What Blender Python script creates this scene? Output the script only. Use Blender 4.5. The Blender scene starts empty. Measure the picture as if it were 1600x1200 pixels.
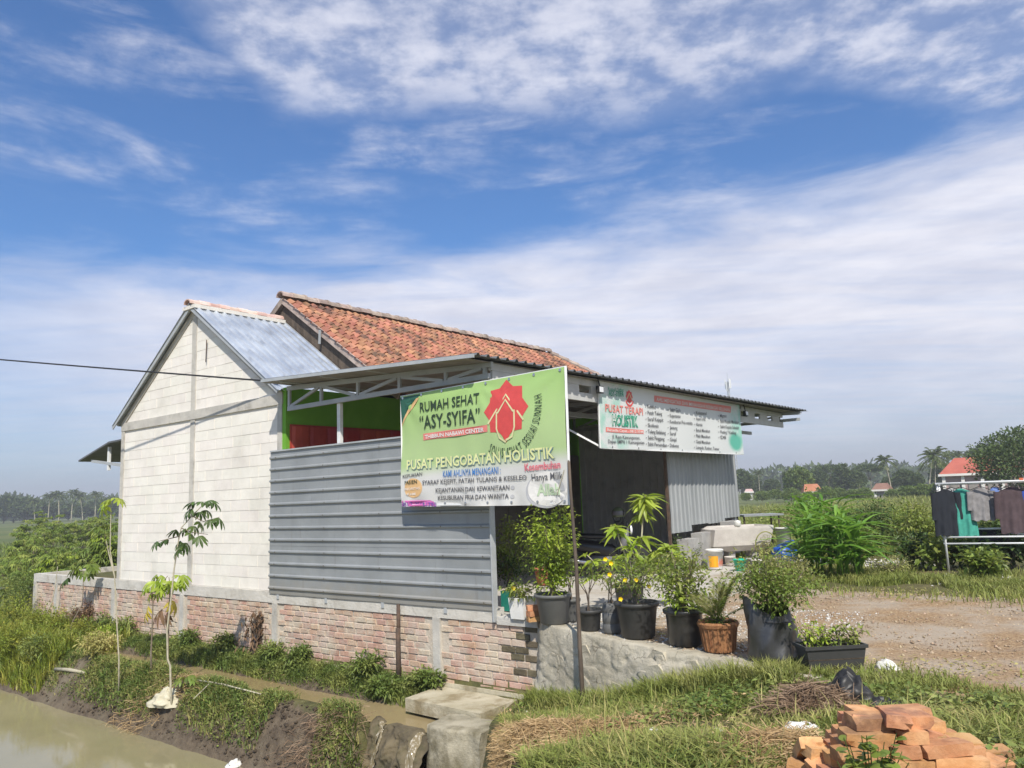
import bpy, math, random
import numpy as np
from mathutils import Vector, Matrix, noise
random.seed(11)
rng = np.random.default_rng(5)
sc = bpy.context.scene
COL = sc.collection

# ------------------------------------------------------------------ camera
FPX = 1195.0
ROLL = math.atan(98 / 2486); PITCH = math.atan(175 / 1195); EYE = 1.6
Fw = Vector((0, math.cos(PITCH), math.sin(PITCH)))
R0 = Vector((1, 0, 0)); U0 = R0.cross(Fw)
cR = math.cos(ROLL) * R0 - math.sin(ROLL) * U0
cU = math.sin(ROLL) * R0 + math.cos(ROLL) * U0
cam_d = bpy.data.cameras.new("camera"); cam = bpy.data.objects.new("camera", cam_d); COL.objects.link(cam)
cam_d.sensor_width = 36.0; cam_d.lens = FPX / 1600 * 36; cam_d.clip_end = 5000; cam_d.clip_start = 0.05
m = Matrix((cR, cU, -Fw)).transposed().to_4x4(); m.translation = Vector((0, 0, EYE)); cam.matrix_world = m
sc.camera = cam

# ------------------------------------------------------------------ sun and sky
SUN = Vector((0.11, -0.91, 1.0)).normalized()          # towards the sun
SUN_EL = math.asin(SUN.z); SUN_AZ = math.atan2(SUN.x, SUN.y)
sun_d = bpy.data.lights.new("sun", 'SUN'); sun = bpy.data.objects.new("sun", sun_d); COL.objects.link(sun)
sun_d.energy = 4.0; sun_d.angle = math.radians(0.8); sun_d.color = (1.0, 0.94, 0.84)
sun.rotation_euler = SUN.to_track_quat('Z', 'Y').to_euler()
SKY_STRENGTH = 0.15
sc.view_settings.view_transform = 'Standard'; sc.view_settings.look = 'None'
sc.view_settings.gamma = 1.0; sc.view_settings.use_curve_mapping = False
sc.view_settings.exposure = 0.52
sc.cycles.use_denoising = True
sc.cycles.max_bounces = 8; sc.cycles.diffuse_bounces = 6; sc.cycles.glossy_bounces = 3
sc.cycles.transmission_bounces = 4; sc.cycles.transparent_max_bounces = 8; sc.cycles.volume_bounces = 0

world = bpy.data.worlds.new("World"); sc.world = world; world.use_nodes = True
NT = world.node_tree; NT.nodes.clear()

class Nodes:
    """terse node-tree builder"""
    def __init__(s, nt): s.nt = nt
    def n(s, t, **kw):
        o = s.nt.nodes.new(t)
        for k, v in kw.items(): setattr(o, k, v)
        return o
    def put(s, sock, v):
        if isinstance(v, bpy.types.NodeSocket): s.nt.links.new(v, sock)
        elif v is not None:
            if hasattr(sock.default_value, '__len__') and isinstance(v, (tuple, list)) and len(v) == 3 and len(sock.default_value) == 4: v = (*v, 1)
            sock.default_value = v
    def m(s, op, a, b=None, c=None, clamp=False):
        o = s.n('ShaderNodeMath', operation=op, use_clamp=clamp)
        for i, x in enumerate((a, b, c)): s.put(o.inputs[i], x)
        return o.outputs[0]
    def vm(s, op, a, b=None, out=0):
        o = s.n('ShaderNodeVectorMath', operation=op); s.put(o.inputs[0], a); s.put(o.inputs[1], b); return o.outputs[out]
    def noise(s, vec, scale, detail=4, rough=.55, out='Fac', dist=0.0):
        o = s.n('ShaderNodeTexNoise'); s.put(o.inputs['Vector'], vec); o.inputs['Scale'].default_value = scale
        o.inputs['Detail'].default_value = detail; o.inputs['Roughness'].default_value = rough; o.inputs['Distortion'].default_value = dist
        return o.outputs[out]
    def mix(s, f, a, b, mode='MIX'):
        o = s.n('ShaderNodeMix', data_type='RGBA', blend_type=mode); s.put(o.inputs[0], f); s.put(o.inputs[6], a); s.put(o.inputs[7], b); return o.outputs[2]
    def step(s, x, a, b, lo=0.0, hi=1.0):
        o = s.n('ShaderNodeMapRange', interpolation_type='SMOOTHSTEP'); s.put(o.inputs[0], x)
        for i, v in zip((1, 2, 3, 4), (a, b, lo, hi)): s.put(o.inputs[i], v)
        return o.outputs[0]
    def xyz(s, x, y, z):
        o = s.n('ShaderNodeCombineXYZ')
        for i, v in enumerate((x, y, z)): s.put(o.inputs[i], v)
        return o.outputs[0]

W = Nodes(NT)
sky = W.n('ShaderNodeTexSky', sky_type='NISHITA'); sky.sun_disc = False
sky.sun_elevation = SUN_EL; sky.sun_rotation = SUN_AZ; sky.air_density = 1.15; sky.dust_density = 0.7; sky.ozone_density = 2.2
tc = W.n('ShaderNodeTexCoord').outputs['Generated']
sp = W.n('ShaderNodeSeparateXYZ'); NT.links.new(tc, sp.inputs[0]); dx, dy, dz = sp.outputs
az = W.m('MULTIPLY', W.m('ARCTAN2', dx, dy), 57.29578)
el = W.m('MULTIPLY', W.m('ARCSINE', dz), 57.29578)
# high layer seen in perspective on a flat cloud deck
den = W.m('ADD', W.m('MAXIMUM', dz, 0.0), 0.06)
pl = W.xyz(W.m('DIVIDE', dx, den), W.m('DIVIDE', dy, den), 0.0)
n_big = W.noise(pl, 1.1, 5, .55)
n_cell = W.noise(pl, 8.5, 5, .6)
n_str = W.noise(W.vm('MULTIPLY', pl, (0.5, 2.2, 1)), 1.5, 7, .62, dist=.5)
azel = W.xyz(W.m('MULTIPLY', az, 0.03), W.m('MULTIPLY', el, 0.13), 0.0)
n_lay = W.noise(azel, 2.1, 7, .6, dist=.35)
n_fine = W.noise(W.xyz(W.m('MULTIPLY', az, 0.05), W.m('MULTIPLY', el, 0.09), 3.0), 4.0, 7, .65)
# broad bright veil: its upper border climbs from 14 to 20 degrees, left to right
top = W.m('ADD', 19.0, W.m('MULTIPLY', W.m('MINIMUM', W.m('MAXIMUM', az, -55.0), 60.0), 0.085))
top = W.m('ADD', top, W.m('MULTIPLY', W.m('SUBTRACT', n_lay, .5), 11.0))
d_top = W.m('SUBTRACT', top, el)
veil = W.m('MULTIPLY', W.step(d_top, -2.2, 4.6), W.step(el, -1.0, 11.0, .62, 1.0))
veil = W.m('MULTIPLY', veil, W.step(n_str, .2, .62, .68, 1.0))
left_fade = W.step(az, -38.0, -18.0, .6, 1.0)
veil = W.m('MULTIPLY', veil, left_fade)
# torn mackerel cloud overhead
edge = W.m('ADD', 26.8, W.m('MULTIPLY', W.m('ABSOLUTE', W.m('SUBTRACT', az, 4.0)), 0.05))
edge = W.m('SUBTRACT', edge, W.m('MULTIPLY', W.m('MAXIMUM', W.m('SUBTRACT', az, 24.0), 0.0), 0.55))
edge = W.m('ADD', edge, W.m('MULTIPLY', W.m('MAXIMUM', W.m('SUBTRACT', -17.0, az), 0.0), 0.7))
edge = W.m('ADD', edge, W.m('MULTIPLY', W.m('SUBTRACT', n_big, .5), 9.0))
alto = W.step(W.m('SUBTRACT', el, edge), -1.2, 2.6)
alto = W.m('MULTIPLY', alto, W.step(W.m('ADD', W.m('MULTIPLY', n_cell, .65), W.m('MULTIPLY', n_big, .35)), .38, .62, .20, .78))
# thin wisps in the blue
wisp = W.m('MULTIPLY', W.step(n_lay, .44, .74), W.step(n_fine, .30, .66))
wisp = W.m('MULTIPLY', wisp, W.m('MULTIPLY', W.step(el, 3.0, 12.0), .62))
# small heaps low over the trees
n_cum = W.noise(W.xyz(W.m('MULTIPLY', az, 0.055), W.m('MULTIPLY', el, 0.12), 8.0), 2.6, 6, .55)
cum = W.m('MULTIPLY', W.step(n_cum, .5, .62), W.m('MULTIPLY', W.step(el, 9.5, 5.5), W.step(el, 0.2, 2.6)))
cum = W.m('MULTIPLY', cum, .55)
cl = W.m('MAXIMUM', W.m('MAXIMUM', veil, alto), W.m('MAXIMUM', wisp, cum), clamp=True)
tone = W.noise(azel, 3.3, 5, .6)
cloud_col = W.mix(W.step(tone, .3, .7), (3.4, 3.5, 4.1), (4.45, 4.45, 4.85))
sky_col = W.mix(1.0, sky.outputs[0], (0.215, 0.425, 0.655), 'MULTIPLY')
final = W.mix(cl, sky_col, cloud_col)
bg = W.n('ShaderNodeBackground'); NT.links.new(final, bg.inputs[0]); bg.inputs[1].default_value = SKY_STRENGTH
wo = W.n('ShaderNodeOutputWorld'); NT.links.new(bg.outputs[0], wo.inputs[0])

# ------------------------------------------------------------------ building frame of reference
aL = math.atan(1553 / 1208); aR = math.pi / 2 - aL
Ld = Vector((-math.sin(aL), math.cos(aL), 0)); Rd = Vector((math.sin(aR), math.cos(aR), 0)); Z = Vector((0, 0, 1))
O = Vector((0.2092, 10.184, 0)); ANG = math.atan2(Rd.y, Rd.x)        # local x along Rd, local y along Ld
def P(l, r, z=0.0): return O + Ld * l + Rd * r + Z * z
def lr(p): v = Vector((p[0], p[1], 0)) - O; return v.dot(Ld), v.dot(Rd)
def ray(x, y): return Fw + cR * ((x - 800) / FPX) - cU * ((y - 600) / FPX)
def G(x, y, z=0.0):
    """place on the level z seen at photo pixel x, y"""
    d = ray(x, y); return Vector((0, 0, EYE)) + d * ((z - EYE) / d.z)
def D(x, y, dist):
    """place at forward distance dist seen at photo pixel x, y"""
    d = ray(x, y); return Vector((0, 0, EYE)) + d * (dist / d.y)

# ------------------------------------------------------------------ mesh builder
class MB:
    def __init__(s): s.v = []; s.f = []; s.uv = None
    def add(s, vs, fs):
        b = len(s.v); s.v += [Vector(p) for p in vs]; s.f += [tuple(i + b for i in f) for f in fs]; return s
    def obox(s, c, ex, ey, ez):
        c = Vector(c); vs = [c + ex * a + ey * b + ez * d for d in (-1, 1) for b in (-1, 1) for a in (-1, 1)]
        fl = ex.cross(ey).dot(ez) < 0
        fs = [(0, 2, 3, 1), (4, 5, 7, 6), (0, 1, 5, 4), (2, 6, 7, 3), (0, 4, 6, 2), (1, 3, 7, 5)]
        return s.add(vs, [f[::-1] for f in fs] if fl else fs)
    def bx(s, l0, l1, r0, r1, z0, z1):
        return s.obox(P((l0 + l1) / 2, (r0 + r1) / 2, (z0 + z1) / 2), Rd * ((r1 - r0) / 2), Ld * ((l1 - l0) / 2), Z * ((z1 - z0) / 2))
    def bar(s, a, b, w, h, up=Z):
        a = Vector(a); b = Vector(b); d = b - a; L = d.length; d = d / L
        sd = d.cross(up)
        if sd.length < 1e-4: sd = d.cross(Vector((1, 0, 0)))
        sd.normalize(); u = sd.cross(d)
        return s.obox((a + b) / 2, d * (L / 2), sd * (w / 2), u * (h / 2))
    def tube(s, pts, rad, n=8, cap=True):
        pts = [Vector(p) for p in pts]; k = len(pts)
        if not hasattr(rad, '__len__'): rad = [rad] * k
        b = len(s.v); ref = None
        for i, p in enumerate(pts):
            t = (pts[min(i + 1, k - 1)] - pts[max(i - 1, 0)]).normalized()
            if ref is None or abs(ref.dot(t)) > .95: ref = Vector((0, 0, 1)) if abs(t.z) < .9 else Vector((1, 0, 0))
            x = (ref - t * ref.dot(t)).normalized(); y = t.cross(x); ref = x
            for j in range(n):
                a = 2 * math.pi * j / n; s.v.append(p + (x * math.cos(a) + y * math.sin(a)) * rad[i])
        for i in range(k - 1):
            for j in range(n):
                q = b + i * n; s.f.append((q + j, q + (j + 1) % n, q + n + (j + 1) % n, q + n + j))
        if cap:
            s.f.append(tuple(b + j for j in range(n))[::-1]); s.f.append(tuple(b + (k - 1) * n + j for j in range(n)))
        return s
    def lathe(s, c, prof, n=20, ax=Z, sx=1.0):
        c = Vector(c); ax = Vector(ax).normalized()
        x = Vector((1, 0, 0)) if abs(ax.x) < .9 else Vector((0, 1, 0)); x = (x - ax * x.dot(ax)).normalized(); y = ax.cross(x)
        b = len(s.v)
        for r, h in prof:
            for j in range(n):
                a = 2 * math.pi * j / n; s.v.append(c + ax * h + (x * math.cos(a) * sx + y * math.sin(a)) * r)
        for i in range(len(prof) - 1):
            for j in range(n):
                q = b + i * n; s.f.append((q + j, q + (j + 1) % n, q + n + (j + 1) % n, q + n + j))
        s.f.append(tuple(b + j for j in range(n))[::-1]); s.f.append(tuple(b + (len(prof) - 1) * n + j for j in range(n)))
        return s
    def grid(s, fn, nu, nv, flip=False):
        b = len(s.v)
        for j in range(nv + 1):
            for i in range(nu + 1): s.v.append(Vector(fn(i / nu, j / nv)))
        for j in range(nv):
            for i in range(nu):
                q = b + j * (nu + 1) + i; f = (q, q + 1, q + nu + 2, q + nu + 1); s.f.append(f[::-1] if flip else f)
        return s
    def slab(s, poly, n, t):
        """closed prism: polygon (list of points) pushed along n by t"""
        b = len(s.v); k = len(poly); n = Vector(n) * t
        s.v += [Vector(p) for p in poly] + [Vector(p) + n for p in poly]
        s.f.append(tuple(range(b, b + k))[::-1]); s.f.append(tuple(range(b + k, b + 2 * k)))
        for i in range(k): s.f.append((b + i, b + (i + 1) % k, b + k + (i + 1) % k, b + k + i))
        return s
    def mesh(s, name, mat=None, org=Vector((0, 0, 0)), smooth=False):
        me = bpy.data.meshes.new(name); me.from_pydata([tuple(p - org) for p in s.v], [], s.f); me.update()
        if mat: me.materials.append(mat)
        if smooth: me.polygons.foreach_set('use_smooth', [True] * len(me.polygons))
        return me
    def build(s, name, mat, parent=None, org=None, smooth=False):
        if org is None: org = parent_org(parent)
        o = bpy.data.objects.new(name, s.mesh(name, mat, Vector(org), smooth)); COL.objects.link(o)
        if parent: o.parent = parent
        else: o.location = org
        return o
ORG = {}
def parent_org(p):
    o = Vector((0, 0, 0))
    while p is not None: o = o + Vector(p.location); p = p.parent
    return o
def tag(o, label=None, cat=None, group=None, kind=None):
    if label: o['label'] = label
    if cat: o['category'] = cat
    if group: o['group'] = group
    if kind: o['kind'] = kind
    return o
def thing(name, label, cat, loc, group=None):
    o = bpy.data.objects.new(name, None); COL.objects.link(o); o.location = loc; o.empty_display_size = .2
    return tag(o, label, cat, group)
def child(name, me, parent, world_m, org=None):
    """object sharing mesh data, placed by world matrix under an unrotated parent"""
    o = bpy.data.objects.new(name, me); COL.objects.link(o)
    if parent:
        o.parent = parent; world_m = Matrix.Translation(-(org if org is not None else parent_org(parent))) @ world_m
    o.matrix_basis = world_m
    return o
def frame(p, x, y, z):
    mm = Matrix((x, y, z)).transposed().to_4x4(); mm.translation = p; return mm
def fast_mesh(name, V, F4, mat, smooth=False):
    """V (n,3) float, F (m,k) int -> mesh, quick"""
    me = bpy.data.meshes.new(name); k = F4.shape[1]
    me.vertices.add(len(V)); me.vertices.foreach_set('co', V.astype(np.float32).ravel())
    me.loops.add(F4.size); me.loops.foreach_set('vertex_index', F4.astype(np.int32).ravel())
    me.polygons.add(len(F4)); me.polygons.foreach_set('loop_start', np.arange(0, F4.size, k, dtype=np.int32))
    me.polygons.foreach_set('loop_total', np.full(len(F4), k, dtype=np.int32))
    if smooth: me.polygons.foreach_set('use_smooth', np.ones(len(F4), dtype=bool))
    me.update(calc_edges=True); me.materials.append(mat); return me
def link(name, me, parent=None, loc=None):
    o = bpy.data.objects.new(name, me); COL.objects.link(o)
    if parent: o.parent = parent
    if loc is not None: o.location = loc
    return o

# ------------------------------------------------------------------ materials
def new_mat(name):
    mt = bpy.data.materials.new(name); mt.use_nodes = True; nt = mt.node_tree; nt.nodes.clear()
    k = Nodes(nt); out = k.n('ShaderNodeOutputMaterial'); return mt, k, out
def rnd(k):
    a = k.n('ShaderNodeObjectInfo').outputs['Random']; b = k.n('ShaderNodeNewGeometry').outputs['Random Per Island']
    return k.m('FRACT', k.m('ADD', a, b))
def pos(k): return k.n('ShaderNodeNewGeometry').outputs['Position']
def surf(name, cols, scale=3.0, rough=.8, metal=0.0, var=.0, bump=.0, bscale=None, dirt=None, dscale=1.2, dlo=.5, dhi=.75, spec=.5, stretch=None, detail=5):
    """mottled surface: cols = 2 base colours mixed by noise; var = brightness spread per piece; dirt = stain colour"""
    mt, k, out = new_mat(name); p = pos(k)
    if stretch: p = k.vm('MULTIPLY', p, stretch)
    c = k.mix(k.step(k.noise(p, scale, detail, .6), .3, .7), cols[0], cols[1])
    if dirt:
        c = k.mix(k.m('MULTIPLY', k.step(k.noise(k.vm('ADD', p, (7, 3, 1)), dscale, 6, .65), dlo, dhi), dirt[1]), c, dirt[0])
    if var:
        r = rnd(k); hs = k.n('ShaderNodeHueSaturation'); k.put(hs.inputs['Color'], c)
        k.put(hs.inputs['Value'], k.m('MULTIPLY_ADD', r, 2 * var, 1 - var))
        k.put(hs.inputs['Hue'], k.m('MULTIPLY_ADD', k.m('FRACT', k.m('MULTIPLY', r, 7.3)), .03, .485)); c = hs.outputs[0]
    b = k.n('ShaderNodeBsdfPrincipled'); k.put(b.inputs['Base Color'], c); k.put(b.inputs['Roughness'], rough); k.put(b.inputs['Metallic'], metal)
    k.put(b.inputs['Specular IOR Level'], spec)
    if bump:
        bn = k.n('ShaderNodeBump'); bn.inputs['Strength'].default_value = bump; bn.inputs['Distance'].default_value = .02
        k.put(bn.inputs['Height'], k.noise(p, bscale or scale * 6, 6, .65)); k.put(b.inputs['Normal'], bn.outputs[0])
    k.put(out.inputs[0], b.outputs[0]); return mt
def leaf_mat(name, c0, c1, c2, var=.35, trans=.35, rough=.5):
    """foliage: colour by leaf and by clump, some light passing through"""
    mt, k, out = new_mat(name); r = rnd(k)
    c = k.mix(r, c0, c1); c = k.mix(k.step(k.noise(pos(k), 2.3, 3, .5), .4, .75), c, c2)
    hs = k.n('ShaderNodeHueSaturation'); k.put(hs.inputs['Color'], c); k.put(hs.inputs['Value'], k.m('MULTIPLY_ADD', k.m('FRACT', k.m('MULTIPLY', r, 5.7)), 2 * var, 1 - var))
    b = k.n('ShaderNodeBsdfPrincipled'); k.put(b.inputs['Base Color'], hs.outputs[0]); k.put(b.inputs['Roughness'], rough); k.put(b.inputs['Specular IOR Level'], .35)
    t = k.n('ShaderNodeBsdfTranslucent'); k.put(t.inputs[0], k.mix(.5, hs.outputs[0], (c2[0] * 1.3, c2[1] * 1.3, c2[2]), 'MIX'))
    x = k.n('ShaderNodeMixShader'); x.inputs[0].default_value = trans; k.put(x.inputs[1], b.outputs[0]); k.put(x.inputs[2], t.outputs[0])
    k.put(out.inputs[0], x.outputs[0]); return mt
def plain(name, c, rough=.6, metal=0.0, var=.04, spec=.4):
    return surf(name, (tuple(x * .93 for x in c), tuple(min(1, x * 1.05) for x in c)), 9, rough, metal, var, spec=spec)

M = {}
M['aac'] = surf('white_aac', ((.73, .69, .62), (.81, .77, .695)), 2.2, .9, var=.035, bump=.25, bscale=40, dirt=((.42, .38, .32), .35), dscale=1.0)
M['mortar_w'] = surf('pale_mortar', ((.64, .61, .55), (.71, .675, .61)), 4, .95, bump=.4, bscale=30)
M['concrete'] = surf('concrete', ((.36, .35, .32), (.52, .50, .46)), 3, .9, bump=.5, bscale=25, dirt=((.22, .20, .17), .5), dscale=2.0)
M['plaster'] = surf('grey_plaster', ((.42, .40, .36), (.56, .53, .47)), 2.5, .9, bump=.5, bscale=18, dirt=((.20, .18, .14), .55), dscale=1.6, dlo=.52, dhi=.72)
M['brick'] = surf('red_brick', ((.44, .26, .185), (.52, .35, .26)), 5, .92, var=.10, bump=.6, bscale=35, dirt=((.54, .465, .37), .85), dscale=2.2, dlo=.38, dhi=.62)
M['brick_moss'] = surf('mossy_brick', ((.075, .062, .038), (.16, .13, .08)), 6, .95, var=.2, bump=.6, bscale=35)
M['mortar'] = surf('brick_mortar', ((.46, .395, .315), (.56, .49, .40)), 3, .95, bump=.7, bscale=30, dirt=((.2, .17, .12), .4), dscale=2)
M['new_brick'] = surf('orange_brick', ((.47, .215, .09), (.60, .33, .165)), 7, .92, var=.22, bump=.4, bscale=32, dirt=((.17, .085, .055), .7), dscale=5, dlo=.48, dhi=.68)
M['zinc'] = surf('grey_zinc', ((.27, .285, .29), (.33, .345, .35)), 1.5, .48, .2, bump=.0, dirt=((.24, .25, .25), .4), dscale=2.5, stretch=(1, 1, .3))
M['zinc_bright'] = surf('bright_zinc', ((.42, .46, .52), (.62, .66, .70)), 2.0, .38, .55, dirt=((.28, .29, .31), .6), dscale=3, stretch=(1, 1, .5))
M['zinc_dark'] = surf('roof_sheet', ((.10, .105, .11), (.15, .155, .16)), 2, .6, .1)
M['beam'] = surf('grey_white_beam', ((.44, .44, .43), (.52, .52, .50)), 4, .5, dirt=((.3, .28, .25), .4), dscale=4)
M['zinc_in'] = surf('wall_sheet', ((.60, .60, .58), (.68, .68, .66)), 1.3, .5, .0, dirt=((.32, .32, .31), .5), dscale=2)
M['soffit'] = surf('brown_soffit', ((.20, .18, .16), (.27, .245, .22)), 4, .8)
M['truss'] = surf('truss_paint', ((.36, .38, .39), (.44, .455, .46)), 3, .5, .1)
M['white_steel'] = surf('white_paint_steel', ((.70, .71, .70), (.80, .80, .79)), 4, .45, dirt=((.4, .36, .3), .3), dscale=5)
M['tile'] = surf('clay_tile', ((.30, .122, .07), (.41, .195, .115)), 2.2, .85, var=.26, bump=.3, bscale=40, dirt=((.085, .055, .04), .92), dscale=2.0, dlo=.46, dhi=.66)
M['tile_old'] = surf('weathered_tile', ((.26, .20, .17), (.42, .34, .29)), 3, .9, var=.22, bump=.4, bscale=25, dirt=((.12, .09, .07), .6), dscale=4)
M['ridge_pink'] = surf('pink_ridge_tile', ((.50, .30, .24), (.62, .50, .44)), 3, .85, var=.16)
M['green_wall'] = surf('lime_green_wall', ((.13, .34, .025), (.16, .39, .035)), 2, .8)
M['red_door'] = surf('red_door', ((.34, .035, .028), (.42, .05, .04)), 3, .5, var=.1)
M['rust'] = surf('rusty_iron', ((.055, .04, .032), (.12, .075, .05)), 12, .85, bump=.4)
M['wood'] = surf('weathered_wood', ((.06, .045, .033), (.12, .09, .065)), 8, .85, bump=.4, stretch=(1, 1, .2))
M['bark_pale'] = surf('pale_stem', ((.34, .31, .22), (.48, .44, .33)), 14, .85)
M['bark'] = surf('grey_bark', ((.13, .10, .07), (.24, .20, .15)), 6, .9, bump=.5)
M['stone'] = surf('mortared_stone', ((.40, .355, .265), (.52, .47, .37)), 3, .92, var=.10, bump=.7, bscale=14, dirt=((.20, .18, .13), .6), dscale=2.2, dlo=.52, dhi=.72)
M['moss_block'] = surf('mossy_concrete', ((.07, .055, .032), (.15, .12, .07)), 4, .9, bump=.8, bscale=16, dirt=((.05, .055, .02), .7), dscale=3)
M['pier'] = surf('stained_concrete', ((.24, .215, .15), (.40, .36, .27)), 3, .92, bump=.8, bscale=20, dirt=((.13, .11, .06), .85), dscale=2.6, dlo=.42, dhi=.64)
M['slab'] = surf('ochre_concrete', ((.40, .355, .245), (.54, .49, .37)), 2.2, .92, bump=.9, bscale=22, dirt=((.22, .17, .085), .8), dscale=2.2, dlo=.44, dhi=.66)
M['pot_black'] = plain('black_plastic', (.045, .045, .044), .5, var=.12)
M['pot_grey'] = plain('grey_plastic', (.12, .12, .115), .55, var=.1)
M['bag_black'] = surf('black_polybag', ((.022, .022, .022), (.05, .05, .05)), 4, .32, spec=.6)
M['soil'] = surf('dark_soil', ((.05, .035, .022), (.09, .065, .04)), 20, .95, bump=.8)
M['basket'] = surf('fibre_basket', ((.30, .125, .05), (.42, .21, .09)), 16, .85, bump=.8, bscale=60, stretch=(3, 3, .25))
M['white_plastic'] = plain('white_plastic', (.74, .73, .70), .45)
M['green_tin'] = plain('green_tin', (.02, .20, .15), .5)
M['teal_pot'] = plain('teal_plastic', (.01, .42, .24), .4)
M['blue_plastic'] = plain('blue_plastic', (.015, .09, .42), .4)
M['yellow'] = plain('yellow_print', (.75, .38, .02), .5)
M['orange_print'] = plain('orange_print', (.62, .16, .08), .5)
M['terracotta'] = plain('terracotta', (.42, .17, .09), .8, var=.1)
M['cement_tub'] = surf('cement_tub', ((.50, .46, .42), (.62, .58, .53)), 3, .85, bump=.3, dirt=((.34, .30, .26), .5), dscale=2)
M['block_grey'] = surf('grey_block', ((.28, .27, .26), (.38, .37, .35)), 4, .9, bump=.4)
M['straw'] = leaf_mat('dry_straw', (.34, .22, .10), (.48, .34, .18), (.58, .43, .24), .3, .2, .7)
M['twig'] = leaf_mat('brown_twigs', (.13, .08, .05), (.26, .17, .10), (.36, .26, .18), .3, .05, .8)
M['char'] = surf('burnt_plastic', ((.010, .010, .010), (.03, .028, .026)), 8, .5)
M['white_stuff'] = surf('white_scrap', ((.50, .49, .45), (.68, .67, .63)), 7, .7)
M['sack'] = surf('white_sack', ((.42, .39, .28), (.56, .52, .39)), 6, .8, bump=.3)
M['rubber'] = plain('black_rubber', (.02, .02, .02), .8)
M['bike_black'] = plain('black_bodywork', (.012, .012, .013), .3, spec=.5)
M['bike_grey'] = plain('grey_bodywork', (.16, .16, .17), .4)
M['chrome'] = plain('chrome', (.55, .55, .55), .25, .9)
M['helmet'] = surf('olive_helmet', ((.10, .13, .06), (.14, .17, .09)), 5, .3)
M['cable'] = plain('black_cable', (.02, .02, .022), .6)
M['glass_lamp'] = plain('lamp_glass', (.75, .76, .78), .2)
# foliage
M['grass'] = leaf_mat('grass_blades', (0.171, 0.215, 0.043), (0.261, 0.302, 0.073), (0.375, 0.360, 0.127), .35, .35, .6)
M['grass_dry'] = leaf_mat('yellowing_grass', (0.296, 0.290, 0.087), (0.410, 0.383, 0.136), (0.523, 0.441, 0.194), .3, .35, .6)
M['weeds'] = leaf_mat('bank_weeds', (0.097, 0.157, 0.033), (0.171, 0.232, 0.054), (0.272, 0.296, 0.082), .4, .3, .55)
M['lush'] = leaf_mat('lush_weeds', (0.145, 0.213, 0.025), (0.250, 0.308, 0.044), (0.381, 0.355, 0.069), .35, .35, .5)
M['leaf_lime'] = leaf_mat('lime_leaf', (0.219, 0.336, 0.032), (0.346, 0.441, 0.055), (0.415, 0.487, 0.083), .3, .4, .4)
M['leaf_mid'] = leaf_mat('mid_leaf', (0.112, 0.177, 0.030), (0.197, 0.272, 0.050), (0.315, 0.343, 0.080), .35, .35, .45)
M['leaf_dark'] = leaf_mat('dark_leaf', (0.041, 0.081, 0.020), (0.075, 0.128, 0.032), (0.115, 0.162, 0.046), .35, .25, .45)
M['leaf_corn'] = leaf_mat('broad_grass_leaf', (0.098, 0.232, 0.028), (0.161, 0.325, 0.046), (0.242, 0.394, 0.069), .25, .4, .4)
M['leaf_olive'] = leaf_mat('olive_leaf', (0.207, 0.220, 0.069), (0.311, 0.313, 0.110), (0.415, 0.394, 0.166), .3, .3, .6)
M['leaf_yellow'] = leaf_mat('yellow_leaf', (.52, .42, .05), (.60, .50, .09), (.66, .55, .12), .2, .4, .5)
M['leaf_brown'] = leaf_mat('brown_leaf', (.12, .07, .045), (.18, .11, .06), (.22, .14, .08), .3, .2, .7)
M['flower'] = plain('yellow_petal', (.85, .62, .01), .5)
M['tree_far'] = leaf_mat('tree_foliage', (0.041, 0.075, 0.020), (0.075, 0.116, 0.031), (0.115, 0.151, 0.041), .4, .2, .6)
M['tree_mid'] = leaf_mat('tree_foliage_light', (0.086, 0.145, 0.031), (0.139, 0.203, 0.046), (0.196, 0.244, 0.060), .35, .25, .6)
M['palm'] = leaf_mat('palm_fronds', (0.052, 0.087, 0.023), (0.092, 0.133, 0.037), (0.173, 0.191, 0.064), .35, .2, .5)

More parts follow.
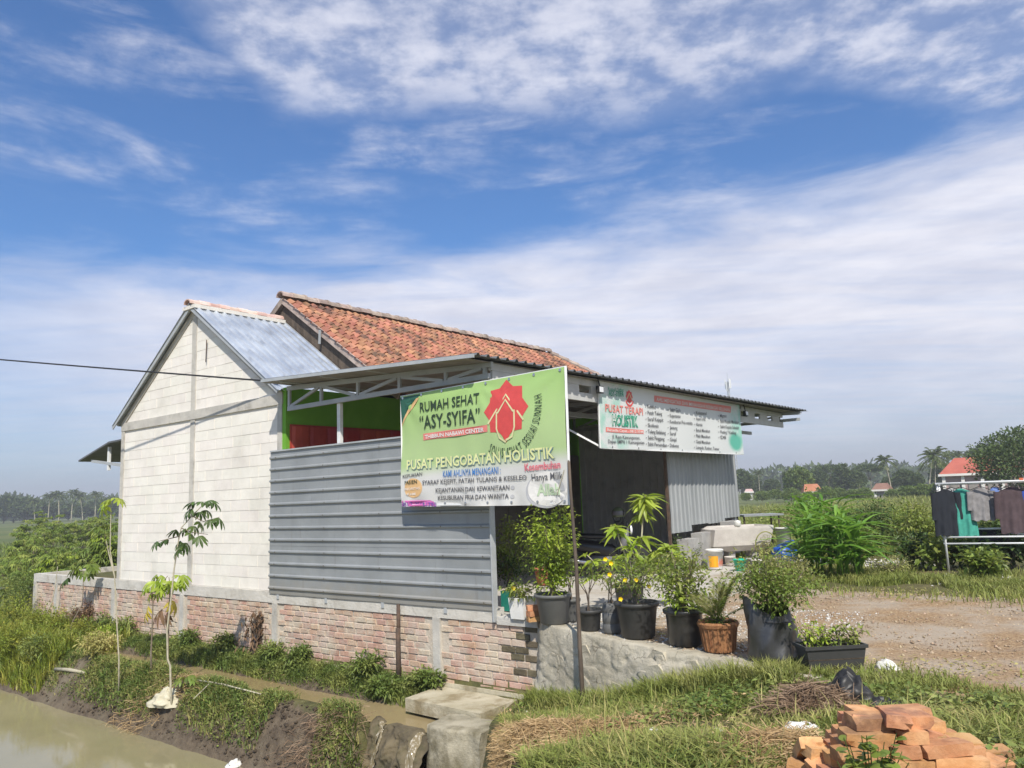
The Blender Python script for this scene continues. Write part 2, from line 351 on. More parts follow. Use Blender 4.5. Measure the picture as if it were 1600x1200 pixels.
# ================================================================== ground and water
def sstep(x, a, b):
    t = np.clip((np.asarray(x, float) - a) / (b - a), 0, 1); return t * t * (3 - 2 * t)
def edge_r(l):
    return np.interp(l, [-8, -4.6, -3.9, -3.4, -2.6, -1.8, -1.0, -.2, -.03, 1], [-1.9, -1.45, -1.38, -1.26, -1.02, -.78, -.48, -.13, .06, .06])
def base_g(l):
    return np.interp(l, [-5.2, -4.2, -3.6, -3.2, -2.8, -2.2, -1.8, -1.0, 0], [0.02, -.02, -.07, -.14, -.26, -.44, -.6, -.8, -.96])
def hz(l, r):
    l = np.asarray(l, float); r = np.asarray(r, float)
    left = np.interp(r, [-60, -6, -2.7, -2.25, -2.0, -1.72, -1.5, -1.3, -1.2, -.9, -.6, -.5, -.38, -.05, .06], [-2.4, -2.4, -2.25, -2.0, -1.76, -1.32, -1.08, -1.05, -1.26, -1.5, -1.3, -1.18, -1.07, -1.0, -1.0])
    notch = sstep(-l, -1.85, -1.62) * sstep(-r, 1.0, 1.12)
    left = left * (1 - notch) + np.minimum(left, -1.75) * notch
    d = np.maximum(edge_r(l) - r, 0); g = base_g(l)
    right = g * (1 - .72 * sstep(d, 0, 6.5))
    right = right + .12 * sstep(-l, 3.2, 4.6) * sstep(d, .6, 2.6)
    sh = np.clip((-r - 1.0) * .9, 0, 7)
    t = sstep(l, -.12 - sh, .34 - sh)
    low = right * (1 - t) + left * t
    top = -.6 * sstep(r, 11, 22) * sstep(l, -60, 4) - .6 * sstep(np.hypot(l, r), 22, 45)
    top = np.maximum(top, -.6)
    far_l = sstep(l, 16.0, 17.2); pool = sstep(l, 21, 24) * sstep(-l, -37, -33) * sstep(r, -2, .5) * sstep(-r, -12, -9)
    top = top * (1 - far_l) + far_l * (-.95 - .55 * pool + .35 * sstep(l, 40, 60))
    s = sstep(r - edge_r(l), -.015, .015)
    return low * (1 - s) + top * s
def zone(l, r):
    """gravel, mud, concrete weights"""
    e = edge_r(l)
    front = sstep(r - e, .0, .12)
    conc = front * sstep(l, -1.7, -.9) * sstep(-r, -10, -9.2) * sstep(-l, -6, -5.5)
    grav = front * (1 - conc) * sstep(-r, -4.6, -3.7) * sstep(-l, -.2, .4) * sstep(l, -14, -9)
    grav = np.maximum(grav, sstep(r - e, -.0, .15) * sstep(-r, -.6, .4) * sstep(l, -4.2, -3.0) * (1 - conc))
    mud = sstep(l, .1, .8) * sstep(-r, 1.25, 1.75) * sstep(r, -9, -2) + sstep(l, .1, .8) * sstep(r, -1.3, -1.1) * sstep(-r, .3, .5)
    return np.clip(grav, 0, 1), np.clip(mud, 0, 1), np.clip(conc, 0, 1)
def axis(lo, hi, segs):
    a = []
    for x0, x1, st in segs: a += list(np.arange(x0, x1 - 1e-6, st))
    x, st = segs[-1][1], segs[-1][2]
    up = [];
    while x < hi: up.append(x); st *= 1.22; x += st
    x, st = segs[0][0], segs[0][2]; dn = []
    while x > lo: st *= 1.22; x -= st; dn.append(x)
    return np.array(dn[::-1] + a + up + [hi])
la = axis(-1500, 1500, [(-8, -4.5, .22), (-4.5, 2.5, .1), (2.5, 17.5, .17)])
ra = axis(-1500, 1500, [(-5.5, -2.6, .18), (-2.6, .25, .07), (.25, 8, .25)])
LL, RR = np.meshgrid(la, ra)
ZZ = hz(LL, RR)
nz = np.array([noise.noise((a * .9, b * .9, 0)) * .6 + noise.noise((a * 3.1, b * 3.1, 5)) * .3 + noise.noise((a * 8, b * 8, 9)) * .12 for a, b in zip(LL.ravel(), RR.ravel())]).reshape(LL.shape)
gz, mz, cz = zone(LL, RR)
amp = .035 + .10 * mz - .028 * cz - .012 * gz
ZZ = ZZ + nz * amp * np.where(np.hypot(LL, RR) < 60, 1, 0.0)
def ground_z(l, r): return float(hz(l, r))
gv = np.array(O)[None, :] + np.array(Ld)[None, :] * LL.ravel()[:, None] + np.array(Rd)[None, :] * RR.ravel()[:, None]
gv[:, 2] = ZZ.ravel()
nr, nl = LL.shape
idx = np.arange(nr * nl).reshape(nr, nl)
gf = np.stack([idx[:-1, :-1], idx[1:, :-1], idx[1:, 1:], idx[:-1, 1:]], -1).reshape(-1, 4)

mt, k, out = new_mat('ground')
at = k.n('ShaderNodeAttribute'); at.attribute_name = 'zone'
sep = k.n('ShaderNodeSeparateColor'); k.put(sep.inputs[0], at.outputs['Color']); zg, zm, zc = sep.outputs
p = pos(k)
n1 = k.noise(p, .9, 6, .6); n2 = k.noise(p, 7, 6, .65); n3 = k.noise(p, 28, 4, .7); n0 = k.noise(p, .06, 5, .6)
turf = k.mix(k.step(n2, .35, .7), (.075, .075, .028), (.13, .125, .045))
turf = k.mix(k.step(n1, .45, .75), turf, (.15, .115, .055))
farc = k.mix(k.step(n0, .35, .65), (.085, .115, .035), (.14, .15, .055))
dist = k.vm('LENGTH', p, None, 1)
turf = k.mix(k.step(dist, 18, 40), turf, farc)
grv = k.mix(k.step(n3, .35, .65), (.22, .135, .07), (.40, .28, .16)); grv = k.mix(k.step(n1, .40, .62), grv, (.375, .31, .235)); grv = k.mix(k.m('MULTIPLY', k.step(k.noise(k.vm('MULTIPLY', p, (.35, 1.6, 1)), 1.1, 5, .6), .52, .68), .55), grv, (.22, .18, .14))
mud = k.mix(k.step(n2, .3, .7), (.075, .055, .035), (.15, .115, .075)); mud = k.mix(k.step(n1, .5, .7), mud, (.18, .15, .10))
con = k.mix(k.step(n2, .3, .75), (.46, .43, .385), (.57, .54, .485)); con = k.mix(k.step(n1, .5, .7), con, (.38, .32, .24))
wob = k.m('MULTIPLY', k.m('SUBTRACT', n2, .5), 1.1)
c = k.mix(k.step(k.m('ADD', zg, wob), .35, .65), turf, grv)
c = k.mix(k.step(k.m('ADD', zm, wob), .35, .65), c, mud)
c = k.mix(k.step(k.m('ADD', zc, wob), .4, .6), c, con)
b = k.n('ShaderNodeBsdfPrincipled'); k.put(b.inputs['Base Color'], c); k.put(b.inputs['Roughness'], k.m('MULTIPLY_ADD', zm, -.35, .95)); k.put(b.inputs['Specular IOR Level'], .3)
bn = k.n('ShaderNodeBump'); bn.inputs['Strength'].default_value = .8; bn.inputs['Distance'].default_value = .03
k.put(bn.inputs['Height'], k.m('ADD', n2, k.m('MULTIPLY', n3, .5))); k.put(b.inputs['Normal'], bn.outputs[0]); k.put(out.inputs[0], b.outputs[0])
M['ground'] = mt
gme = fast_mesh('ground', gv, gf[:, ::-1] if np.dot(np.cross(np.array(Ld), np.array(Rd)), (0, 0, 1)) > 0 else gf, M['ground'], True)
ca = gme.color_attributes.new('zone', 'FLOAT_COLOR', 'POINT')
ca.data.foreach_set('color', np.stack([gz.ravel(), mz.ravel(), cz.ravel(), np.ones(gz.size)], -1).astype(np.float32).ravel())
tag(link('ground', gme), 'grassy ground, muddy bank and gravel yard around the house', kind='structure')
if gme.polygons[0].normal.z < 0: gme.flip_normals()

def water_mat(name, c0, c1, rough, bstr, scale=1.2):
    mt, k, out = new_mat(name); p = pos(k)
    b = k.n('ShaderNodeBsdfPrincipled'); k.put(b.inputs['Base Color'], k.mix(k.step(k.noise(p, .35, 4), .35, .65), c0, c1))
    k.put(b.inputs['Roughness'], rough); b.inputs['IOR'].default_value = 1.33
    bn = k.n('ShaderNodeBump'); bn.inputs['Strength'].default_value = bstr; bn.inputs['Distance'].default_value = .02
    k.put(bn.inputs['Height'], k.noise(p, scale, 3, .5)); k.put(b.inputs['Normal'], bn.outputs[0]); k.put(out.inputs[0], b.outputs[0]); return mt
M['pond'] = water_mat('pond_water', (.24, .215, .12), (.29, .255, .15), .07, .10)
M['channel'] = water_mat('channel_water', (.25, .19, .095), (.30, .235, .125), .10, .12, 3)
mb = MB(); mb.add([P(-9, -60, -1.8), P(60, -60, -1.8), P(60, -1.4, -1.8), P(-9, -1.4, -1.8)], [(3, 2, 1, 0)])
tag(mb.build('pond_water', M['pond']), 'still muddy olive pond in front of the earth bank', kind='structure')
mb = MB(); mb.add([P(.78, -1.17, -1.2), P(1.80, -1.19, -1.2), P(2.0, -1.33, -1.2), P(19.9, -1.34, -1.2), P(19.9, .05, -1.2), P(.1, -.1, -1.2), P(.1, -.84, -1.2)], [(6, 5, 4, 3, 2, 1, 0)])
tag(mb.build('channel_water', M['channel']), 'narrow brown water channel along the brick wall', kind='structure')
mb = MB(); mb.add([P(20, -3, -1.2), P(38, -3, -1.2), P(38, 12, -1.2), P(20, 12, -1.2)], [(3, 2, 1, 0)])
tag(mb.build('far_pool_water', M['pond']), 'patch of pale water beyond the end of the brick wall', kind='structure')

# ================================================================== the house
HS = thing('house', 'health house with white block gable, tiled roof and steel canopy', 'house', P(5.4, 2.0, 0))
HO = Vector(HS.location)
def hpart(mb, name, mat, parent=HS, smooth=False): return mb.build(name, M[mat], parent, smooth=smooth)
def clip(poly, a, b, c):
    o = []
    for i in range(len(poly)):
        p, q = poly[i], poly[(i + 1) % len(poly)]; fp = a * p[0] + b * p[1] - c; fq = a * q[0] + b * q[1] - c
        if fp <= 0: o.append(p)
        if (fp < 0 < fq) or (fq < 0 < fp):
            t = fp / (fp - fq); o.append((p[0] + (q[0] - p[0]) * t, p[1] + (q[1] - p[1]) * t))
    return o
APX, SL = 8.51, .705                                            # apex position and slope of the white gable
def zroof(l): return 5.74 - SL * abs(l - APX)
# mortar body of the gable wall (recessed), then each block proud of it
gw = MB(); gw.slab([P(5.5, .03, -.05), P(11.52, .03, -.05), P(11.52, .03, 3.60), P(APX, .03, 5.70), P(5.5, .03, 3.60)], Rd, .10)
GW = hpart(gw, 'gable_wall', 'mortar_w'); GW['label'] = 'white aerated block gable wall with grey concrete frame'
zc = .13; row = 0
while zc < 5.6:
    z1 = zc + .192
    if zc > 3.2 and zc < 3.40: zc = 3.58; z1 = zc + .192
    z1c = min(z1, 3.385) if zc < 3.3 else z1
    for (a0, a1) in ((5.63, 8.43), (8.59, 11.40)):
        l = a0 - (.3 if row % 2 else 0) - random.uniform(0, .08)
        while l < a1:
            p0, p1 = max(l, a0) + .004, min(l + .596, a1) - .004
            if p1 - p0 > .05:
                poly = [(p0, zc), (p1, zc), (p1, z1c), (p0, z1c)]
                if zc > 3.4:
                    poly = clip(poly, SL, 1, 5.56 + SL * APX); poly = clip(poly, -SL, 1, 5.56 - SL * APX) if poly else poly
                if len(poly) >= 3:
                    j = random.uniform(-.0025, .0025)
                    b1 = MB(); b1.slab([P(x, .0235 + j, y) for x, y in poly], Rd, .05)
                    b1.build('block', M['aac'], GW)
            l += .6
    zc += .2; row += 1
fr = MB(); fr.bx(5.50, 5.63, .004, .14, .12, 3.6); hpart(fr, 'column', 'plaster', GW)
fr = MB(); fr.bx(8.43, 8.59, .008, .10, .12, 5.56); hpart(fr, 'column', 'plaster', GW)
fr = MB(); fr.bx(11.40, 11.535, .006, .14, .12, 3.6); hpart(fr, 'column', 'plaster', GW)
fr = MB(); fr.bx(5.48, 11.54, -.002, .12, 3.39, 3.575); hpart(fr, 'ring_beam', 'plaster', GW)
for sgn in (-1, 1):
    fr = MB(); fr.slab([P(APX, .0, 5.72), P(APX + sgn * 3.02, .0, 3.60), P(APX + sgn * 3.02, .0, 3.576), P(APX + sgn * 2.86, .0, 3.576), P(APX, .0, 5.57)], Rd, .11)
    hpart(fr, 'gable_beam', 'plaster', GW)
rod = MB(); rod.tube([P(8.0, -.012, 4.95), P(8.02, -.012, 4.5)], .010, 6); hpart(rod, 'iron_rod', 'rust', GW)
# the other walls
wl = MB(); wl.bx(11.42, 11.54, .15, 14.4, -.1, 3.6); hpart(wl, 'back_wall', 'plaster')
wl = MB(); wl.bx(5.40, 5.52, .02, 14.4, -.05, 3.68); fw = hpart(wl, 'front_wall', 'green_wall')
wl = MB(); wl.bx(5.37, 5.397, 4.62, 9.38, .0, 2.62); sh_ = hpart(wl, 'dark_shade_panel', 'soffit'); sh_['label'] = 'dark brown boarded panel added to darken the back of the terrace'  # added dark panel: stands in for deep shade over the green wall
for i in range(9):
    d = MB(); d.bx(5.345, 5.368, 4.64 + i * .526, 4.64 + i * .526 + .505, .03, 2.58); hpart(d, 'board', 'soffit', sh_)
if 1: pass; fw['label'] = 'lime green front wall under the canopy'
wl = MB(); wl.slab([P(5.53, 14.28, -.1), P(11.41, 14.28, -.1), P(11.41, 14.28, 3.6), P(8.5, 14.28, 3.7), P(5.53, 14.28, 3.6)], Rd, .12); hpart(wl, 'side_wall', 'plaster')
FDp = MB(); FDp.bx(5.372, 5.397, .10, 4.52, .0, 3.02); FD = hpart(FDp, 'folding_door', 'red_door'); FD['label'] = 'red folding door in the lime green wall'
for i in range(11):
    a = .13 + i * .395
    d = MB(); d.slab([P(5.37, a, .04), P(5.37, a + .385, .04), P(5.345, a + .33, .04), P(5.335, a + .1925, .04), P(5.345, a + .055, .04)], Z, 2.95); hpart(d, 'door_panel', 'red_door', FD)
    h = MB(); h.bx(5.325, 5.342, a + .16, a + .225, 1.0, 1.16); hpart(h, 'handle', 'chrome', FD)

def corr(mb, p00, p10, p01, p11, n, pitch, h, top=.16, side=.12, thick=.003, phase=0.0, nv=1, wob=0.0):
    """ribbed metal sheet: ribs run from v=0 to v=1, repeated along u; wob = slight buckling"""
    p00, p10, p01, p11 = map(Vector, (p00, p10, p01, p11)); n = Vector(n).normalized()
    U = (p10 - p00).length; us = [(0, 0)]; x = phase * pitch
    while x < U:
        for dx_, hh in ((.5 - top / 2 - side, 0), (.5 - top / 2, 1), (.5 + top / 2, 1), (.5 + top / 2 + side, 0)):
            q = x + dx_ * pitch
            if 0 < q < U: us.append((q / U, hh))
        x += pitch
    us.append((1, 0)); k = len(us); b = len(mb.v)
    for off in (0, -thick):
        for v in range(nv + 1):
            for u, hh in us:
                a = p00.lerp(p10, u); c = p01.lerp(p11, u); p = a.lerp(c, v / nv)
                w = wob * (noise.noise(p * 1.3) + .6 * noise.noise(p * 3.7)) if wob else 0
                mb.v.append(p + n * (hh * h + off + w))
    I = lambda o, v, i: b + (o * (nv + 1) + v) * k + i
    fl = (p10 - p00).cross(p01 - p00).dot(n) < 0
    fs = []
    for i in range(k - 1):
        for v in range(nv):
            fs.append((I(0, v, i), I(0, v, i + 1), I(0, v + 1, i + 1), I(0, v + 1, i))); fs.append((I(1, v, i), I(1, v + 1, i), I(1, v + 1, i + 1), I(1, v, i + 1)))
        fs.append((I(0, 0, i), I(1, 0, i), I(1, 0, i + 1), I(0, 0, i + 1))); fs.append((I(0, nv, i), I(0, nv, i + 1), I(1, nv, i + 1), I(1, nv, i)))
    for v in range(nv): fs += [(I(0, v, 0), I(0, v + 1, 0), I(1, v + 1, 0), I(1, v, 0)), (I(0, v, k - 1), I(1, v, k - 1), I(1, v + 1, k - 1), I(0, v + 1, k - 1))]
    mb.f += [f[::-1] for f in fs] if fl else fs
    return mb
# zinc roof over the white block
zr = MB(); zr.slab([P(5.56, .15, 3.5), P(11.46, .15, 3.5), P(APX, .15, 5.6)], Rd, .05); ZR = hpart(zr, 'zinc_roof', 'soffit'); ZR['label'] = 'shiny corrugated zinc roof of the white block'
nf = (Z + Ld * -SL).normalized(); nb = (Z + Ld * SL).normalized()
for i in range(3):
    r0, r1 = -.13 + i * .76, -.13 + (i + 1) * .76 + .02
    s1 = MB(); e = .004 * (i % 2); corr(s1, P(5.44, r0, zroof(5.44) + .05 + e), P(5.44, r1, zroof(5.44) + .05 + e), P(APX, r0, 5.79 + e), P(APX, r1, 5.79 + e), nf, .19, .035); hpart(s1, 'roof_sheet', 'zinc_bright', ZR)
    s1 = MB(); corr(s1, P(11.72, r0, zroof(11.72) + .05 + e), P(11.72, r1, zroof(11.72) + .05 + e), P(APX, r0, 5.79 + e), P(APX, r1, 5.79 + e), nb, .19, .035); hpart(s1, 'roof_sheet', 'zinc_bright', ZR)
for sgn, le in ((-1, 5.46), (1, 11.74)):
    bb = MB(); bb.bar(P(APX, -.10, 5.70), P(le, -.10, zroof(le) + .01), .020, .065, (Z + Ld * (sgn * SL))); hpart(bb, 'barge_board', 'truss', ZR)
for i in range(10):
    c = MB(); r0 = -.17 + i * .225
    for t in (0, 1): pass
    arc = [(math.cos(a) * .13, math.sin(a) * .09) for a in np.linspace(-.15, math.pi + .15, 7)]
    outer = [P(APX + x, r0, 5.78 + y + .012 * (i % 2)) for x, y in arc]; inner = [P(APX + x * .8, r0, 5.775 + y * .8 + .012 * (i % 2)) for x, y in arc[::-1]]
    c.slab(outer + inner, Rd, .235); hpart(c, 'ridge_tile', 'ridge_pink', ZR)
mcap = MB(); mcap.bx(APX - .24, APX + .24, -.13, 2.05, 5.66, 5.735); hpart(mcap, 'ridge_mortar', 'mortar_w', ZR)

# tiled main roof
TR0, TR1, TZ, TL0 = 2.1, 12.6, 6.35, 4.72
def tz(l): return TZ - .70 * (8.5 - l)
tr = MB(); tr.slab([P(TL0, TR0 + .06, tz(TL0) - .07), P(8.5, TR0 + .06, TZ - .07), P(8.5, TR0 + .06, TZ - .16), P(TL0, TR0 + .06, tz(TL0) - .16)], Rd, TR1 - TR0 - .06)
tr.slab([P(12.28, TR0 + .06, tz(TL0) - .07), P(8.5, TR0 + .06, TZ - .07), P(8.5, TR0 + .06, TZ - .16), P(12.28, TR0 + .06, tz(TL0) - .16)][::-1], Rd, TR1 - TR0 - .06)
TRF = hpart(tr, 'tile_roof', 'soffit'); TRF['label'] = 'steep orange clay tile roof with dark weathered patches'
hip = MB(); hip.add([P(TL0, TR1, tz(TL0) - .07), P(8.5, TR1, TZ - .07), P(TL0, TR1 + 3.78, tz(TL0) - .07), P(12.28, TR1, tz(TL0) - .07), P(12.28, TR1 + 3.78, tz(TL0) - .07)], [(0, 2, 1), (1, 2, 4), (1, 4, 3), (0, 1, 3), (0, 3, 4, 2)]); hpart(hip, 'hip_end', 'tile', TRF)
gb = MB(); gb.slab([P(5.9, TR0 + .1, tz(5.9) - .75), P(8.5, TR0 + .1, TZ - .75), P(11.1, TR0 + .1, tz(5.9) - .75), P(12.0, TR0 + .1, tz(5.0) - .2), P(8.5, TR0 + .1, TZ - .2), P(5.0, TR0 + .1, tz(5.0) - .2)][::-1], Rd, .05); hpart(gb, 'gable_board', 'wood', TRF)
for sgn, le in ((-1, TL0), (1, 12.28)):
    bb = MB(); bb.bar(P(8.5, TR0 + .02, TZ - .10), P(le, TR0 + .02, tz(TL0) - .10), .03, .13, (Z + Ld * (sgn * .7))); hpart(bb, 'barge_board', 'tile_old', TRF)
st = MB(); st.bar(P(7.05, TR0 - .05, 5.30), P(7.13, TR0 + .0, 5.02), .05, .03); hpart(st, 'batten_end', 'truss', TRF)
# one clay tile: pan and roll across, thick lower lip
def tile_mesh(j):
    t = MB(); w, ln = .225, .30; pr = [(0, .0), (.22, -.016), (.45, -.010), (.62, .028), (.80, .050), (1.0, .014)]
    R_ = random.Random(j); b = 0
    for (y, dz_, th) in ((0, .036, 0), (ln, .0, 0)):
        for x, z in pr: t.v.append(Vector(((x - .5) * w, y, z + dz_ + R_.uniform(-.002, .002))))
    for x, z in pr: t.v.append(Vector(((x - .5) * w, -.002, z + .036 - .032)))
    n = len(pr)
    for i in range(n - 1):
        t.f.append((i, i + 1, n + i + 1, n + i)); t.f.append((2 * n + i, 2 * n + i + 1, i + 1, i))
    return t
tmesh = [tile_mesh(j).mesh('roof_tile', M['tile'], smooth=False) for j in range(6)]
sl_d = (Ld + Z * .70).normalized(); tn = Rd.cross(sl_d); tn = tn if tn.z > 0 else -tn
cands = []
ncol = int((TR1 - TR0 + 3.6) / .212)
for rw in range(18):
    s0 = .0 + rw * .252
    base_l = TL0 + s0 * sl_d.dot(Ld)
    if base_l > 8.38: break
    for cl_ in range(ncol):
        r_ = TR0 + .09 + cl_ * .212
        lim = TR1 + (8.5 - base_l - .2)
        if r_ > lim - .1: continue
        pz = tz(base_l) - .045
        cands.append((P(base_l, r_, pz), rw, cl_))
# nearest tiles that clear the canopy become single tiles, the rest one part
vis = [c for c in cands if c[1] >= 4]; vis.sort(key=lambda c: (c[0] - Vector((0, 0, EYE))).length)
single = set(id(c) for c in vis[:300]); rest = MB()
for c in cands:
    jj = random.uniform(-.012, .012); mm = frame(c[0] + Rd * random.uniform(-.006, .006) + tn * random.uniform(-.004, .007), (Rd + sl_d * jj).normalized(), (sl_d - Rd * jj).normalized(), tn)
    if id(c) in single: child('roof_tile', random.choice(tmesh), TRF, mm, HO)
    else:
        me = random.choice(tmesh); rest.add([mm @ v.co for v in me.vertices], [tuple(p_.vertices) for p_ in me.polygons])
ro = hpart(rest, 'roof_tiles', 'tile', TRF); ro['kind'] = 'stuff'
for i in range(32):
    c = MB(); r0 = TR0 - .05 + i * .331; up = .015 * (i % 2) + random.uniform(-.006, .006)
    arc = [(math.cos(a) * .14, math.sin(a) * .12) for a in np.linspace(-.1, math.pi + .1, 7)]
    for (q0, q1, s_) in ((0, .30, 1.0), (.29, .345, 1.14)):
        o_ = [P(8.5 + x * s_, r0 + q0, TZ - .01 + y * s_ + up) for x, y in arc]; i_ = [P(8.5 + x * s_ * .8, r0 + q0, TZ - .015 + y * s_ * .8 + up) for x, y in arc[::-1]]
        c.slab(o_ + i_, Rd, q1 - q0)
    hpart(c, 'ridge_tile', 'tile_old', TRF)
hv = (P(TL0, TR1 + 3.78, tz(TL0)) - P(8.5, TR1, TZ)); 
for i in range(16):
    a0 = P(8.5, TR1, TZ) + hv * (i / 16); a1 = P(8.5, TR1, TZ) + hv * ((i + 1.06) / 16)
    c = MB(); c.tube([a0 + Z * .0, a1 + Z * .015], [.085, .10], 8); hpart(c, 'hip_tile', 'tile_old', TRF)

# steel canopy
def croof(u, l0=None): return None
CF0, CF1 = P(.50, -.52, 3.497), P(.12, 12.45, 3.51); CB0, CB1 = P(5.36, -.52, 3.755), P(5.34, 12.45, 3.765)
cp = MB(); cp.slab([CF0.lerp(CB0, .03) - Z * .03, CF1.lerp(CB1, .03) - Z * .03, CB1 - Z * .03, CB0 - Z * .03], Z, -.012); CP = hpart(cp, 'canopy', 'soffit'); CP['label'] = 'flat grey metal canopy over the terrace on pale trusses'
s1 = MB(); corr(s1, CF0, CF1, CB0, CB1, Z, .205, .036); hpart(s1, 'roof_sheet', 'zinc_dark', CP)
ed = MB(); ed.bar(CF0 - Z * .015 + Rd * .01, CB0 - Z * .015 + Rd * .01, .03, .05); hpart(ed, 'edge_trim', 'truss', CP)
vl = [5.27, 4.38, 3.44, 2.47, 1.49, .74]
def ztop(l): return 3.44 + (l - .7) * .045
for ti, tr_ in enumerate((0.0, 3.0, 6.0, 9.1, 12.0)):
    t = MB(); t.bar(P(5.3, tr_, 3.28), P(.66 if ti < 4 else .2, tr_, 3.28), .045, .075); T = hpart(t, 'truss', 'truss')
    t = MB(); t.bar(P(5.32, tr_, ztop(5.3)), P(.6 if ti < 4 else .18, tr_, ztop(.6)), .045, .075); hpart(t, 'top_chord', 'truss', T)
    for i, l in enumerate(vl):
        t = MB(); t.bar(P(l, tr_ + .003, 3.318), P(l, tr_ + .003, ztop(l) - .038), .04, .055, Ld); hpart(t, 'strut', 'truss', T)
        if i < len(vl) - 1:
            a, b_ = (3.318, ztop(vl[i + 1]) - .038) if i % 2 == 0 else (ztop(l) - .038, 3.318)
            t = MB(); t.bar(P(l - .05, tr_ - .004, a), P(vl[i + 1] + .05, tr_ - .004, b_), .035, .05); hpart(t, 'diagonal', 'truss', T)
for l in (1.6, 2.7, 3.8, 4.9):
    t = MB(); t.bx(l - .03, l + .03, -.46, 12.4, ztop(l) + .04, ztop(l) + .075); hpart(t, 'purlin', 'truss', CP)
# slotted front beam
fb = MB(); fb.bx(.64, .69, .02, 12.0, 3.36, 3.47); FB = hpart(fb, 'front_beam', 'beam')
t = MB(); t.bx(.64, .69, .02, 12.0, 3.10, 3.235); hpart(t, 'lower_rail', 'beam', FB)
for i in range(14):
    a = .05 + i * .86
    t = MB(); t.bx(.645, .685, a, a + .50, 3.237, 3.358); hpart(t, 'infill_plate', 'beam', FB)
t = MB(); t.bx(1.5, 1.56, 2.1, 12.0, 2.98, 3.06); hpart(t, 'tie_beam', 'truss', FB)
for l, r_, z1 in ((3.96, 0.055, 3.24), (.80, .07, 3.24), (1.08, 9.30, 3.24)):
    t = MB(); t.bx(l - .04, l + .04, r_ - .03, r_ + .03, .0, z1); hpart(t, 'canopy_post', 'white_steel')
br = MB(); br.bar(P(1.53, 2.25, 3.0), P(.66, 2.86, 2.36), .03, .03); hpart(br, 'brace', 'white_steel')
# awning on the far back side
aw = MB(); aw.slab([P(11.6, .5, 3.34), P(13.25, .5, 3.31), P(14.9, .5, 2.95), P(14.9, .5, 2.91), P(13.25, .5, 3.27), P(11.6, .5, 3.30)], Rd, 3.2); AW = hpart(aw, 'back_awning', 'zinc_dark'); AW['label'] = 'small dark metal awning on the far side of the white block'
t = MB(); t.bx(13.45, 13.52, .6, .66, 2.62, 3.2); hpart(t, 'awning_post', 'white_steel', AW)
t = MB(); t.bar(P(14.4, .62, 2.9), P(11.55, .62, 2.55), .05, .07); hpart(t, 'awning_beam', 'truss', AW)

# ================================================================== brick wall under the house
M['coping'] = surf('pale_coping', ((.50, .475, .42), (.60, .57, .51)), 2.5, .92, bump=.7, bscale=16, dirt=((.30, .26, .20), .6), dscale=2.4)
BW = thing('brick_wall', 'long low red brick wall with pale concrete posts and coping', 'wall', P(8, 0.05, -1))
t = MB(); t.bx(-.16, 15.93, .014, .12, -1.6, -.088); t.bx(15.80, 15.93, .13, 5.0, -1.6, -.075); t.build('mortar_bed', M['mortar'], BW)
t = MB(); t.bx(.66, 15.96, -.012, .14, -.073, .118); t.build('coping', M['coping'], BW)
t = MB(); t.bx(15.78, 15.965, .142, 5.0, -.073, .116); t.build('coping', M['coping'], BW)
cols_l = [1.72, 5.58, 8.66, 11.55, 14.53, 15.80]
for l in cols_l:
    t = MB(); t.bx(l, l + .14, -.022, .06, -1.5, -.074); t.build('concrete_post', M['plaster'], BW)
t = MB(); t.bx(-.02, 15.9, -.030, .05, -1.5, -.94); t.build('plinth', M['slab'], BW)
def brick_mesh(j, L=.21, H=.078, Dp=.05):
    R_ = random.Random(j); t = MB(); q = lambda a: R_.uniform(-a, a)
    f0 = [(-L / 2 + .006 + q(.004), -Dp / 2 + q(.002), -H / 2 + .006 + q(.004)), (L / 2 - .006 + q(.004), -Dp / 2 + q(.002), -H / 2 + .006 + q(.004)), (L / 2 - .006 + q(.004), -Dp / 2 + q(.002), H / 2 - .006 + q(.004)), (-L / 2 + .006 + q(.004), -Dp / 2 + q(.002), H / 2 - .006 + q(.004))]
    f1 = [(sx * L / 2 + q(.004), -Dp / 2 + .009, sz * H / 2 + q(.004)) for sx, sz in ((-1, -1), (1, -1), (1, 1), (-1, 1))]
    f2 = [(x, Dp / 2, z) for x, y, z in f1]
    t.add(f0 + f1 + f2, [(0, 1, 2, 3)] + [(i + 4, (i + 1) % 4 + 4, (i + 1) % 4, i) for i in range(4)] + [(i + 8, (i + 1) % 4 + 8, (i + 1) % 4 + 4, i + 4) for i in range(4)])
    return t
bmesh_ = [brick_mesh(j).mesh('brick', M['brick']) for j in range(9)]; bmoss = [brick_mesh(20 + j).mesh('brick', M['brick_moss']) for j in range(3)]
bl = []
for course in range(10):
    z = -.123 - course * .0905; l = (.11 if course % 2 else 0) + .02
    l += [.0, .02, -.02, .05, .0, .03, -.03, .0, .06, .0][course]
    while l < 15.75:
        c_ = l + .105
        if all(not (cl_ - .10 < c_ < cl_ + .24) for cl_ in cols_l): bl.append((c_, z, course))
        l += .225
bl.sort(key=lambda b_: b_[0]); rest = MB()
for i, (l, z, course) in enumerate(bl):
    mossy = l < .16 + .40 * random.random() ** 1.5
    me = random.choice(bmoss if mossy else bmesh_)
    rec = random.uniform(-.012, .006) + (-.004 if mossy else 0)
    mm = frame(P(l + random.uniform(-.006, .006), .028 + rec, z + random.uniform(-.004, .004)), -Ld, Rd, Z) @ Matrix.Rotation(random.uniform(-.02, .02), 4, 'Y') @ Matrix.Diagonal((random.uniform(.94, 1.03), 1, random.uniform(.9, 1.06), 1))
    if i < 300: child('brick', me, BW, mm)
    else: rest.add([mm @ v.co for v in me.vertices], [tuple(p_.vertices) for p_ in me.polygons])
ro = rest.build('bricks', M['brick'], BW); ro['kind'] = 'stuff'
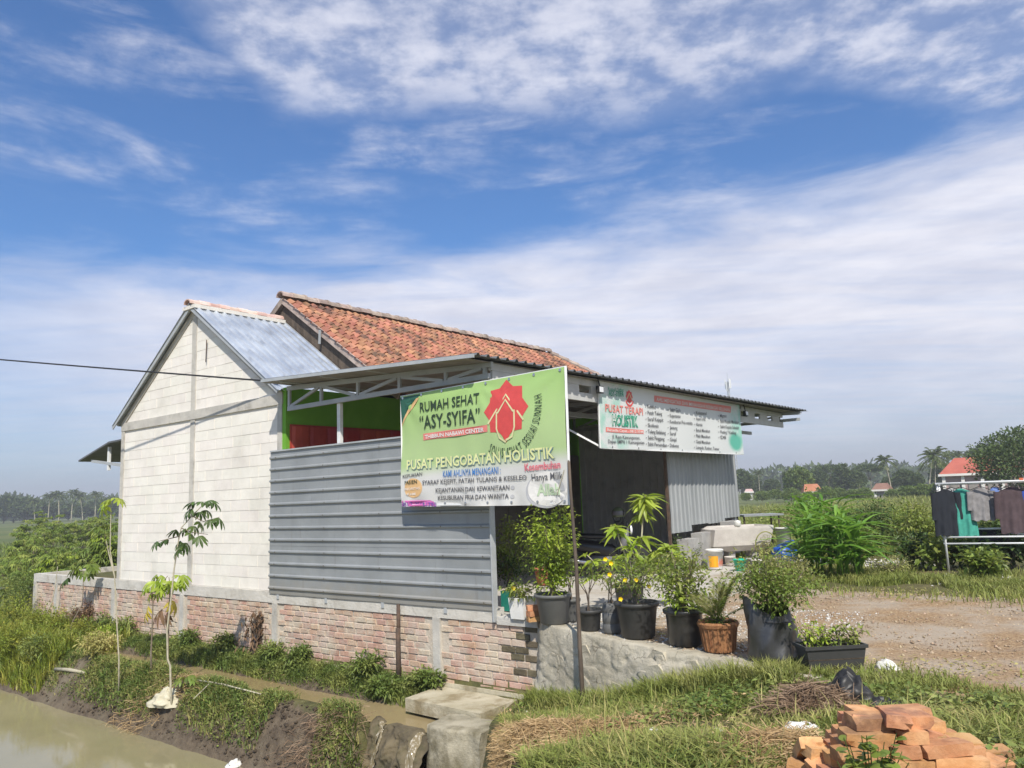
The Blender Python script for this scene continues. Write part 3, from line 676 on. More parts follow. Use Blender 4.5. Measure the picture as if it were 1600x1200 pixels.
# floor edge past the screen
t = MB(); t.bx(-.02, .655, -.035, .5, -.085, .012); t.build('floor_edge', M['concrete'], BW)

# corrugated side screen
mt, k, out = new_mat('screen_zinc'); p = pos(k); sx_ = k.n('ShaderNodeSeparateXYZ'); k.put(sx_.inputs[0], p)
c = k.mix(k.step(k.noise(p, 1.5, 5, .6), .3, .7), (.27, .285, .29), (.33, .345, .35))
stk = k.m('MULTIPLY', k.step(k.noise(k.vm('MULTIPLY', p, (5, 5, .35)), 2.2, 5, .65), .56, .74), .45); c = k.mix(stk, c, (.20, .19, .175))
mudd = k.m('MULTIPLY', k.step(k.m('ADD', sx_.outputs[2], k.m('MULTIPLY', k.noise(p, 5, 5, .6), .5)), .72, .30), .6); c = k.mix(mudd, c, (.30, .27, .215))
rst = k.m('MULTIPLY', k.step(k.noise(k.vm('MULTIPLY', p, (9, 9, 1.6)), 2.0, 6, .7), .68, .80), .7); c = k.mix(rst, c, (.20, .12, .075))
b_ = k.n('ShaderNodeBsdfPrincipled'); k.put(b_.inputs['Base Color'], c); b_.inputs['Roughness'].default_value = .48; b_.inputs['Metallic'].default_value = .2; k.put(out.inputs[0], b_.outputs[0]); M['screen'] = mt
SC_ = thing('side_screen', 'grey corrugated metal screen with horizontal ribs behind green banner', 'screen', P(3.2, -.02, .1))
for i in range(3):
    z0 = .085 + i * .8175; z1 = z0 + .835
    off = -.030 - .004 * (i % 2)
    t = MB(); corr(t, P(.69, off, z0), P(.69, off, z1), P(5.79 - .01 * i, off, z0), P(5.79 - .01 * i, off, z1), -Rd, .2045, .028, .10, .10, nv=22, wob=.007); t.build('corrugated_sheet', M['screen'], SC_)
sr = MB()
for l in (.85, 1.6, 2.9, 4.25, 5.6):
    for i in range(12):
        sr.lathe(P(l + random.uniform(-.02, .02), -.062, .085 + .2045 * (i + .5)), [(.009, 0), (.009, .004), (.004, .008)], 6, -Rd)
so = sr.build('screws', M['rust'], SC_); so['kind'] = 'stuff'
t = MB(); t.bx(.668, .69, -.075, .02, -.05, 2.56); t.build('edge_post', M['truss'], SC_)
t = MB(); t.bx(.66, 5.76, -.058, -.02, 2.541, 2.566); t.build('top_trim', M['truss'], SC_)
for l in (5.55, 4.25, 2.9, 1.6):
    t = MB(); t.bx(l - .03, l + .03, -.026, .03, .0, .10); t.build('bracket', M['truss'], SC_)
for l in (5.0, 2.2):
    t = MB(); t.bx(l - .03, l + .03, .02, .06, .0, 2.5); t.build('frame_post', M['truss'], SC_)

# dark end wall and lit front panel of corrugated metal
EW = thing('sheet_wall', 'dark corrugated metal wall with upright ribs at the shaded terrace end', 'wall', P(3.2, 9.42, 0))
for i in range(5):
    l0 = 1.05 + i * .86
    t = MB(); e = .004 * (i % 2); corr(t, P(l0, 9.42 + e, .0), P(l0 + .87, 9.42 + e, .0), P(l0, 9.42 + e, 2.05), P(l0 + .87, 9.42 + e, 2.05), -Rd, .20, .045, .12, .05, nv=6, wob=.008); t.build('lower_sheet', M['zinc_in'], EW)
    t = MB(); corr(t, P(l0, 9.414 + e, 1.98), P(l0 + .87, 9.414 + e, 1.98), P(l0, 9.414 + e, 3.42), P(l0 + .87, 9.414 + e, 3.42), -Rd, .20, .03, .10, .08); t.build('upper_sheet', M['zinc_in'], EW)
FP_ = thing('sheet_panel', 'sunlit pale corrugated metal panel under the white sign', 'panel', P(1.0, 7.6, .8))
for i in range(4):
    r0 = 5.92 + i * .865; zb = (.74, .86, .84, .92)[i]
    t = MB(); e = .004 * (i % 2); corr(t, P(1.0 - e, r0, zb), P(1.0 - e, r0 + .875, zb), P(1.0 - e, r0, 3.2), P(1.0 - e, r0 + .875, 3.2), -Ld, .19, .026, .16, .12, nv=12, wob=.008); t.build('corrugated_sheet', M['zinc'], FP_)
t = MB(); t.bx(1.0, 1.05, 5.86, 5.905, .0, 3.2); t.build('edge_post', M['rust'], FP_)

# ================================================================== stone wall, slab, weir
SW = thing('stone_wall', 'rough mortared stone retaining wall below the row of flower pots', 'wall', P(-1.8, -.9, -.6))
lw = np.linspace(.0, -3.95, 150)
from mathutils import noise as _n
def wall_pt(i, v, out_=0):
    l = lw[i]; e = edge_r(l) - .035; g = base_g(l) - .25; z = .012 + (g - .012) * v
    q = Vector((l * 3.1 + .25 * noise.noise((l * 4, z * 4, 7)), z * 4.2 + .25 * noise.noise((l * 4, z * 4, 11)), 3.3))
    dd, _p = _n.voronoi(q); edge_ = dd[1] - dd[0]; smear = max(0.0, min(1.0, .5 + 1.3 * noise.noise((l * 1.1, z * 1.3, 21))))
    stn = min(1.0, edge_ * 4.5); cell = noise.noise(_p[0] * 5.1)
    rough = (.030 * stn + .022 * cell * stn) * (1 - .75 * smear) + .010 * noise.noise((l * 14, z * 14, 2)) + .005 * noise.noise((l * 38, z * 38, 6))
    pit = noise.noise((l * 7.5, z * 9, 33)); rough -= .035 * max(0, pit - .42) * 1.2
    bulge = .11 * v ** .7 + .05 * noise.noise((l * 1.9, v * 1.6, 2.2)) * min(1, v * 5) + rough * min(1, .25 + v * 6) + out_
    tang = P(l - .01, edge_r(l - .01)) - P(l + .01, edge_r(l + .01)); tang.normalize(); nrm = Vector((tang.y, -tang.x, 0)); nrm = nrm if nrm.dot(Rd) < 0 else -nrm
    return P(l, e, z) + nrm * bulge, nrm
NV = 54
mt, k, out = new_mat('wall_stone'); p = pos(k); vo = k.n('ShaderNodeTexVoronoi', feature='DISTANCE_TO_EDGE'); k.put(vo.inputs['Vector'], k.vm('ADD', p, k.vm('MULTIPLY', k.noise(p, 3, 4, .6, 'Color'), (.25, .25, .25)))); vo.inputs['Scale'].default_value = 4.2
c = k.mix(k.step(k.noise(p, 3, 5, .6), .3, .7), (.40, .355, .265), (.54, .49, .385)); c = k.mix(k.m('MULTIPLY', k.step(k.noise(p, 2.2, 6, .65), .5, .7), .6), c, (.24, .215, .15)); c = k.mix(k.m('MULTIPLY', k.m('MULTIPLY', k.step(vo.outputs['Distance'], .035, .0), k.step(k.noise(p, 4, 4, .6), .46, .62)), .8), c, (.12, .10, .07)); c = k.mix(k.m('MULTIPLY', k.step(k.noise(p, 26, 4, .7), .60, .72), .5), c, (.17, .15, .11))
b_ = k.n('ShaderNodeBsdfPrincipled'); k.put(b_.inputs['Base Color'], c); b_.inputs['Roughness'].default_value = .93; bn = k.n('ShaderNodeBump'); bn.inputs['Strength'].default_value = .8; bn.inputs['Distance'].default_value = .02; k.put(bn.inputs['Height'], k.noise(p, 30, 6, .7)); k.put(b_.inputs['Normal'], bn.outputs[0]); k.put(out.inputs[0], b_.outputs[0]); M['wall_stone'] = mt
mb = MB()
for j in range(-3, NV + 1):
    for i in range(len(lw)):
        if j < 0:
            l = lw[i]; p_, n_ = wall_pt(i, 0); mb.v.append(Vector((p_.x, p_.y, .012 + .004 * j)) - n_ * (.09 * -j))
        else: mb.v.append(wall_pt(i, j / NV)[0])
n = len(lw)
for j in range(NV + 3):
    for i in range(n - 1): q = j * n + i; mb.f.append((q, q + n, q + n + 1, q + 1))
core = mb.build('mortar_core', M['wall_stone'], SW, smooth=True)
rs = random.Random(3)
def rock(mbx, c, n_, w, h, d, seed):
    up = Z; sd = n_.cross(up).normalized(); up = sd.cross(n_)
    R_ = random.Random(seed); k_ = R_.randint(6, 8); ring = []
    for i in range(k_):
        a = 2 * math.pi * i / k_ + R_.uniform(-.25, .25); ring.append((math.cos(a) * w * R_.uniform(.8, 1.1), math.sin(a) * h * R_.uniform(.8, 1.1)))
    base = [c + sd * x + up * y - n_ * .04 for x, y in ring]; mid = [c + sd * x * .93 + up * y * .93 + n_ * d * .5 for x, y in ring]; topr = [c + sd * x * .58 + up * y * .58 + n_ * d * R_.uniform(.85, 1.1) for x, y in ring]
    b = len(mbx.v); mbx.v += base + mid + topr + [c + n_ * d * 1.05]
    for L_ in (0, 1):
        for i in range(k_): q = b + L_ * k_; mbx.f.append((q + i, q + (i + 1) % k_, q + k_ + (i + 1) % k_, q + k_ + i))
    for i in range(k_): mbx.f.append((b + 2 * k_ + i, b + 2 * k_ + (i + 1) % k_, b + 3 * k_))
for t_ in range(26):
    i = rs.randint(12, 134); hgt = .012 - base_g(lw[i]); v = rs.uniform(.08, .8)
    if hgt < .12: continue
    c_, n_ = wall_pt(i, v); s_ = rs.uniform(.07, .16) * min(1, hgt / .5)
    t = MB(); rock(t, c_, n_, s_ * 1.5, s_ * .95, rs.uniform(-.012, .003), t_)
    o = t.build('stone', M['wall_stone'], SW, smooth=rs.random() < .5)

CS = MB(); CS.slab([P(.33, -.80, -1.16), P(1.69, -.74, -1.16), P(1.74, -.04, -1.16), P(.33, -.04, -1.16)][::-1], Z, .165)
tag(CS.build('concrete_slab', M['slab'], None, P(1, -.4, -1.1)), 'ochre stained concrete slab bridging the channel at the wall corner', 'slab')
WB = MB()
def pier_pt(u, v):
    """concrete block: flat worn top, then the upright broken front"""
    l = .79 - u * .80 + .012 * noise.noise((u * 7, v * 7, 1)); k_ = .012 * noise.noise((u * 6, v * 8, 4)) + .004 * noise.noise((u * 19, v * 23, 4))
    if v < .38: t = v / .38; return P(l, -.80 - t * (.44 + .05 * math.sin(u * 5)), -1.045 - .03 * t + k_)
    t = (v - .38) / .62; return P(l + .05 * t * (u - .5), -1.24 - .05 * math.sin(u * 5) - .10 * t - k_ * 2.2, -1.078 - t * 1.15)
WB.grid(pier_pt, 26, 40)
for ue in (0, 1):
    n0 = len(WB.v); WB.v += [pier_pt(ue, v) for v in np.linspace(0, 1, 14)] + [P(.79 - ue * .80, -.80, -2.2)]
    WB.f += [(n0 + i, n0 + i + 1, n0 + 14) if ue else (n0 + i + 1, n0 + i, n0 + 14) for i in range(13)]
tag(WB.build('weir_pier', M['pier'], None, P(.4, -1.3, -1.9), smooth=True), 'pale concrete pier right of the little waterfall', 'pier')
def lump(fn, nu, nv): return MB().grid(fn, nu, nv)
def dam_z(l, tt):
    nt_ = .075 * (math.exp(-((l - 1.56) / .07) ** 2) + math.exp(-((l - .86) / .06) ** 2))
    return -1.165 + .03 * noise.noise((l * 4, tt * 2, 8)) - nt_ * math.exp(-tt * 4) - max(0, tt - .10) ** 1.3 * 1.0
def dam_pt(l, tt, off=0.0):
    bul = .13 * noise.noise((l * 3.6, tt * 3.2, 1)) + .07 * noise.noise((l * 9, tt * 8, 3)) + .03 * noise.noise((l * 23, tt * 23, 5))
    r_ = -1.20 - min(tt, .42) * .62 - max(0, tt - .42) * .36 + .16 * ((l - 1.2) / .55) ** 2 * .5 - bul * min(1, tt * 5)
    return P(l, r_ - off, dam_z(l, tt) + off * .6)
mb = lump(lambda u, v: dam_pt(1.84 - u * 1.12, v * 1.2 - .06), 64, 64); tag(mb.build('mossy_weir', M['moss_block'], None, P(1.2, -1.5, -1.8), smooth=True), 'dark mossy rounded weir holding back the brown channel', 'weir')
mt, k, out = new_mat('falling_water'); b_ = k.n('ShaderNodeBsdfPrincipled'); k.put(b_.inputs['Base Color'], k.mix(k.step(k.noise(k.vm('MULTIPLY', pos(k), (14, 14, 2.2)), 3, 5), .48, .70), (.20, .16, .09), (.50, .46, .38))); b_.inputs['Roughness'].default_value = .12; k.put(out.inputs[0], b_.outputs[0]); M['fall'] = mt
wf = MB()
for (lc, w, t1) in ((1.57, .10, 1.1), (.85, .085, 1.1), (1.49, .03, .9)):
    wf.grid(lambda u, v: dam_pt(lc + (u - .5) * w * (1 + .8 * noise.noise((v * 4, lc, 2))) + .035 * math.sin(v * 6 + lc), v * t1, .012 + .012 * math.sin(u * 3.14) * (1 + noise.noise((u * 6, v * 9, lc)))), 6, 26)
tag(wf.build('waterfall', M['fall'], smooth=True), 'thin brown water spilling over the weir into the pond', kind='structure')

# ================================================================== lettering
def text_mesh(s, bold=0.0):
    cu = bpy.data.curves.new('lettering', 'FONT'); cu.body = s; cu.size = 1.0; cu.offset = bold; cu.resolution_u = 2
    ob = bpy.data.objects.new('lettering_tmp', cu); me = bpy.data.meshes.new_from_object(ob)
    v = np.array([tuple(q.co) for q in me.vertices]) if len(me.vertices) else np.zeros((0, 3)); f = [tuple(q.vertices) for q in me.polygons]
    bpy.data.objects.remove(ob); bpy.data.curves.remove(cu); bpy.data.meshes.remove(me); return v, f
class Sheet:
    """printed cloth: maps u,v (0..1, v down) to a gently rippled hanging sheet"""
    def __init__(s, TL, TR, BL, BR, ripple):
        s.TL, s.TR, s.BL, s.BR = TL, TR, BL, BR; s.W = (TR - TL).length; s.H = (BL - TL).length; s.ripple = ripple
        s.n = (TR - TL).cross(TL - BL).normalized()
        if s.n.dot(Vector((0, 0, EYE)) - TL) < 0: s.n = -s.n
    def at(s, u, v, off=0.0):
        p = s.TL.lerp(s.TR, u).lerp(s.BL.lerp(s.BR, u), v); return p + s.n * (s.ripple(u, v) + off)
    def uv(s, x, y):
        d = ray(x, y); o = Vector((0, 0, EYE)); t = (s.TL - o).dot(s.n) / d.dot(s.n); p = o + d * t - s.TL
        ex = (s.TR - s.TL) / s.W; ey = (s.BL - s.TL) / s.H; c = ex.dot(ey); a, b = p.dot(ex), p.dot(ey)
        return ((a - c * b) / (1 - c * c) / s.W, (b - c * a) / (1 - c * c) / s.H)
    def poly(s, pts, mat, parent, off=.004, name='print'):
        """flat printed patch, fanned from its centre"""
        cx = sum(p[0] for p in pts) / len(pts); cy = sum(p[1] for p in pts) / len(pts)
        mb = MB(); k_ = len(pts); vs = [s.at(cx, cy, off)] + [s.at((cx + (x - cx) * f_), (cy + (y - cy) * f_), off) for f_ in (.33, .66, 1) for x, y in pts]
        fs = [(0, 1 + i, 1 + (i + 1) % k_) for i in range(k_)] + [(1 + L_ * k_ + i, 1 + (L_ + 1) * k_ + i, 1 + (L_ + 1) * k_ + (i + 1) % k_, 1 + L_ * k_ + (i + 1) % k_) for L_ in (0, 1) for i in range(k_)]
        mb.add(vs, fs); return mb.build(name, mat, parent)
    def text(s, body, x0, y0, x1, h, mat, parent, off=.012, bold=0.0, slope=0.0, shadow=None):
        """x0..x1 = u span, y0 = baseline v, h = cap height as share of sheet height"""
        v, f = text_mesh(body, bold)
        if not len(v): return
        a, b = v[:, 0].min(), v[:, 0].max(); cap = .70
        for (mt_, du, dv, oo) in ([(shadow, .004, .006, -.002)] if shadow else []) + [(mat, 0, 0, 0)]:
            mb = MB(); mb.add([s.at(x0 + (q[0] - a) / (b - a) * (x1 - x0) + du, y0 - q[1] / cap * h + slope * (q[0] - a) / (b - a) + dv, off + oo) for q in v], f)
            mb.build('lettering', mt_, parent)
    def ring(s, pts, w, mat, parent, off=.006, close=False):
        """printed line of width w (share of sheet height)"""
        mb = MB(); k_ = w / 2; asp = s.H / s.W
        P2 = [Vector((x / asp, y)) for x, y in pts]; m_ = len(P2); vs = []
        for i, p in enumerate(P2):
            a = P2[(i - 1) % m_] if close or i else P2[0]; c = P2[(i + 1) % m_] if close or i < m_ - 1 else P2[-1]
            t = (c - a).normalized(); nn = Vector((-t.y, t.x))
            for sg in (1, -1): q = p + nn * (k_ * sg); vs.append(s.at(q.x * asp, q.y, off))
        e = m_ if close else m_ - 1
        mb.add(vs, [(2 * i, 2 * ((i + 1) % m_), 2 * ((i + 1) % m_) + 1, 2 * i + 1) for i in range(e)]); mb.build('print', mat, parent)

def cloth_mat(name, fn, rough=.5):
    mt, k, out = new_mat(name); c = fn(k); b = k.n('ShaderNodeBsdfPrincipled'); k.put(b.inputs['Base Color'], c); k.put(b.inputs['Roughness'], rough); b.inputs['Specular IOR Level'].default_value = .35
    tl = k.n('ShaderNodeBsdfTranslucent'); k.put(tl.inputs[0], c); x = k.n('ShaderNodeMixShader'); x.inputs[0].default_value = .12; k.put(x.inputs[1], b.outputs[0]); k.put(x.inputs[2], tl.outputs[0]); k.put(out.inputs[0], x.outputs[0]); return mt
def ink(name, c): 
    M[name] = plain(name, c, .55, var=0); return M[name]
ink('ink_dark', (.03, .055, .03)); ink('ink_grey', (.10, .10, .11)); ink('ink_red', (.62, .075, .07)); ink('ink_white', (.72, .70, .66)); ink('ink_blue', (.06, .20, .50)); ink('ink_pink', (.72, .18, .22)); ink('ink_cream', (.72, .74, .36)); ink('ink_shadow', (.17, .27, .30)); ink('ink_darkgreen', (.025, .11, .075)); ink('ink_peach', (.72, .46, .22)); ink('ink_magenta', (.62, .16, .42)); ink('ink_violet', (.22, .10, .42)); ink('ink_palegreen', (.50, .62, .42)); ink('ink_line', (.66, .62, .34)); ink('ink_lightgrey', (.45, .45, .46)); ink('ink_green', (.03, .30, .18)); ink('ink_mint', (.30, .58, .47)); ink('ink_coral', (.72, .22, .19))

# ---- big green banner
def rip1(u, v):
    w = .014 * math.sin(u * 9 + v * 2.5) * (.3 + .7 * v) + .012 * math.sin(u * 4 - v * 7 + 1) + .016 * max(0, v - .84) / .16 * math.sin(u * 31 + 2 * math.sin(u * 9)) + .03 * math.sin(math.pi * u) * math.sin(math.pi * v)
    for cu_, cv_ in ((0, 0), (1, 0), (0, 1), (1, 1), (.5, 0), (.5, 1)):
        du, dv = (u - cu_) * 1.8, v - cv_; d_ = math.hypot(du, dv); a_ = math.atan2(dv, du); w += .009 * math.exp(-d_ * 3.2) * min(1, d_ * 8) * math.sin(a_ * 11 + cu_ * 3)
    return w
B1 = Sheet(D(626, 620, 11.38), D(881, 573, 9.38), D(629, 792, 11.38), D(888, 789, 9.38), rip1)
BN = thing('banner', 'large green and white clinic banner with red star logo', 'banner', B1.BL.lerp(B1.BR, .5))
def ban_col(k):
    uvn = k.n('ShaderNodeUVMap'); sp_ = k.n('ShaderNodeSeparateXYZ'); k.put(sp_.inputs[0], uvn.outputs[0]); u, v = sp_.outputs[0], sp_.outputs[1]
    bnd = k.m('ADD', v, k.m('MULTIPLY', k.m('SUBTRACT', u, .5), .06))
    c = k.mix(k.step(bnd, .0, .55), (.40, .60, .21), (.47, .62, .29)); c = k.mix(k.step(bnd, .60, .74), c, (.70, .69, .66))
    return k.mix(k.m('MULTIPLY', k.step(k.noise(pos(k), 5, 5, .6), .55, .75), .12), c, (.4, .38, .3))
M['banner_cloth'] = cloth_mat('banner_cloth', ban_col)
def sheet_cloth(S, nu, nv, mat, parent, name):
    mb = MB(); mb.grid(lambda u, v: S.at(u, v, 0), nu, nv); mb.grid(lambda u, v: S.at(u, v, -.003), nu, nv, True); o = mb.build(name, mat, parent, smooth=True)
    uvl = o.data.uv_layers.new(name='UVMap'); n_ = (nu + 1) * (nv + 1); vi = np.empty(len(o.data.loops), dtype=np.int32); o.data.loops.foreach_get('vertex_index', vi); vi %= n_
    uvl.data.foreach_set('uv', np.stack([(vi % (nu + 1)) / nu, (vi // (nu + 1)) / nv], -1).astype(np.float32).ravel()); return o
sheet_cloth(B1, 60, 36, M['banner_cloth'], BN, 'cloth')
def fp(S, px, py): return S.uv(600 + px / 5, 560 + py / 5)
# corner swirl, circle, number strip
B1.poly([fp(B1, *q) for q in ((132, 308), (232, 290), (300, 280), (240, 330), (190, 400), (155, 470), (137, 520))], M['ink_darkgreen'], BN)
B1.poly([fp(B1, *q) for q in ((262, 312), (285, 306), (232, 392), (188, 440), (160, 490), (142, 530), (139, 523), (156, 475), (190, 405))], M['ink_peach'], BN, .006)
def circ(cx, cy, rx, ry, k_=26): return [(cx + rx * math.cos(a), cy + ry * math.sin(a)) for a in np.linspace(0, 2 * math.pi, k_, endpoint=False)]
c0 = fp(B1, 238, 1010); B1.poly(circ(c0[0], c0[1], .062, .085), M['ink_peach'], BN, .004)
c0 = fp(B1, 1285, 1000); B1.poly(circ(c0[0] - .012, c0[1] + .0, .10, .128), M['ink_lightgrey'], BN, .003); B1.poly(circ(c0[0], c0[1] - .012, .10, .125), M['ink_white'], BN, .005)
B1.poly([(.004, .945), (.20, .945), (.225, .96), (.235, .996), (.004, .996)], M['ink_magenta'], BN, .005)
def T1(body, a, b, hpx, mat, bold=.0, **kw):
    ua, ub = fp(B1, *a), fp(B1, *b); B1.text(body, ua[0], ua[1], ub[0], hpx, M[mat], BN, bold=bold, slope=ub[1] - ua[1], **kw)
T1('RUMAH SEHAT', (292, 420), (755, 345), .085, 'ink_dark', .012)
T1('\u201cASY-SYIFA\u201d', (290, 552), (768, 490), .115, 'ink_dark', .012)
a_, b_ = fp(B1, 312, 612), fp(B1, 826, 540)
B1.poly([(a_[0], a_[1] - .028), (b_[0], b_[1] - .030), (b_[0], b_[1] + .026), (a_[0], a_[1] + .030)], M['ink_coral'], BN, .004)
T1('THIBBUN NABAWI CENTER', (328, 626), (800, 562), .032, 'ink_white', .03)
T1('PUSAT PENGOBATAN HOLISTIK', (188, 868), (1348, 752), .084, 'ink_cream', .022, shadow=M['ink_shadow'])
T1('KAMI AHLINYA MENANGANI :', (470, 920), (932, 880), .055, 'ink_blue', .01)
T1('SYARAF KEJEPIT, PATAH TULANG & KESELEO', (312, 982), (1130, 922), .036, 'ink_grey', .012)
T1('KEJANTANAN DAN KEWANITAAN', (415, 1040), (1000, 1000), .036, 'ink_grey', .012)
T1('KESUBURAN PRIA DAN WANITA', (430, 1098), (996, 1066), .036, 'ink_grey', .012)
T1('KEPUASAN', (160, 935), (310, 908), .028, 'ink_grey', .015)
T1('PASIEN', (174, 985), (270, 972), .032, 'ink_dark', .015)
T1('PRIORITAS', (168, 1032), (292, 1018), .022, 'ink_white', .01)
T1('KAMI', (196, 1070), (258, 1064), .022, 'ink_white', .01)
T1('Kesembuhan', (1118, 856), (1392, 826), .055, 'ink_pink', .02)
T1('Hanya Milik', (1168, 930), (1408, 906), .052, 'ink_grey', .005)
T1('Allah', (1208, 1038), (1384, 1026), .080, 'ink_palegreen', .03)
T1('0812-3544-1790', (152, 1156), (418, 1150), .038, 'ink_violet', .01)
for q in ((1020, 985), (1018, 1053)):
    c0 = fp(B1, *q); B1.poly(circ(c0[0], c0[1], .011, .016, 10), M['ink_lightgrey'], BN, .005)
# eight pointed star with a leaf shaped house in it
cs = fp(B1, 965, 392); hu = .126; hv_ = hu * B1.W / B1.H
def star_pt(a, r_): return (cs[0] + hu * r_ * math.sin(a), cs[1] - hv_ * r_ * math.cos(a))
star = []
for i in range(16): star.append(star_pt(i * math.pi / 8, 1.0 if i % 2 == 0 else .80))
B1.poly(star, M['ink_red'], BN, .004)
B1.poly([star_pt(math.pi - .42, .74), star_pt(math.pi, 1.10), star_pt(math.pi + .42, .74)], M['ink_red'], BN, .0045)
def sp_(x, y): return (cs[0] + hu * x, cs[1] + hv_ * y)
for pts in ([sp_(-.80, .42), sp_(0, -.50), sp_(.80, .42)], [sp_(-.40, .05), sp_(-.40, .62), sp_(-.28, .92), sp_(0, 1.08)], [sp_(.40, .05), sp_(.40, .62), sp_(.28, .92), sp_(0, 1.02)], [sp_(-.36, .10), sp_(0, -.32), sp_(.36, .10)]):
    B1.ring(pts, .016, M['ink_line'], BN, .010)
# lettering along the arc
arc = 'SOLUSI SEHAT SESUAI SUNNAH'
glyph = [None if ch == ' ' else text_mesh(ch, .006) for ch in arc]
wid = [.34 if g_ is None else (g_[0][:, 0].max() - g_[0][:, 0].min()) + .13 for g_ in glyph]
tot = sum(wid); run = 0.0; RA = hu * 1.27 * B1.W; sc_ = RA * math.radians(213 - 76) / tot
for g_, w_ in zip(glyph, wid):
    a = math.radians(213) - (run + w_ / 2) / tot * math.radians(213 - 76); run += w_
    if g_ is None: continue
    v, f = g_; mx = (v[:, 0].max() + v[:, 0].min()) / 2; mb = MB(); pts = []
    ex = (-math.cos(a), math.sin(a)); ey = (-math.sin(a), -math.cos(a))       # reading direction and letter-up, v upwards
    for q in v:
        x = (q[0] - mx) * sc_ ; y = (q[1] - .70) * .17
        X = RA * math.sin(a) + x * ex[0] + y * ey[0]; Y = RA * math.cos(a) + x * ex[1] + y * ey[1]
        pts.append(B1.at(cs[0] + X / B1.W, cs[1] - Y / B1.H, .011))
    mb.add(pts, f); mb.build('lettering', M['ink_dark'], BN)
# battens along the edges
for (a, b_, w) in ((B1.at(0, 0, -.02), B1.at(1, 0, -.02), .03), (B1.at(0, -.005, -.015), B1.at(0, 1, -.015), .025), (B1.at(1.004, -.005, -.01), B1.at(1.004, 1.0, -.01), .035), (B1.at(.02, .985, -.03), B1.at(.99, .985, -.03), .03)):
    t = MB(); t.bar(a, b_, w, w * .8); t.build('batten', M['white_steel'], BN)
t = MB(); t.bar(B1.at(.985, .75, .015), B1.at(.945, .92, .02), .008, .008); t.build('tie_string', M['sack'], BN)
for i in range(8):
    for vv in (.018, .975):
        t = MB(); t.lathe(B1.at(.02 + i * .137, vv, .004), [(.0, .0), (.020, .0), (.020, .005), (.0, .006)], 9, B1.n); t.build('eyelet', M['chrome'], BN)
# pole and post
pt = D(884, 640, 9.55); pb = G(911, 1092, -.60); l_, r_ = lr(pb); pb = pb + (pb - pt).normalized() * .0; pb.z = min(pb.z, ground_z(l_, r_) - .05)
t = MB(); mid = pt.lerp(pb, .55) + Vector((.015, 0, 0)); t.tube([pt, pt.lerp(pb, .3), mid, pt.lerp(pb, .8), pb - Z * .2], [.017, .019, .022, .024, .028], 8)
tag(t.build('wooden_pole', M['wood'], None, pb, True), 'tall dark wooden pole propping the right end of the green banner', 'pole')
t = MB(); p0 = P(2.47, -.10, .09); t.tube([P(2.48, -.11, -1.25), P(2.47, -.12, -.6), P(2.475, -.115, -.25)], [.038, .036, .034], 8); t.tube([P(2.50, -.085, -.45), P(2.49, -.085, .085)], .028, 8)
tag(t.build('support_post', M['rust'], None, P(2.48, -.1, -1.2), True), 'dark rusty post between the grey screen and the weeds', 'post')

# ---- white sign under the canopy edge
def rip2(u, v): return .006 * math.sin(u * 23 + v * 3) * v + .010 * math.sin(u * 7 + 1) * v
B2 = Sheet(P(.60, 2.82, 3.47), P(.56, 8.86, 3.47), P(.62, 2.79, 2.335), P(.56, 8.86, 2.335), rip2)
SG = thing('sign', 'long white clinic sign hung under the canopy front edge', 'sign', B2.BL.lerp(B2.BR, .5))
def sg_col(k):
    uvn = k.n('ShaderNodeUVMap'); n_ = k.noise(k.vm('MULTIPLY', uvn.outputs[0], (7, 1.6, 1)), 1.6, 5, .6)
    sp_ = k.n('ShaderNodeSeparateXYZ'); k.put(sp_.inputs[0], uvn.outputs[0]); u, v = sp_.outputs[0], sp_.outputs[1]
    lf = k.m('MULTIPLY', k.step(u, .26, .04), k.step(n_, .42, .62)); rt = k.m('MULTIPLY', k.step(u, .84, .99), k.step(n_, .36, .58))
    c = k.mix(lf, (.70, .72, .71), (.36, .62, .52)); c = k.mix(rt, c, (.34, .64, .54))
    du_ = k.m('MULTIPLY', k.m('SUBTRACT', u, .935), 15.0); dv_ = k.m('MULTIPLY', k.m('SUBTRACT', k.m('ADD', v, k.m('MULTIPLY', n_, .15)), .84), 5.5)
    dr = k.step(k.m('SQRT', k.m('ADD', k.m('MULTIPLY', du_, du_), k.m('MULTIPLY', dv_, dv_))), 1.15, .55)
    return k.mix(dr, c, (.12, .48, .36))
M['sign_cloth'] = cloth_mat('sign_cloth', sg_col); sheet_cloth(B2, 60, 10, M['sign_cloth'], SG, 'cloth')
def gp(px, py): return B2.uv(930 + px / 6.6667, 590 + py / 6.6667)
def T2(body, a, b, h, mat, bold=0.0):
    ua, ub = gp(*a), gp(*b); B2.text(body, ua[0], ua[1], ub[0], h, M[mat], SG, bold=bold, slope=ub[1] - ua[1])
T2('Rumah Sehat', (128, 136), (292, 150), .060, 'ink_green'); T2('ASY-SYIFA', (134, 190), (292, 200), .085, 'ink_green', .02)
cs2 = gp(352, 200); h2 = .021; v2 = h2 * B2.W / B2.H
B2.poly([(cs2[0] + h2 * (1 if i % 2 == 0 else .8) * math.sin(i * math.pi / 8), cs2[1] - v2 * (1.0 if i % 2 == 0 else .8) * math.cos(i * math.pi / 8)) for i in range(16)], M['ink_red'], SG)
B2.ring([(cs2[0] - h2 * .7, cs2[1] + v2 * .35), (cs2[0], cs2[1] - v2 * .5), (cs2[0] + h2 * .7, cs2[1] + v2 * .35)], .02, M['ink_line'], SG)
B2.ring([(cs2[0] + h2 * 1.15 * math.sin(a), cs2[1] - v2 * 1.25 * math.cos(a)) for a in np.linspace(2.0, 4.2, 12)], .03, M['ink_red'], SG)
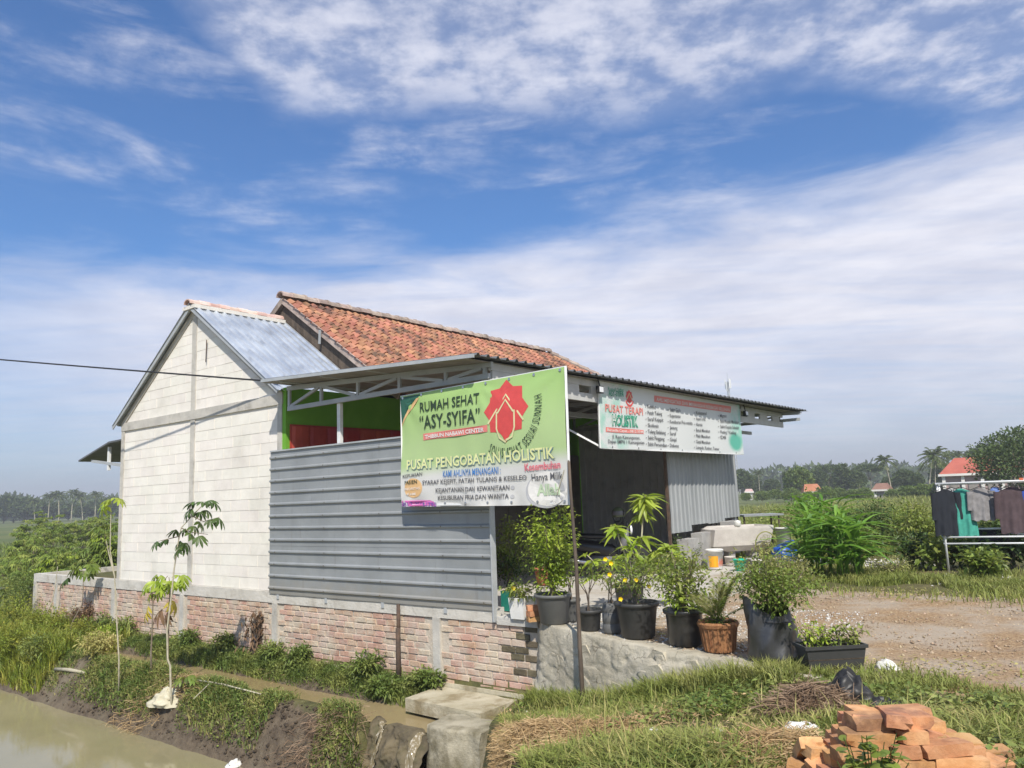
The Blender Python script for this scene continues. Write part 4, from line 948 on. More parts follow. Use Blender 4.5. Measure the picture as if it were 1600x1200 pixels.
B2.poly([gp(612, 186), gp(1412, 300), gp(1406, 366), gp(612, 252)], M['ink_coral'], SG)
T2('AHLI MENGATASI DAN MENANGANI BERBAGAI KELUHAN', (632, 244), (1392, 354), .060, 'ink_white', .01)
T2('PUSAT TERAPI', (98, 352), (490, 392), .115, 'ink_coral', .012)
T2('HOLISTIK', (170, 494), (438, 512), .160, 'ink_green', .05); T2('HOLISTIK', (172, 492), (436, 510), .150, 'ink_white', -.004)
B2.poly([gp(104, 516), gp(496, 548), gp(496, 588), (gp(104, 566))], M['ink_coral'], SG)
T2('Bersedia Cepat - 0812-3544', (116, 558), (488, 580), .040, 'ink_white', .01)
T2('Jl. Raya Kawunganten,', (168, 632), (456, 646), .055, 'ink_grey', .008); T2('Depan SMPN 1 Kawunganten', (126, 682), (498, 694), .055, 'ink_grey', .012)
cols = [((538, 318, 742), ['Keseleo', 'Patah Tulang', 'Saraf Kejepit', 'Skoliosis', 'Tulang Belakang', 'Sakit Pinggang', 'Sakit Persendian'], 65, .012), ((772, 350, 1006), ['Sakit Gula', 'Kejantanan', 'Kesuburan Pria wanita', 'Jantung', 'Saraf', 'Ginjal', 'Diabetes'], 62, .01), ((1044, 382, 1275), ['Kolesterol', 'Asam Urat', 'Hernia', 'Batuk Menahun', 'Pilek Menahun', 'Gatal Menahun', 'Lumpuh, Kanker, Tumor'], 60, .01), ((1292, 412, 1485), ['Migrain', 'Sakit Kepala Menahun', 'Sakit Kepala Sebelah', 'Pusing 7 Keliling', 'Dll'], 56, .01)]
for (x0, y0, x1), items, dyp, bold in cols:
    mxl = max(len(i) for i in items)
    for j, it in enumerate(items):
        y = y0 + j * dyp; xe = x0 + (x1 - x0) * max(.28, len(it) / mxl) * (1.0)
        T2(it, (x0, y), (xe, y + (xe - x0) * .07), .060, 'ink_grey', bold); T2('\u2022', (x0 - 22, y), (x0 - 14, y), .05, 'ink_grey')
for (a, b_) in ((B2.at(0, 0, -.02), B2.at(0, 1, -.02)), (B2.at(1, 0, -.02), B2.at(1, 1, -.02)), (B2.at(0, 1, -.02), B2.at(1, 1, -.02))):
    t = MB(); t.bar(a, b_, .028, .02); t.build('frame_bar', M['white_steel'], SG)
for i in range(7):
    t = MB(); t.lathe(B2.at(.06 + i * .145, .975, .004), [(.0, .0), (.018, .0), (.018, .005), (.0, .006)], 8, B2.n); t.build('eyelet', M['chrome'], SG)
# flood lamps at both ends of the sign
def lamp(p, label):
    t = MB(); t.obox(p, Rd * .075, Ld * .03, Z * .06); L_ = t.build('floodlight', M['rubber'], None, p)
    tag(L_, label, 'lamp', 'floodlights on the canopy front')
    g_ = MB(); g_.obox(p - Ld * .034, Rd * .058, Ld * .003, Z * .045); g_.build('lens', M['glass_lamp'], L_, p)
    s_ = MB(); s_.bar(p + Z * .06, p + Z * .2 + Ld * .03, .03, .012); s_.build('bracket', M['rubber'], L_, p)
lamp(P(.53, 2.72, 3.30), 'small black floodlight at the left end of the white sign')
lamp(P(.50, 9.05, 3.28), 'small black floodlight at the right end of the white sign')
# overhead electric cable
b_ = P(5.36, -.05, 3.76); a = b_ + (D(-60, 553, 18) - b_) * 2.6
t = MB(); t.tube([a.lerp(b_, i / 16) - Z * (.06 * 4 * (i / 16) * (1 - i / 16)) for i in range(17)], .016, 6)
tag(t.build('electric_cable', M['cable'], None, b_), 'black electric cable running from the left to the block house', 'cable')

# ================================================================== foliage helpers
def ghit(px, py):
    """where the sight line of photo pixel px, py meets the modelled ground"""
    d = ray(px, py); o = Vector((0, 0, EYE)); t = 2.0; st = .05
    while t < 400:
        p = o + d * t; l, r = lr(p)
        if -.05 < l < 16 and r > -.12 and p.z < .0: q = P(l, -.13); return Vector((q.x, q.y, ground_z(l, -.13)))
        if p.z <= ground_z(l, r): return Vector((p.x, p.y, ground_z(l, r)))
        t += st; st *= 1.004
    return o + d * t
def on_ground(x, y):
    l, r = lr((x, y)); return Vector((x, y, ground_z(l, r)))
def leaf_arrays(C, Dn, L, Wd, fold=.3, droop=.0, g=rng):
    """pointed leaves, two facets each side of a drooping midrib"""
    n = len(C); Dn = Dn / np.linalg.norm(Dn, axis=1, keepdims=True)
    up = np.tile(np.array([0, 0, 1.0]), (n, 1)) + g.normal(0, .35, (n, 3))
    S = np.cross(Dn, up); S /= np.linalg.norm(S, axis=1, keepdims=True) + 1e-9; N = np.cross(S, Dn)
    L = np.broadcast_to(np.asarray(L, float), (n,))[:, None]; Wd = np.broadcast_to(np.asarray(Wd, float), (n,))[:, None]
    dz = np.array([0, 0, -1.0])
    m1 = C + Dn * L * .45 + dz * L * droop * .2; tip = C + Dn * L + dz * L * droop
    lf = m1 + S * Wd * .5 + N * Wd * fold; rt = m1 - S * Wd * .5 + N * Wd * fold
    V = np.stack([C, lf, tip, rt, m1], 1).reshape(-1, 3); b = np.arange(n)[:, None] * 5
    F = np.concatenate([b + np.array([[0, 4, 1]]), b + np.array([[4, 2, 1]]), b + np.array([[0, 3, 4]]), b + np.array([[4, 3, 2]])], 0)
    return V, F
def quick_leaves(C, Dn, L, Wd, g=rng):
    n = len(C); Dn = Dn / np.linalg.norm(Dn, axis=1, keepdims=True); up = g.normal(0, 1, (n, 3)); S = np.cross(Dn, up); S /= np.linalg.norm(S, axis=1, keepdims=True) + 1e-9
    L = np.broadcast_to(np.asarray(L, float), (n,))[:, None]; Wd = np.broadcast_to(np.asarray(Wd, float), (n,))[:, None]
    V = np.stack([C, C + Dn * L * .5 + S * Wd * .5, C + Dn * L, C + Dn * L * .5 - S * Wd * .5], 1).reshape(-1, 3)
    return V, np.arange(n * 4).reshape(n, 4)
def unit(n, g=rng):
    v = g.normal(0, 1, (n, 3)); return v / np.linalg.norm(v, axis=1, keepdims=True)
def foliage(name, mat, parent, V, F, loc=None):
    o = link(name, fast_mesh(name, V, F, mat), parent)
    return o
_bush_n = [0]
def bush_parts(root, h, w, n, ll, lw_, mat, stems=6, z0=0.0, stem_mat='bark', droop=.25, seed=1, dense=.6, taper=.5, stem_r=.008, ext=None):
    """a shrub local to root: branching stems and leaves along their outer parts"""
    g = np.random.default_rng(seed); mb = MB(); C = []; Dn = []
    tips = []
    for s in range(stems):
        a = 2 * math.pi * (s + g.uniform(0, .8)) / stems; lean = g.uniform(.15, 1.0) * w * .5; hh = h * g.uniform(.72, 1.0) * (1 - .25 * (lean / (w * .5)) ** 2)
        p0 = Vector((g.uniform(-.03, .03), g.uniform(-.03, .03), z0)); p3 = Vector((math.cos(a) * lean, math.sin(a) * lean, z0 + hh)); p1 = p0.lerp(p3, .4) + Vector((-math.cos(a), -math.sin(a), .3)) * lean * .25
        pts = [p0, p1, p0.lerp(p3, .75) + Vector((g.uniform(-.04, .04), g.uniform(-.04, .04), 0)) * w, p3]
        mb.tube(pts, [stem_r, stem_r * .8, stem_r * .55, stem_r * .3], 5); tips.append(pts)
    per = n // stems
    for pts in tips:
        for _ in range(per):
            t = g.uniform(1 - dense, 1.0) ** taper if dense < 1 else g.uniform(.0, 1.0)
            i = min(2, int(t * 3)); q = pts[i].lerp(pts[i + 1], t * 3 - i); off = Vector(unit(1, g)[0]) * (g.uniform(.0, 1) ** .6) * w * .24
            off.z *= .7; C.append(q + off); dd = off.normalized() + Vector((0, 0, g.uniform(-.2, .6))) + Vector(unit(1, g)[0]) * .5; Dn.append(dd)
    C = np.array([tuple(q) for q in C]); Dn = np.array([tuple(q) for q in Dn]); k_ = len(C)
    C[:, 2] = np.maximum(C[:, 2], z0 + .01)
    V, F = leaf_arrays(C, Dn, ll * g.uniform(.6, 1.25, k_), lw_ * g.uniform(.7, 1.2, k_), .2, droop, g)
    st_ = link('stems', mb.mesh('stems', M[stem_mat]), root); fo = link('foliage', fast_mesh('foliage', V, F, M[mat]), root); return st_, fo
def shrub(name, label, cat, base, h, w, n, ll, lw_, mat, group=None, **kw):
    t = thing(name, label, cat, base, group); _bush_n[0] += 1; bush_parts(t, h, w, n, ll, lw_, mat, seed=kw.pop('seed', 100 + _bush_n[0]), **kw); return t
# single leaves: lance shape with folded, bent blade (length 1 along x)
def leaf_blade(bend=.35, fold=.12, prof=((0, .02), (.2, .7), (.45, 1.0), (.7, .8), (.88, .42), (1, .02))):
    mb = MB()
    for x, w in prof:
        z = -bend * x * x; 
        mb.v += [Vector((x, w * .5, z + fold * w)), Vector((x, 0, z)), Vector((x, -w * .5, z + fold * w))]
    for i in range(len(prof) - 1):
        q = i * 3; mb.f += [(q, q + 1, q + 4, q + 3), (q + 1, q + 2, q + 5, q + 4)]
    return mb
LEAF = {}
def leaf_me(key, mat, **kw):
    if key not in LEAF: LEAF[key] = leaf_blade(**kw).mesh('leaf', M[mat], smooth=True)
    return LEAF[key]
def put_leaf(me, root, p, d, ln, wd, roll=0.0):
    """one leaf as a part of its plant (p, d local to the plant)"""
    d = Vector(d).normalized(); s_ = Z.cross(d); s_ = s_.normalized() if s_.length > 1e-3 else Vector((0, 1, 0)); u_ = d.cross(s_)
    mm = frame(Vector(p), d, s_, u_) @ Matrix.Rotation(roll, 4, 'X') @ Matrix.Diagonal((ln, wd, ln, 1))
    o = bpy.data.objects.new('leaf', me); COL.objects.link(o); o.parent = root; o.matrix_basis = mm; return o

# ================================================================== flower pots along the wall
def pot_parts(root, rt, rb, h, mat, lip=.018, n=24, soil=True):
    t = MB(); t.lathe((0, 0, 0), [(rb * .9, 0), (rb, .012), (rt - .012, h - .05), (rt - .008, h - .045), (rt + lip * .6, h - .042), (rt + lip, h - .012), (rt + lip * .4, h), (rt - .02, h - .005), (rt - .035, h - .05)], n)
    o = link('pot', t.mesh('pot', M[mat], smooth=True), root)
    if soil:
        s = MB(); s.lathe((0, 0, h - .055), [(rt - .036, 0), (rt * .6, .022), (.01, .03)], 14); link('soil', s.mesh('soil', M['soil'], smooth=True), root)
    return o
def at_pot(px, py, rad):
    p = G(px, py, .012); d = Vector((p.x, p.y, 0)).normalized(); p = p + d * rad; return p
POTS = 'potted plants along the retaining wall'
# A large bushy pot by the screen
t = thing('potted_plant', 'tall bushy yellow green shrub in a black pot left of the wooden pole', 'potted plant', at_pot(866, 977, .17), POTS)
pot_parts(t, .225, .17, .36, 'pot_grey'); bush_parts(t, 1.28, .85, 2400, .06, .03, 'leaf_lime', 9, .33, seed=3, dense=.95, taper=.9); bush_parts(t, .75, .75, 1500, .048, .022, 'leaf_mid', 7, .33, seed=4, dense=.9)
# green tin, white box
t = thing('tin_planter', 'dark green tin with a leafy dark shrub beside the grey screen', 'planter', at_pot(799, 955, .10), POTS)
b_ = MB(); b_.obox(Vector((0, 0, .13)), Rd * .10, Ld * .10, Z * .13); link('tin', b_.mesh('tin', M['green_tin']), t); b_ = MB(); b_.obox(Vector((0, 0, .262)), Rd * .104, Ld * .104, Z * .008); link('rim', b_.mesh('rim', M['green_tin']), t)
bush_parts(t, 1.05, .65, 900, .075, .03, 'leaf_mid', 8, .25, seed=5, dense=.95, droop=.4); bush_parts(t, .6, .6, 500, .06, .03, 'leaf_dark', 6, .25, seed=6, dense=.95)
t = thing('white_planter', 'square white plastic planter with trailing leaves and a yellow flower', 'planter', at_pot(816, 968, .12), POTS)
b_ = MB(); w0, w1 = .105, .125
for zz, ww in ((0, w0), (.27, w1), (.27, w1 - .015), (.22, w1 - .02)): b_.v += [Rd * (sx * ww) + Ld * (sy * ww) + Z * zz for sx, sy in ((-1, -1), (1, -1), (1, 1), (-1, 1))]
for L_ in range(3): b_.f += [(L_ * 4 + i, L_ * 4 + (i + 1) % 4, L_ * 4 + 4 + (i + 1) % 4, L_ * 4 + 4 + i) for i in range(4)]
b_.f += [(3, 2, 1, 0), (12, 13, 14, 15)]; link('box', b_.mesh('box', M['white_plastic']), t)
bush_parts(t, .28, .55, 340, .06, .035, 'leaf_mid', 7, .22, seed=7, dense=1, droop=.6)
def flower(root, p, s=.022):
    mb = MB()
    for i in range(5):
        a = 2 * math.pi * i / 5; d = Vector((math.cos(a) * .8, -.6, math.sin(a) * .8)); sd = Vector((-math.sin(a), 0, math.cos(a))); p = Vector(p)
        mb.add([p, p + d * s * .7 + sd * s * .55, p + d * s * 1.3, p + d * s * .7 - sd * s * .55], [(0, 1, 2, 3)])
    mb.lathe(p, [(.004, -.002), (.006, .004), (.002, .008)], 6, Vector((0, -1, 0))); o = link('flower', mb.mesh('flower', M['flower']), root); return o
flower(t, (-.10, -.12, .40), .03)
t = MB(); c_ = at_pot(836, 972, .05)
for i, (dz_, rz) in enumerate(((.035, .3), (.11, .55), (.18, .2))):
    ex = Vector((math.cos(rz), math.sin(rz), 0)); t.obox(c_ + Z * dz_, ex * .10, Vector((-ex.y, ex.x, 0)) * .05, Z * .032)
BP2 = thing('brick_stack', 'three loose orange bricks stacked left of the first black pot', 'bricks', c_)
for i, (dz_, rz) in enumerate(((.034, .3), (.102, .55), (.170, .2))):
    ex = Vector((math.cos(rz), math.sin(rz), 0)); q = MB(); q.obox(Z * dz_, ex * .10, Vector((-ex.y, ex.x, 0)) * .05, Z * .032); link('brick', q.mesh('brick', M['new_brick']), BP2)
# orange pot behind
t = thing('clay_pot_plant', 'orange clay pot standing behind the bushy black pot', 'potted plant', at_pot(850, 915, .14)); pot_parts(t, .17, .12, .30, 'terracotta'); bush_parts(t, .5, .5, 300, .05, .025, 'leaf_mid', 6, .28, seed=9)
# small pots right of the pole
t = thing('potted_plant', 'narrow dark pot half hidden behind the wooden pole', 'potted plant', at_pot(893, 972, .09), POTS); pot_parts(t, .115, .09, .28, 'pot_grey'); bush_parts(t, .55, .35, 130, .06, .03, 'leaf_mid', 4, .25, seed=10)
t = thing('potted_plant', 'small black pot with sparse seedling right of the wooden pole', 'potted plant', at_pot(923, 987, .11), POTS); pot_parts(t, .145, .11, .24, 'pot_black'); bush_parts(t, .62, .45, 130, .055, .03, 'leaf_mid', 5, .21, seed=11, stem_mat='wood')
t = thing('plant_jar', 'dull grey plastic jar left of the large black flower pot', 'jar', at_pot(957, 991, .10), POTS)
j = MB(); j.lathe((0, 0, 0), [(.095, 0), (.105, .015), (.107, .10), (.098, .11), (.107, .12), (.107, .22), (.098, .23), (.105, .24), (.10, .30), (.085, .335), (.075, .335), (.07, .30)], 18); link('jar', j.mesh('jar', M['pot_grey'], smooth=True), t); bush_parts(t, .42, .35, 110, .05, .022, 'leaf_olive', 5, .3, seed=12)
t = thing('potted_plant', 'large round black pot with yellow flowering herb', 'potted plant', at_pot(998, 1000, .18), POTS); pot_parts(t, .235, .18, .38, 'pot_black'); bush_parts(t, .62, .80, 1300, .05, .018, 'leaf_mid', 10, .34, seed=13, dense=.95)
for q in ((-.30, -.16, .70), (-.28, -.18, .82), (-.14, -.2, .64), (-.02, -.2, .635), (-.20, -.2, .44), (-.33, -.1, .86), (.12, -.2, .56)): flower(t, q, .026)
# tall plant with long lance leaves
tp = thing('tall_potted_plant', 'tall plant with long drooping lime green leaves above the pots', 'potted plant', at_pot(985, 955, .16)); pot_parts(tp, .21, .16, .34, 'pot_black')
TO = Vector(tp.location); stm = MB()
def LPx(px, py, dd=0.0): return D(px, py, TO.y + dd) - TO
heads = []
for pts, rr in (([(985, 930), (988, 890), (1002, 850), (1005, 800), (1008, 775)], .017), ([(988, 890), (1000, 862), (1004, 838)], .010), ([(984, 900), (975, 862), (966, 838), (962, 822)], .013), ([(990, 895), (1020, 870), (1043, 856)], .012), ([(984, 912), (950, 888), (928, 878), (916, 866)], .010), ([(986, 905), (1010, 885), (1008, 872)], .011), ([(983, 915), (962, 884), (958, 874)], .010), ([(988, 890), (1030, 868), (1058, 872)], .010), ([(986, 900), (990, 872), (985, 850)], .010), ([(986, 905), (1020, 895), (1035, 890)], .009), ([(984, 912), (945, 905), (935, 900)], .009)):
    q = [LPx(x, y, random.uniform(-.06, .06)) for x, y in pts]; q[0] = Vector((random.uniform(-.03, .03), random.uniform(-.03, .03), .30)) if pts[0][1] > 925 else q[0]
    stm.tube(q, [rr * (1 - .12 * i) for i in range(len(q))], 6); heads.append(q)
link('stem', stm.mesh('stem', M['bark_pale'], smooth=True), tp)
lm = [leaf_me('lance%d' % i, 'leaf_lime', bend=b_, fold=.06) for i, b_ in enumerate((.35, .6, .9))]
for hi, q in enumerate(heads):
    tip = q[-1]; nl = (34, 14, 20, 26, 9, 20, 16, 16, 16, 14, 8)[hi]
    for i in range(nl):
        a = i * 2.4 + hi; e_ = random.uniform(-.25, .75); d = Vector((math.cos(a), math.sin(a), e_)); b0 = tip - (q[-1] - q[-2]).normalized() * random.uniform(0, .16)
        put_leaf(random.choice(lm), tp, b0, d, random.uniform(.19, .30), random.uniform(.055, .08), random.uniform(-.5, .5))
    if hi == 0:
        for i in range(22):
            a = i * 2.4; b0 = q[-2].lerp(q[-1], random.uniform(-.4, .6)); put_leaf(random.choice(lm), tp, b0, (math.cos(a), math.sin(a), random.uniform(-.5, .2)), random.uniform(.15, .24), .055, random.uniform(-.5, .5))
# dark pot, basket, bag, planter
t = thing('potted_plant', 'dark wide pot with a dark green shrub left of the orange basket', 'potted plant', at_pot(1072, 1012, .17), POTS); pot_parts(t, .20, .17, .36, 'bag_black'); bush_parts(t, .62, .72, 1300, .055, .028, 'leaf_mid', 9, .3, seed=14, dense=.95); bush_parts(t, .3, .62, 300, .05, .03, 'leaf_lime', 6, .3, seed=15, droop=.5); bush_parts(t, .70, .7, 260, .05, .025, 'leaf_olive', 8, .32, seed=45)
t = thing('palm_basket', 'young feathery palm in an orange brown fibre basket', 'potted plant', at_pot(1125, 1021, .15), POTS)
b_ = MB(); prof = [(.145, 0), (.150, .02), (.178, .22), (.196, .235), (.205, .265), (.19, .285), (.17, .275), (.16, .24)]; b_.lathe((0, 0, 0), prof, 40)
for v in b_.v[:]: pass
for i, v in enumerate(b_.v):
    f_ = 1 + .018 * math.sin((i % 40) * math.pi) + random.uniform(-.01, .01); v.x *= f_; v.y *= f_
link('basket', b_.mesh('basket', M['basket']), t); s_ = MB(); s_.lathe((0, 0, .24), [(.16, 0), (.02, .02)], 14); link('soil', s_.mesh('soil', M['soil']), t)
stv = MB()
for i in range(24):
    a = 2 * math.pi * i / 24; stv.bar(Vector((math.cos(a) * .153, math.sin(a) * .153, .01)), Vector((math.cos(a) * .184, math.sin(a) * .184, .225)), .008, .006)
link('stakes', stv.mesh('stakes', M['basket']), t)
frd = rng
for i in range(17):
    a = i * 2.4; el_ = random.uniform(.5, 1.35); ln = random.uniform(.42, .68); d = Vector((math.cos(a) * math.cos(el_), math.sin(a) * math.cos(el_), math.sin(el_)))
    pts = [Vector((0, 0, .27)) + d * (ln * s_) - Z * (.30 * ln * (s_ ** 2)) for s_ in np.linspace(0, 1, 9)]
    mb = MB(); mb.tube(pts, [.005, .004, .004, .0035, .003, .003, .002, .002, .0012], 4)
    C = []; Dn = []
    for s_ in np.linspace(.18, 1, 24):
        j_ = min(7, int(s_ * 8)); q = pts[j_].lerp(pts[j_ + 1], s_ * 8 - j_); tg = (pts[j_ + 1] - pts[j_]).normalized(); sd = tg.cross(Z); sd = sd.normalized() if sd.length > .01 else Vector((1, 0, 0))
        for sg in (-1, 1): C.append(q); Dn.append(tg * .8 + sd * sg * .75 + Z * .25)
    V, F = leaf_arrays(np.array([tuple(q) for q in C]), np.array([tuple(q) for q in Dn]), .13, .011, .2, .3)
    b0 = len(mb.v); mb.add([tuple(q) for q in V], [tuple(q) for q in F]); link('frond', mb.mesh('frond', M['leaf_olive' if i % 3 else 'leaf_mid']), t)
bush_parts(t, .12, .36, 260, .04, .02, 'leaf_mid', 7, .25, seed=17, dense=1)
t = thing('bag_plant', 'crumpled black grow bag with a dense green shrub', 'potted plant', at_pot(1214, 1039, .22), POTS)
b_ = MB(); nn = 40
def bagv(u, v):
    a = 2 * math.pi * u; r_ = .255 * (1 - .24 * v) * (1 + .06 * math.sin(3 * a + 5 * v) + .05 * math.sin(7 * a - 8 * v) + .035 * noise.noise((math.cos(a) * 4, math.sin(a) * 4, v * 9)))
    if v < .04: r_ *= .86
    z = .46 * v + (.05 * math.sin(a * 2 + 1) + .10 * max(0, math.cos(a - 2.6))) * v * v
    lean = .05 * v; return Vector((math.cos(a) * r_ - lean, math.sin(a) * r_ * .85, z + .02 * noise.noise((u * 9, v * 12, 4)) * v))
b_.grid(bagv, nn, 16); b_.lathe((0, 0, .36), [(.2, 0), (.03, .02)], 14); link('bag', b_.mesh('bag', M['bag_black'], smooth=True), t)
bush_parts(t, .60, .82, 2600, .05, .024, 'leaf_mid', 14, .34, seed=18, dense=.97); bush_parts(t, .66, .75, 500, .045, .02, 'leaf_olive', 12, .34, seed=19, dense=.6)
t = thing('long_planter', 'long black rectangular planter with low weeds at the end of the row', 'planter', at_pot(1300, 1047, .13), POTS)
ca_, sa_ = math.cos(.06), math.sin(.06); ex, ey = Vector((ca_, sa_, 0)), Vector((-sa_, ca_, 0)); b_ = MB()
for zz, wx, wy in ((0, .235, .10), (.17, .262, .125), (.172, .278, .14), (.20, .28, .142), (.20, .262, .124), (.15, .255, .118)): b_.v += [ex * (sx * wx) + ey * (sy * wy) + Z * zz for sx, sy in ((-1, -1), (1, -1), (1, 1), (-1, 1))]
for L_ in range(5): b_.f += [(L_ * 4 + i, L_ * 4 + (i + 1) % 4, L_ * 4 + 4 + (i + 1) % 4, L_ * 4 + 4 + i) for i in range(4)]
b_.f.append((3, 2, 1, 0)); link('trough', b_.mesh('trough', M['pot_black']), t); s_ = MB(); s_.obox(Vector((0, 0, .12)), ex * .25, ey * .113, Z * .04); link('soil', s_.mesh('soil', M['soil']), t)
for k_, xx in enumerate((-.18, -.06, .07, .2)):
    e_ = bpy.data.objects.new('weed', None); COL.objects.link(e_); e_.parent = t; e_.location = ex * xx; bush_parts(e_, .22 if k_ else .3, .26, 130, .045, .026, 'leaf_lime' if k_ < 2 else 'leaf_mid', 5, .16, seed=20 + k_, dense=1)

# ================================================================== wash place, buckets and tub
TB = thing('wash_trough', 'pale cement wash trough on block legs beside the metal panel', 'trough', G(1162, 884, 0) + Vector((0, .45, 0)))
axx, ayy = Vector((.985, .17, 0)), Vector((-.17, .985, 0)); b_ = MB()
prof = [(.30, -.52, -.20), (.58, -.72, -.36), (.78, -.70, -.36)]
def ringz(z, x0, x1, y0, y1): return [axx * x0 + ayy * y0 + Z * z, axx * x1 + ayy * y0 + Z * z, axx * x1 + ayy * y1 + Z * z, axx * x0 + ayy * y1 + Z * z]
rings = [ringz(.28, -.30, .45, -.22, .22), ringz(.40, -.66, .60, -.34, .34), ringz(.74, -.62, .68, -.40, .40), ringz(.79, -.44, .68, -.40, .40), ringz(.79, -.38, .62, -.33, .33), ringz(.5, -.34, .56, -.28, .28)]
for rg in rings: b_.v += rg
for L_ in range(5): b_.f += [(L_ * 4 + i, L_ * 4 + (i + 1) % 4, L_ * 4 + 4 + (i + 1) % 4, L_ * 4 + 4 + i) for i in range(4)]
b_.f += [(3, 2, 1, 0), (20, 21, 22, 23)]; link('basin', b_.mesh('basin', M['cement_tub']), TB)
for x in (-.18, .34):
    q = MB(); q.obox(axx * x + Z * .14, axx * .07, ayy * .17, Z * .14); link('leg', q.mesh('leg', M['block_grey']), TB)
c_ = Vector(TB.location) + axx * -.1 + ayy * -.36 + Z * .79
q = MB(); q.grid(lambda u, v: c_ + Vector((math.cos(u * 6.283) * math.sin(v * 3.1416), math.sin(u * 6.283) * math.sin(v * 3.1416), math.cos(v * 3.1416) + .75)) * (.075 * (1 + .25 * noise.noise((u * 5, v * 5, 1)))), 16, 10)
tag(q.build('white_cloth', M['white_stuff'], None, c_, True), 'small crumpled white cloth lying on the trough edge', 'cloth')
def vessel(name, label, cat, px, py, rt, rb, h, mat, lid=None, band=None, group='buckets and pots by the wash place', handle=False, wide=20):
    t = thing(name, label, cat, at_pot(px, py, rb), group); b = MB()
    b.lathe((0, 0, 0), [(rb * .95, 0), (rb, .01), (rt, h - .02), (rt + .012, h - .018), (rt + .012, h), (rt - .004, h), (rt - .012, h - .03)], wide); link('body', b.mesh('body', M[mat], smooth=True), t)
    if lid: b = MB(); b.lathe((0, 0, h), [(rt + .016, 0), (rt + .016, .02), (rt * .9, .03), (.01, .03)], wide); link('lid', b.mesh('lid', M[lid], smooth=True), t)
    if band:
        b = MB(); n_ = 12
        for i in range(n_):
            a0, a1 = [math.radians(-150 + 70 * j_ / n_) for j_ in (i, i + 1)]
            f_ = lambda a, z: Vector((math.cos(a) * (rb + (rt - rb) * z / h + .003), math.sin(a) * (rb + (rt - rb) * z / h + .003), z)); b.add([f_(a0, h * .12), f_(a1, h * .12), f_(a1, h * .72), f_(a0, h * .72)], [(0, 1, 2, 3)])
        link('print', b.mesh('print', M[band]), t)
        b = MB()
        for i in range(n_):
            a0, a1 = [math.radians(-76 + 50 * j_ / n_) for j_ in (i, i + 1)]; s_ = .16 + .1 * (i % 3)
            b.add([f_(a0, h * s_), f_(a1, h * s_), f_(a1, h * (s_ + .2)), f_(a0, h * (s_ + .2))], [(0, 1, 2, 3)])
        link('print', b.mesh('print', M['orange_print']), t)
    if handle: b = MB(); b.tube([Vector((math.cos(a) * (rt + .015), -.02 - .03 * math.sin(a), h - .03 - math.sin(a) * rt * .9)) for a in np.linspace(0, math.pi, 12)], .004, 5); link('handle', b.mesh('handle', M['chrome']), t)
    return t
vessel('paint_bucket', 'white lidded paint bucket with yellow and orange print', 'bucket', 1118, 890, .165, .145, .36, 'white_plastic', 'white_plastic', 'yellow', handle=True)
vessel('green_pot', 'bright teal green plastic pot right of the paint bucket', 'pot', 1157, 892, .125, .085, .215, 'teal_pot')
vessel('square_can', 'pale grey can between the teal pot and the round grey pot', 'can', 1172, 889, .085, .08, .20, 'block_grey', wide=4)
vessel('grey_pot', 'round beige grey pot right of the pale can', 'pot', 1184, 891, .105, .085, .19, 'cement_tub')
vessel('dark_pot', 'dull dark grey pot under the looping vine', 'pot', 1203, 893, .115, .09, .18, 'pot_grey')
vessel('small_bucket', 'cloudy grey bucket left of the paint bucket', 'bucket', 1096, 886, .12, .105, .22, 'block_grey')
vessel('flour_tin', 'low beige tin behind the teal pot', 'tin', 1141, 884, .10, .09, .18, 'cement_tub')
t = shrub('vine', 'looping pale green vine over the dark pot', 'vine', at_pot(1200, 884, .3), .62, .5, 170, .09, .02, 'leaf_olive', stems=9, droop=.7)
lp = MB(); lp.tube([Vector((.22 * math.cos(a), 0, .38 + .28 * math.sin(a))) for a in np.linspace(-.6, 3.6, 22)], .012, 6); link('loop', lp.mesh('loop', M['leaf_olive'], smooth=True), t)
t = thing('blue_drum', 'blue plastic drum lying beside the tall green grass', 'drum', at_pot(1232, 884, .2)); q = MB(); ax_ = Vector((.85, .35, .25)).normalized()
q.lathe(Vector((0, .05, .24)) - ax_ * .26, [(.15, 0), (.19, .03), (.20, .15), (.205, .17), (.20, .19), (.20, .33), (.205, .35), (.20, .37), (.19, .49), (.15, .52)], 22, ax_); link('body', q.mesh('body', M['blue_plastic'], smooth=True), t)
q = MB(); q.lathe(Vector((0, .05, .24)) - ax_ * .33, [(.05, 0), (.05, .07)], 12, ax_); link('cap', q.mesh('cap', M['blue_plastic'], smooth=True), t)
vessel('white_tub', 'tall white plastic tub behind the blue drum', 'tub', 1227, 868, .17, .15, .62, 'white_plastic', group=None)
for i, (l, r_, w, h) in enumerate(((.70, 6.25, .5, .62), (.72, 7.0, .62, .70), (.70, 7.72, .55, .62), (.72, 8.5, .6, .86))):
    t = MB(); t.bx(l, l + .24, r_ - w / 2, r_ + w / 2, -.01, h); tag(t.build('grey_block', M['block_grey'], None, P(l, r_, 0)), ('grey block leaning under the left end of the metal panel', 'wide grey block below the middle of the metal panel', 'pale grey block right of the wide one under the panel', 'tall dark grey block at the right corner of the panel')[i], 'block', 'grey blocks under the metal panel')
t = thing('low_table', 'low grey table with a thin sheet top behind the wash trough', 'table', G(1188, 862, 0)); q = MB(); q.obox(Vector((0, 0, .90)), Vector((.50, .04, 0)), Vector((-.04, .4, 0)), Z * .02); link('tabletop', q.mesh('tabletop', M['zinc']), t)
for x, y in ((-.42, -.32), (.42, -.3), (-.4, .33), (.44, .35)): q = MB(); q.tube([Vector((x, y, 0)), Vector((x * 1.02, y, .88))], .022, 6); link('leg', q.mesh('leg', M['wood']), t)
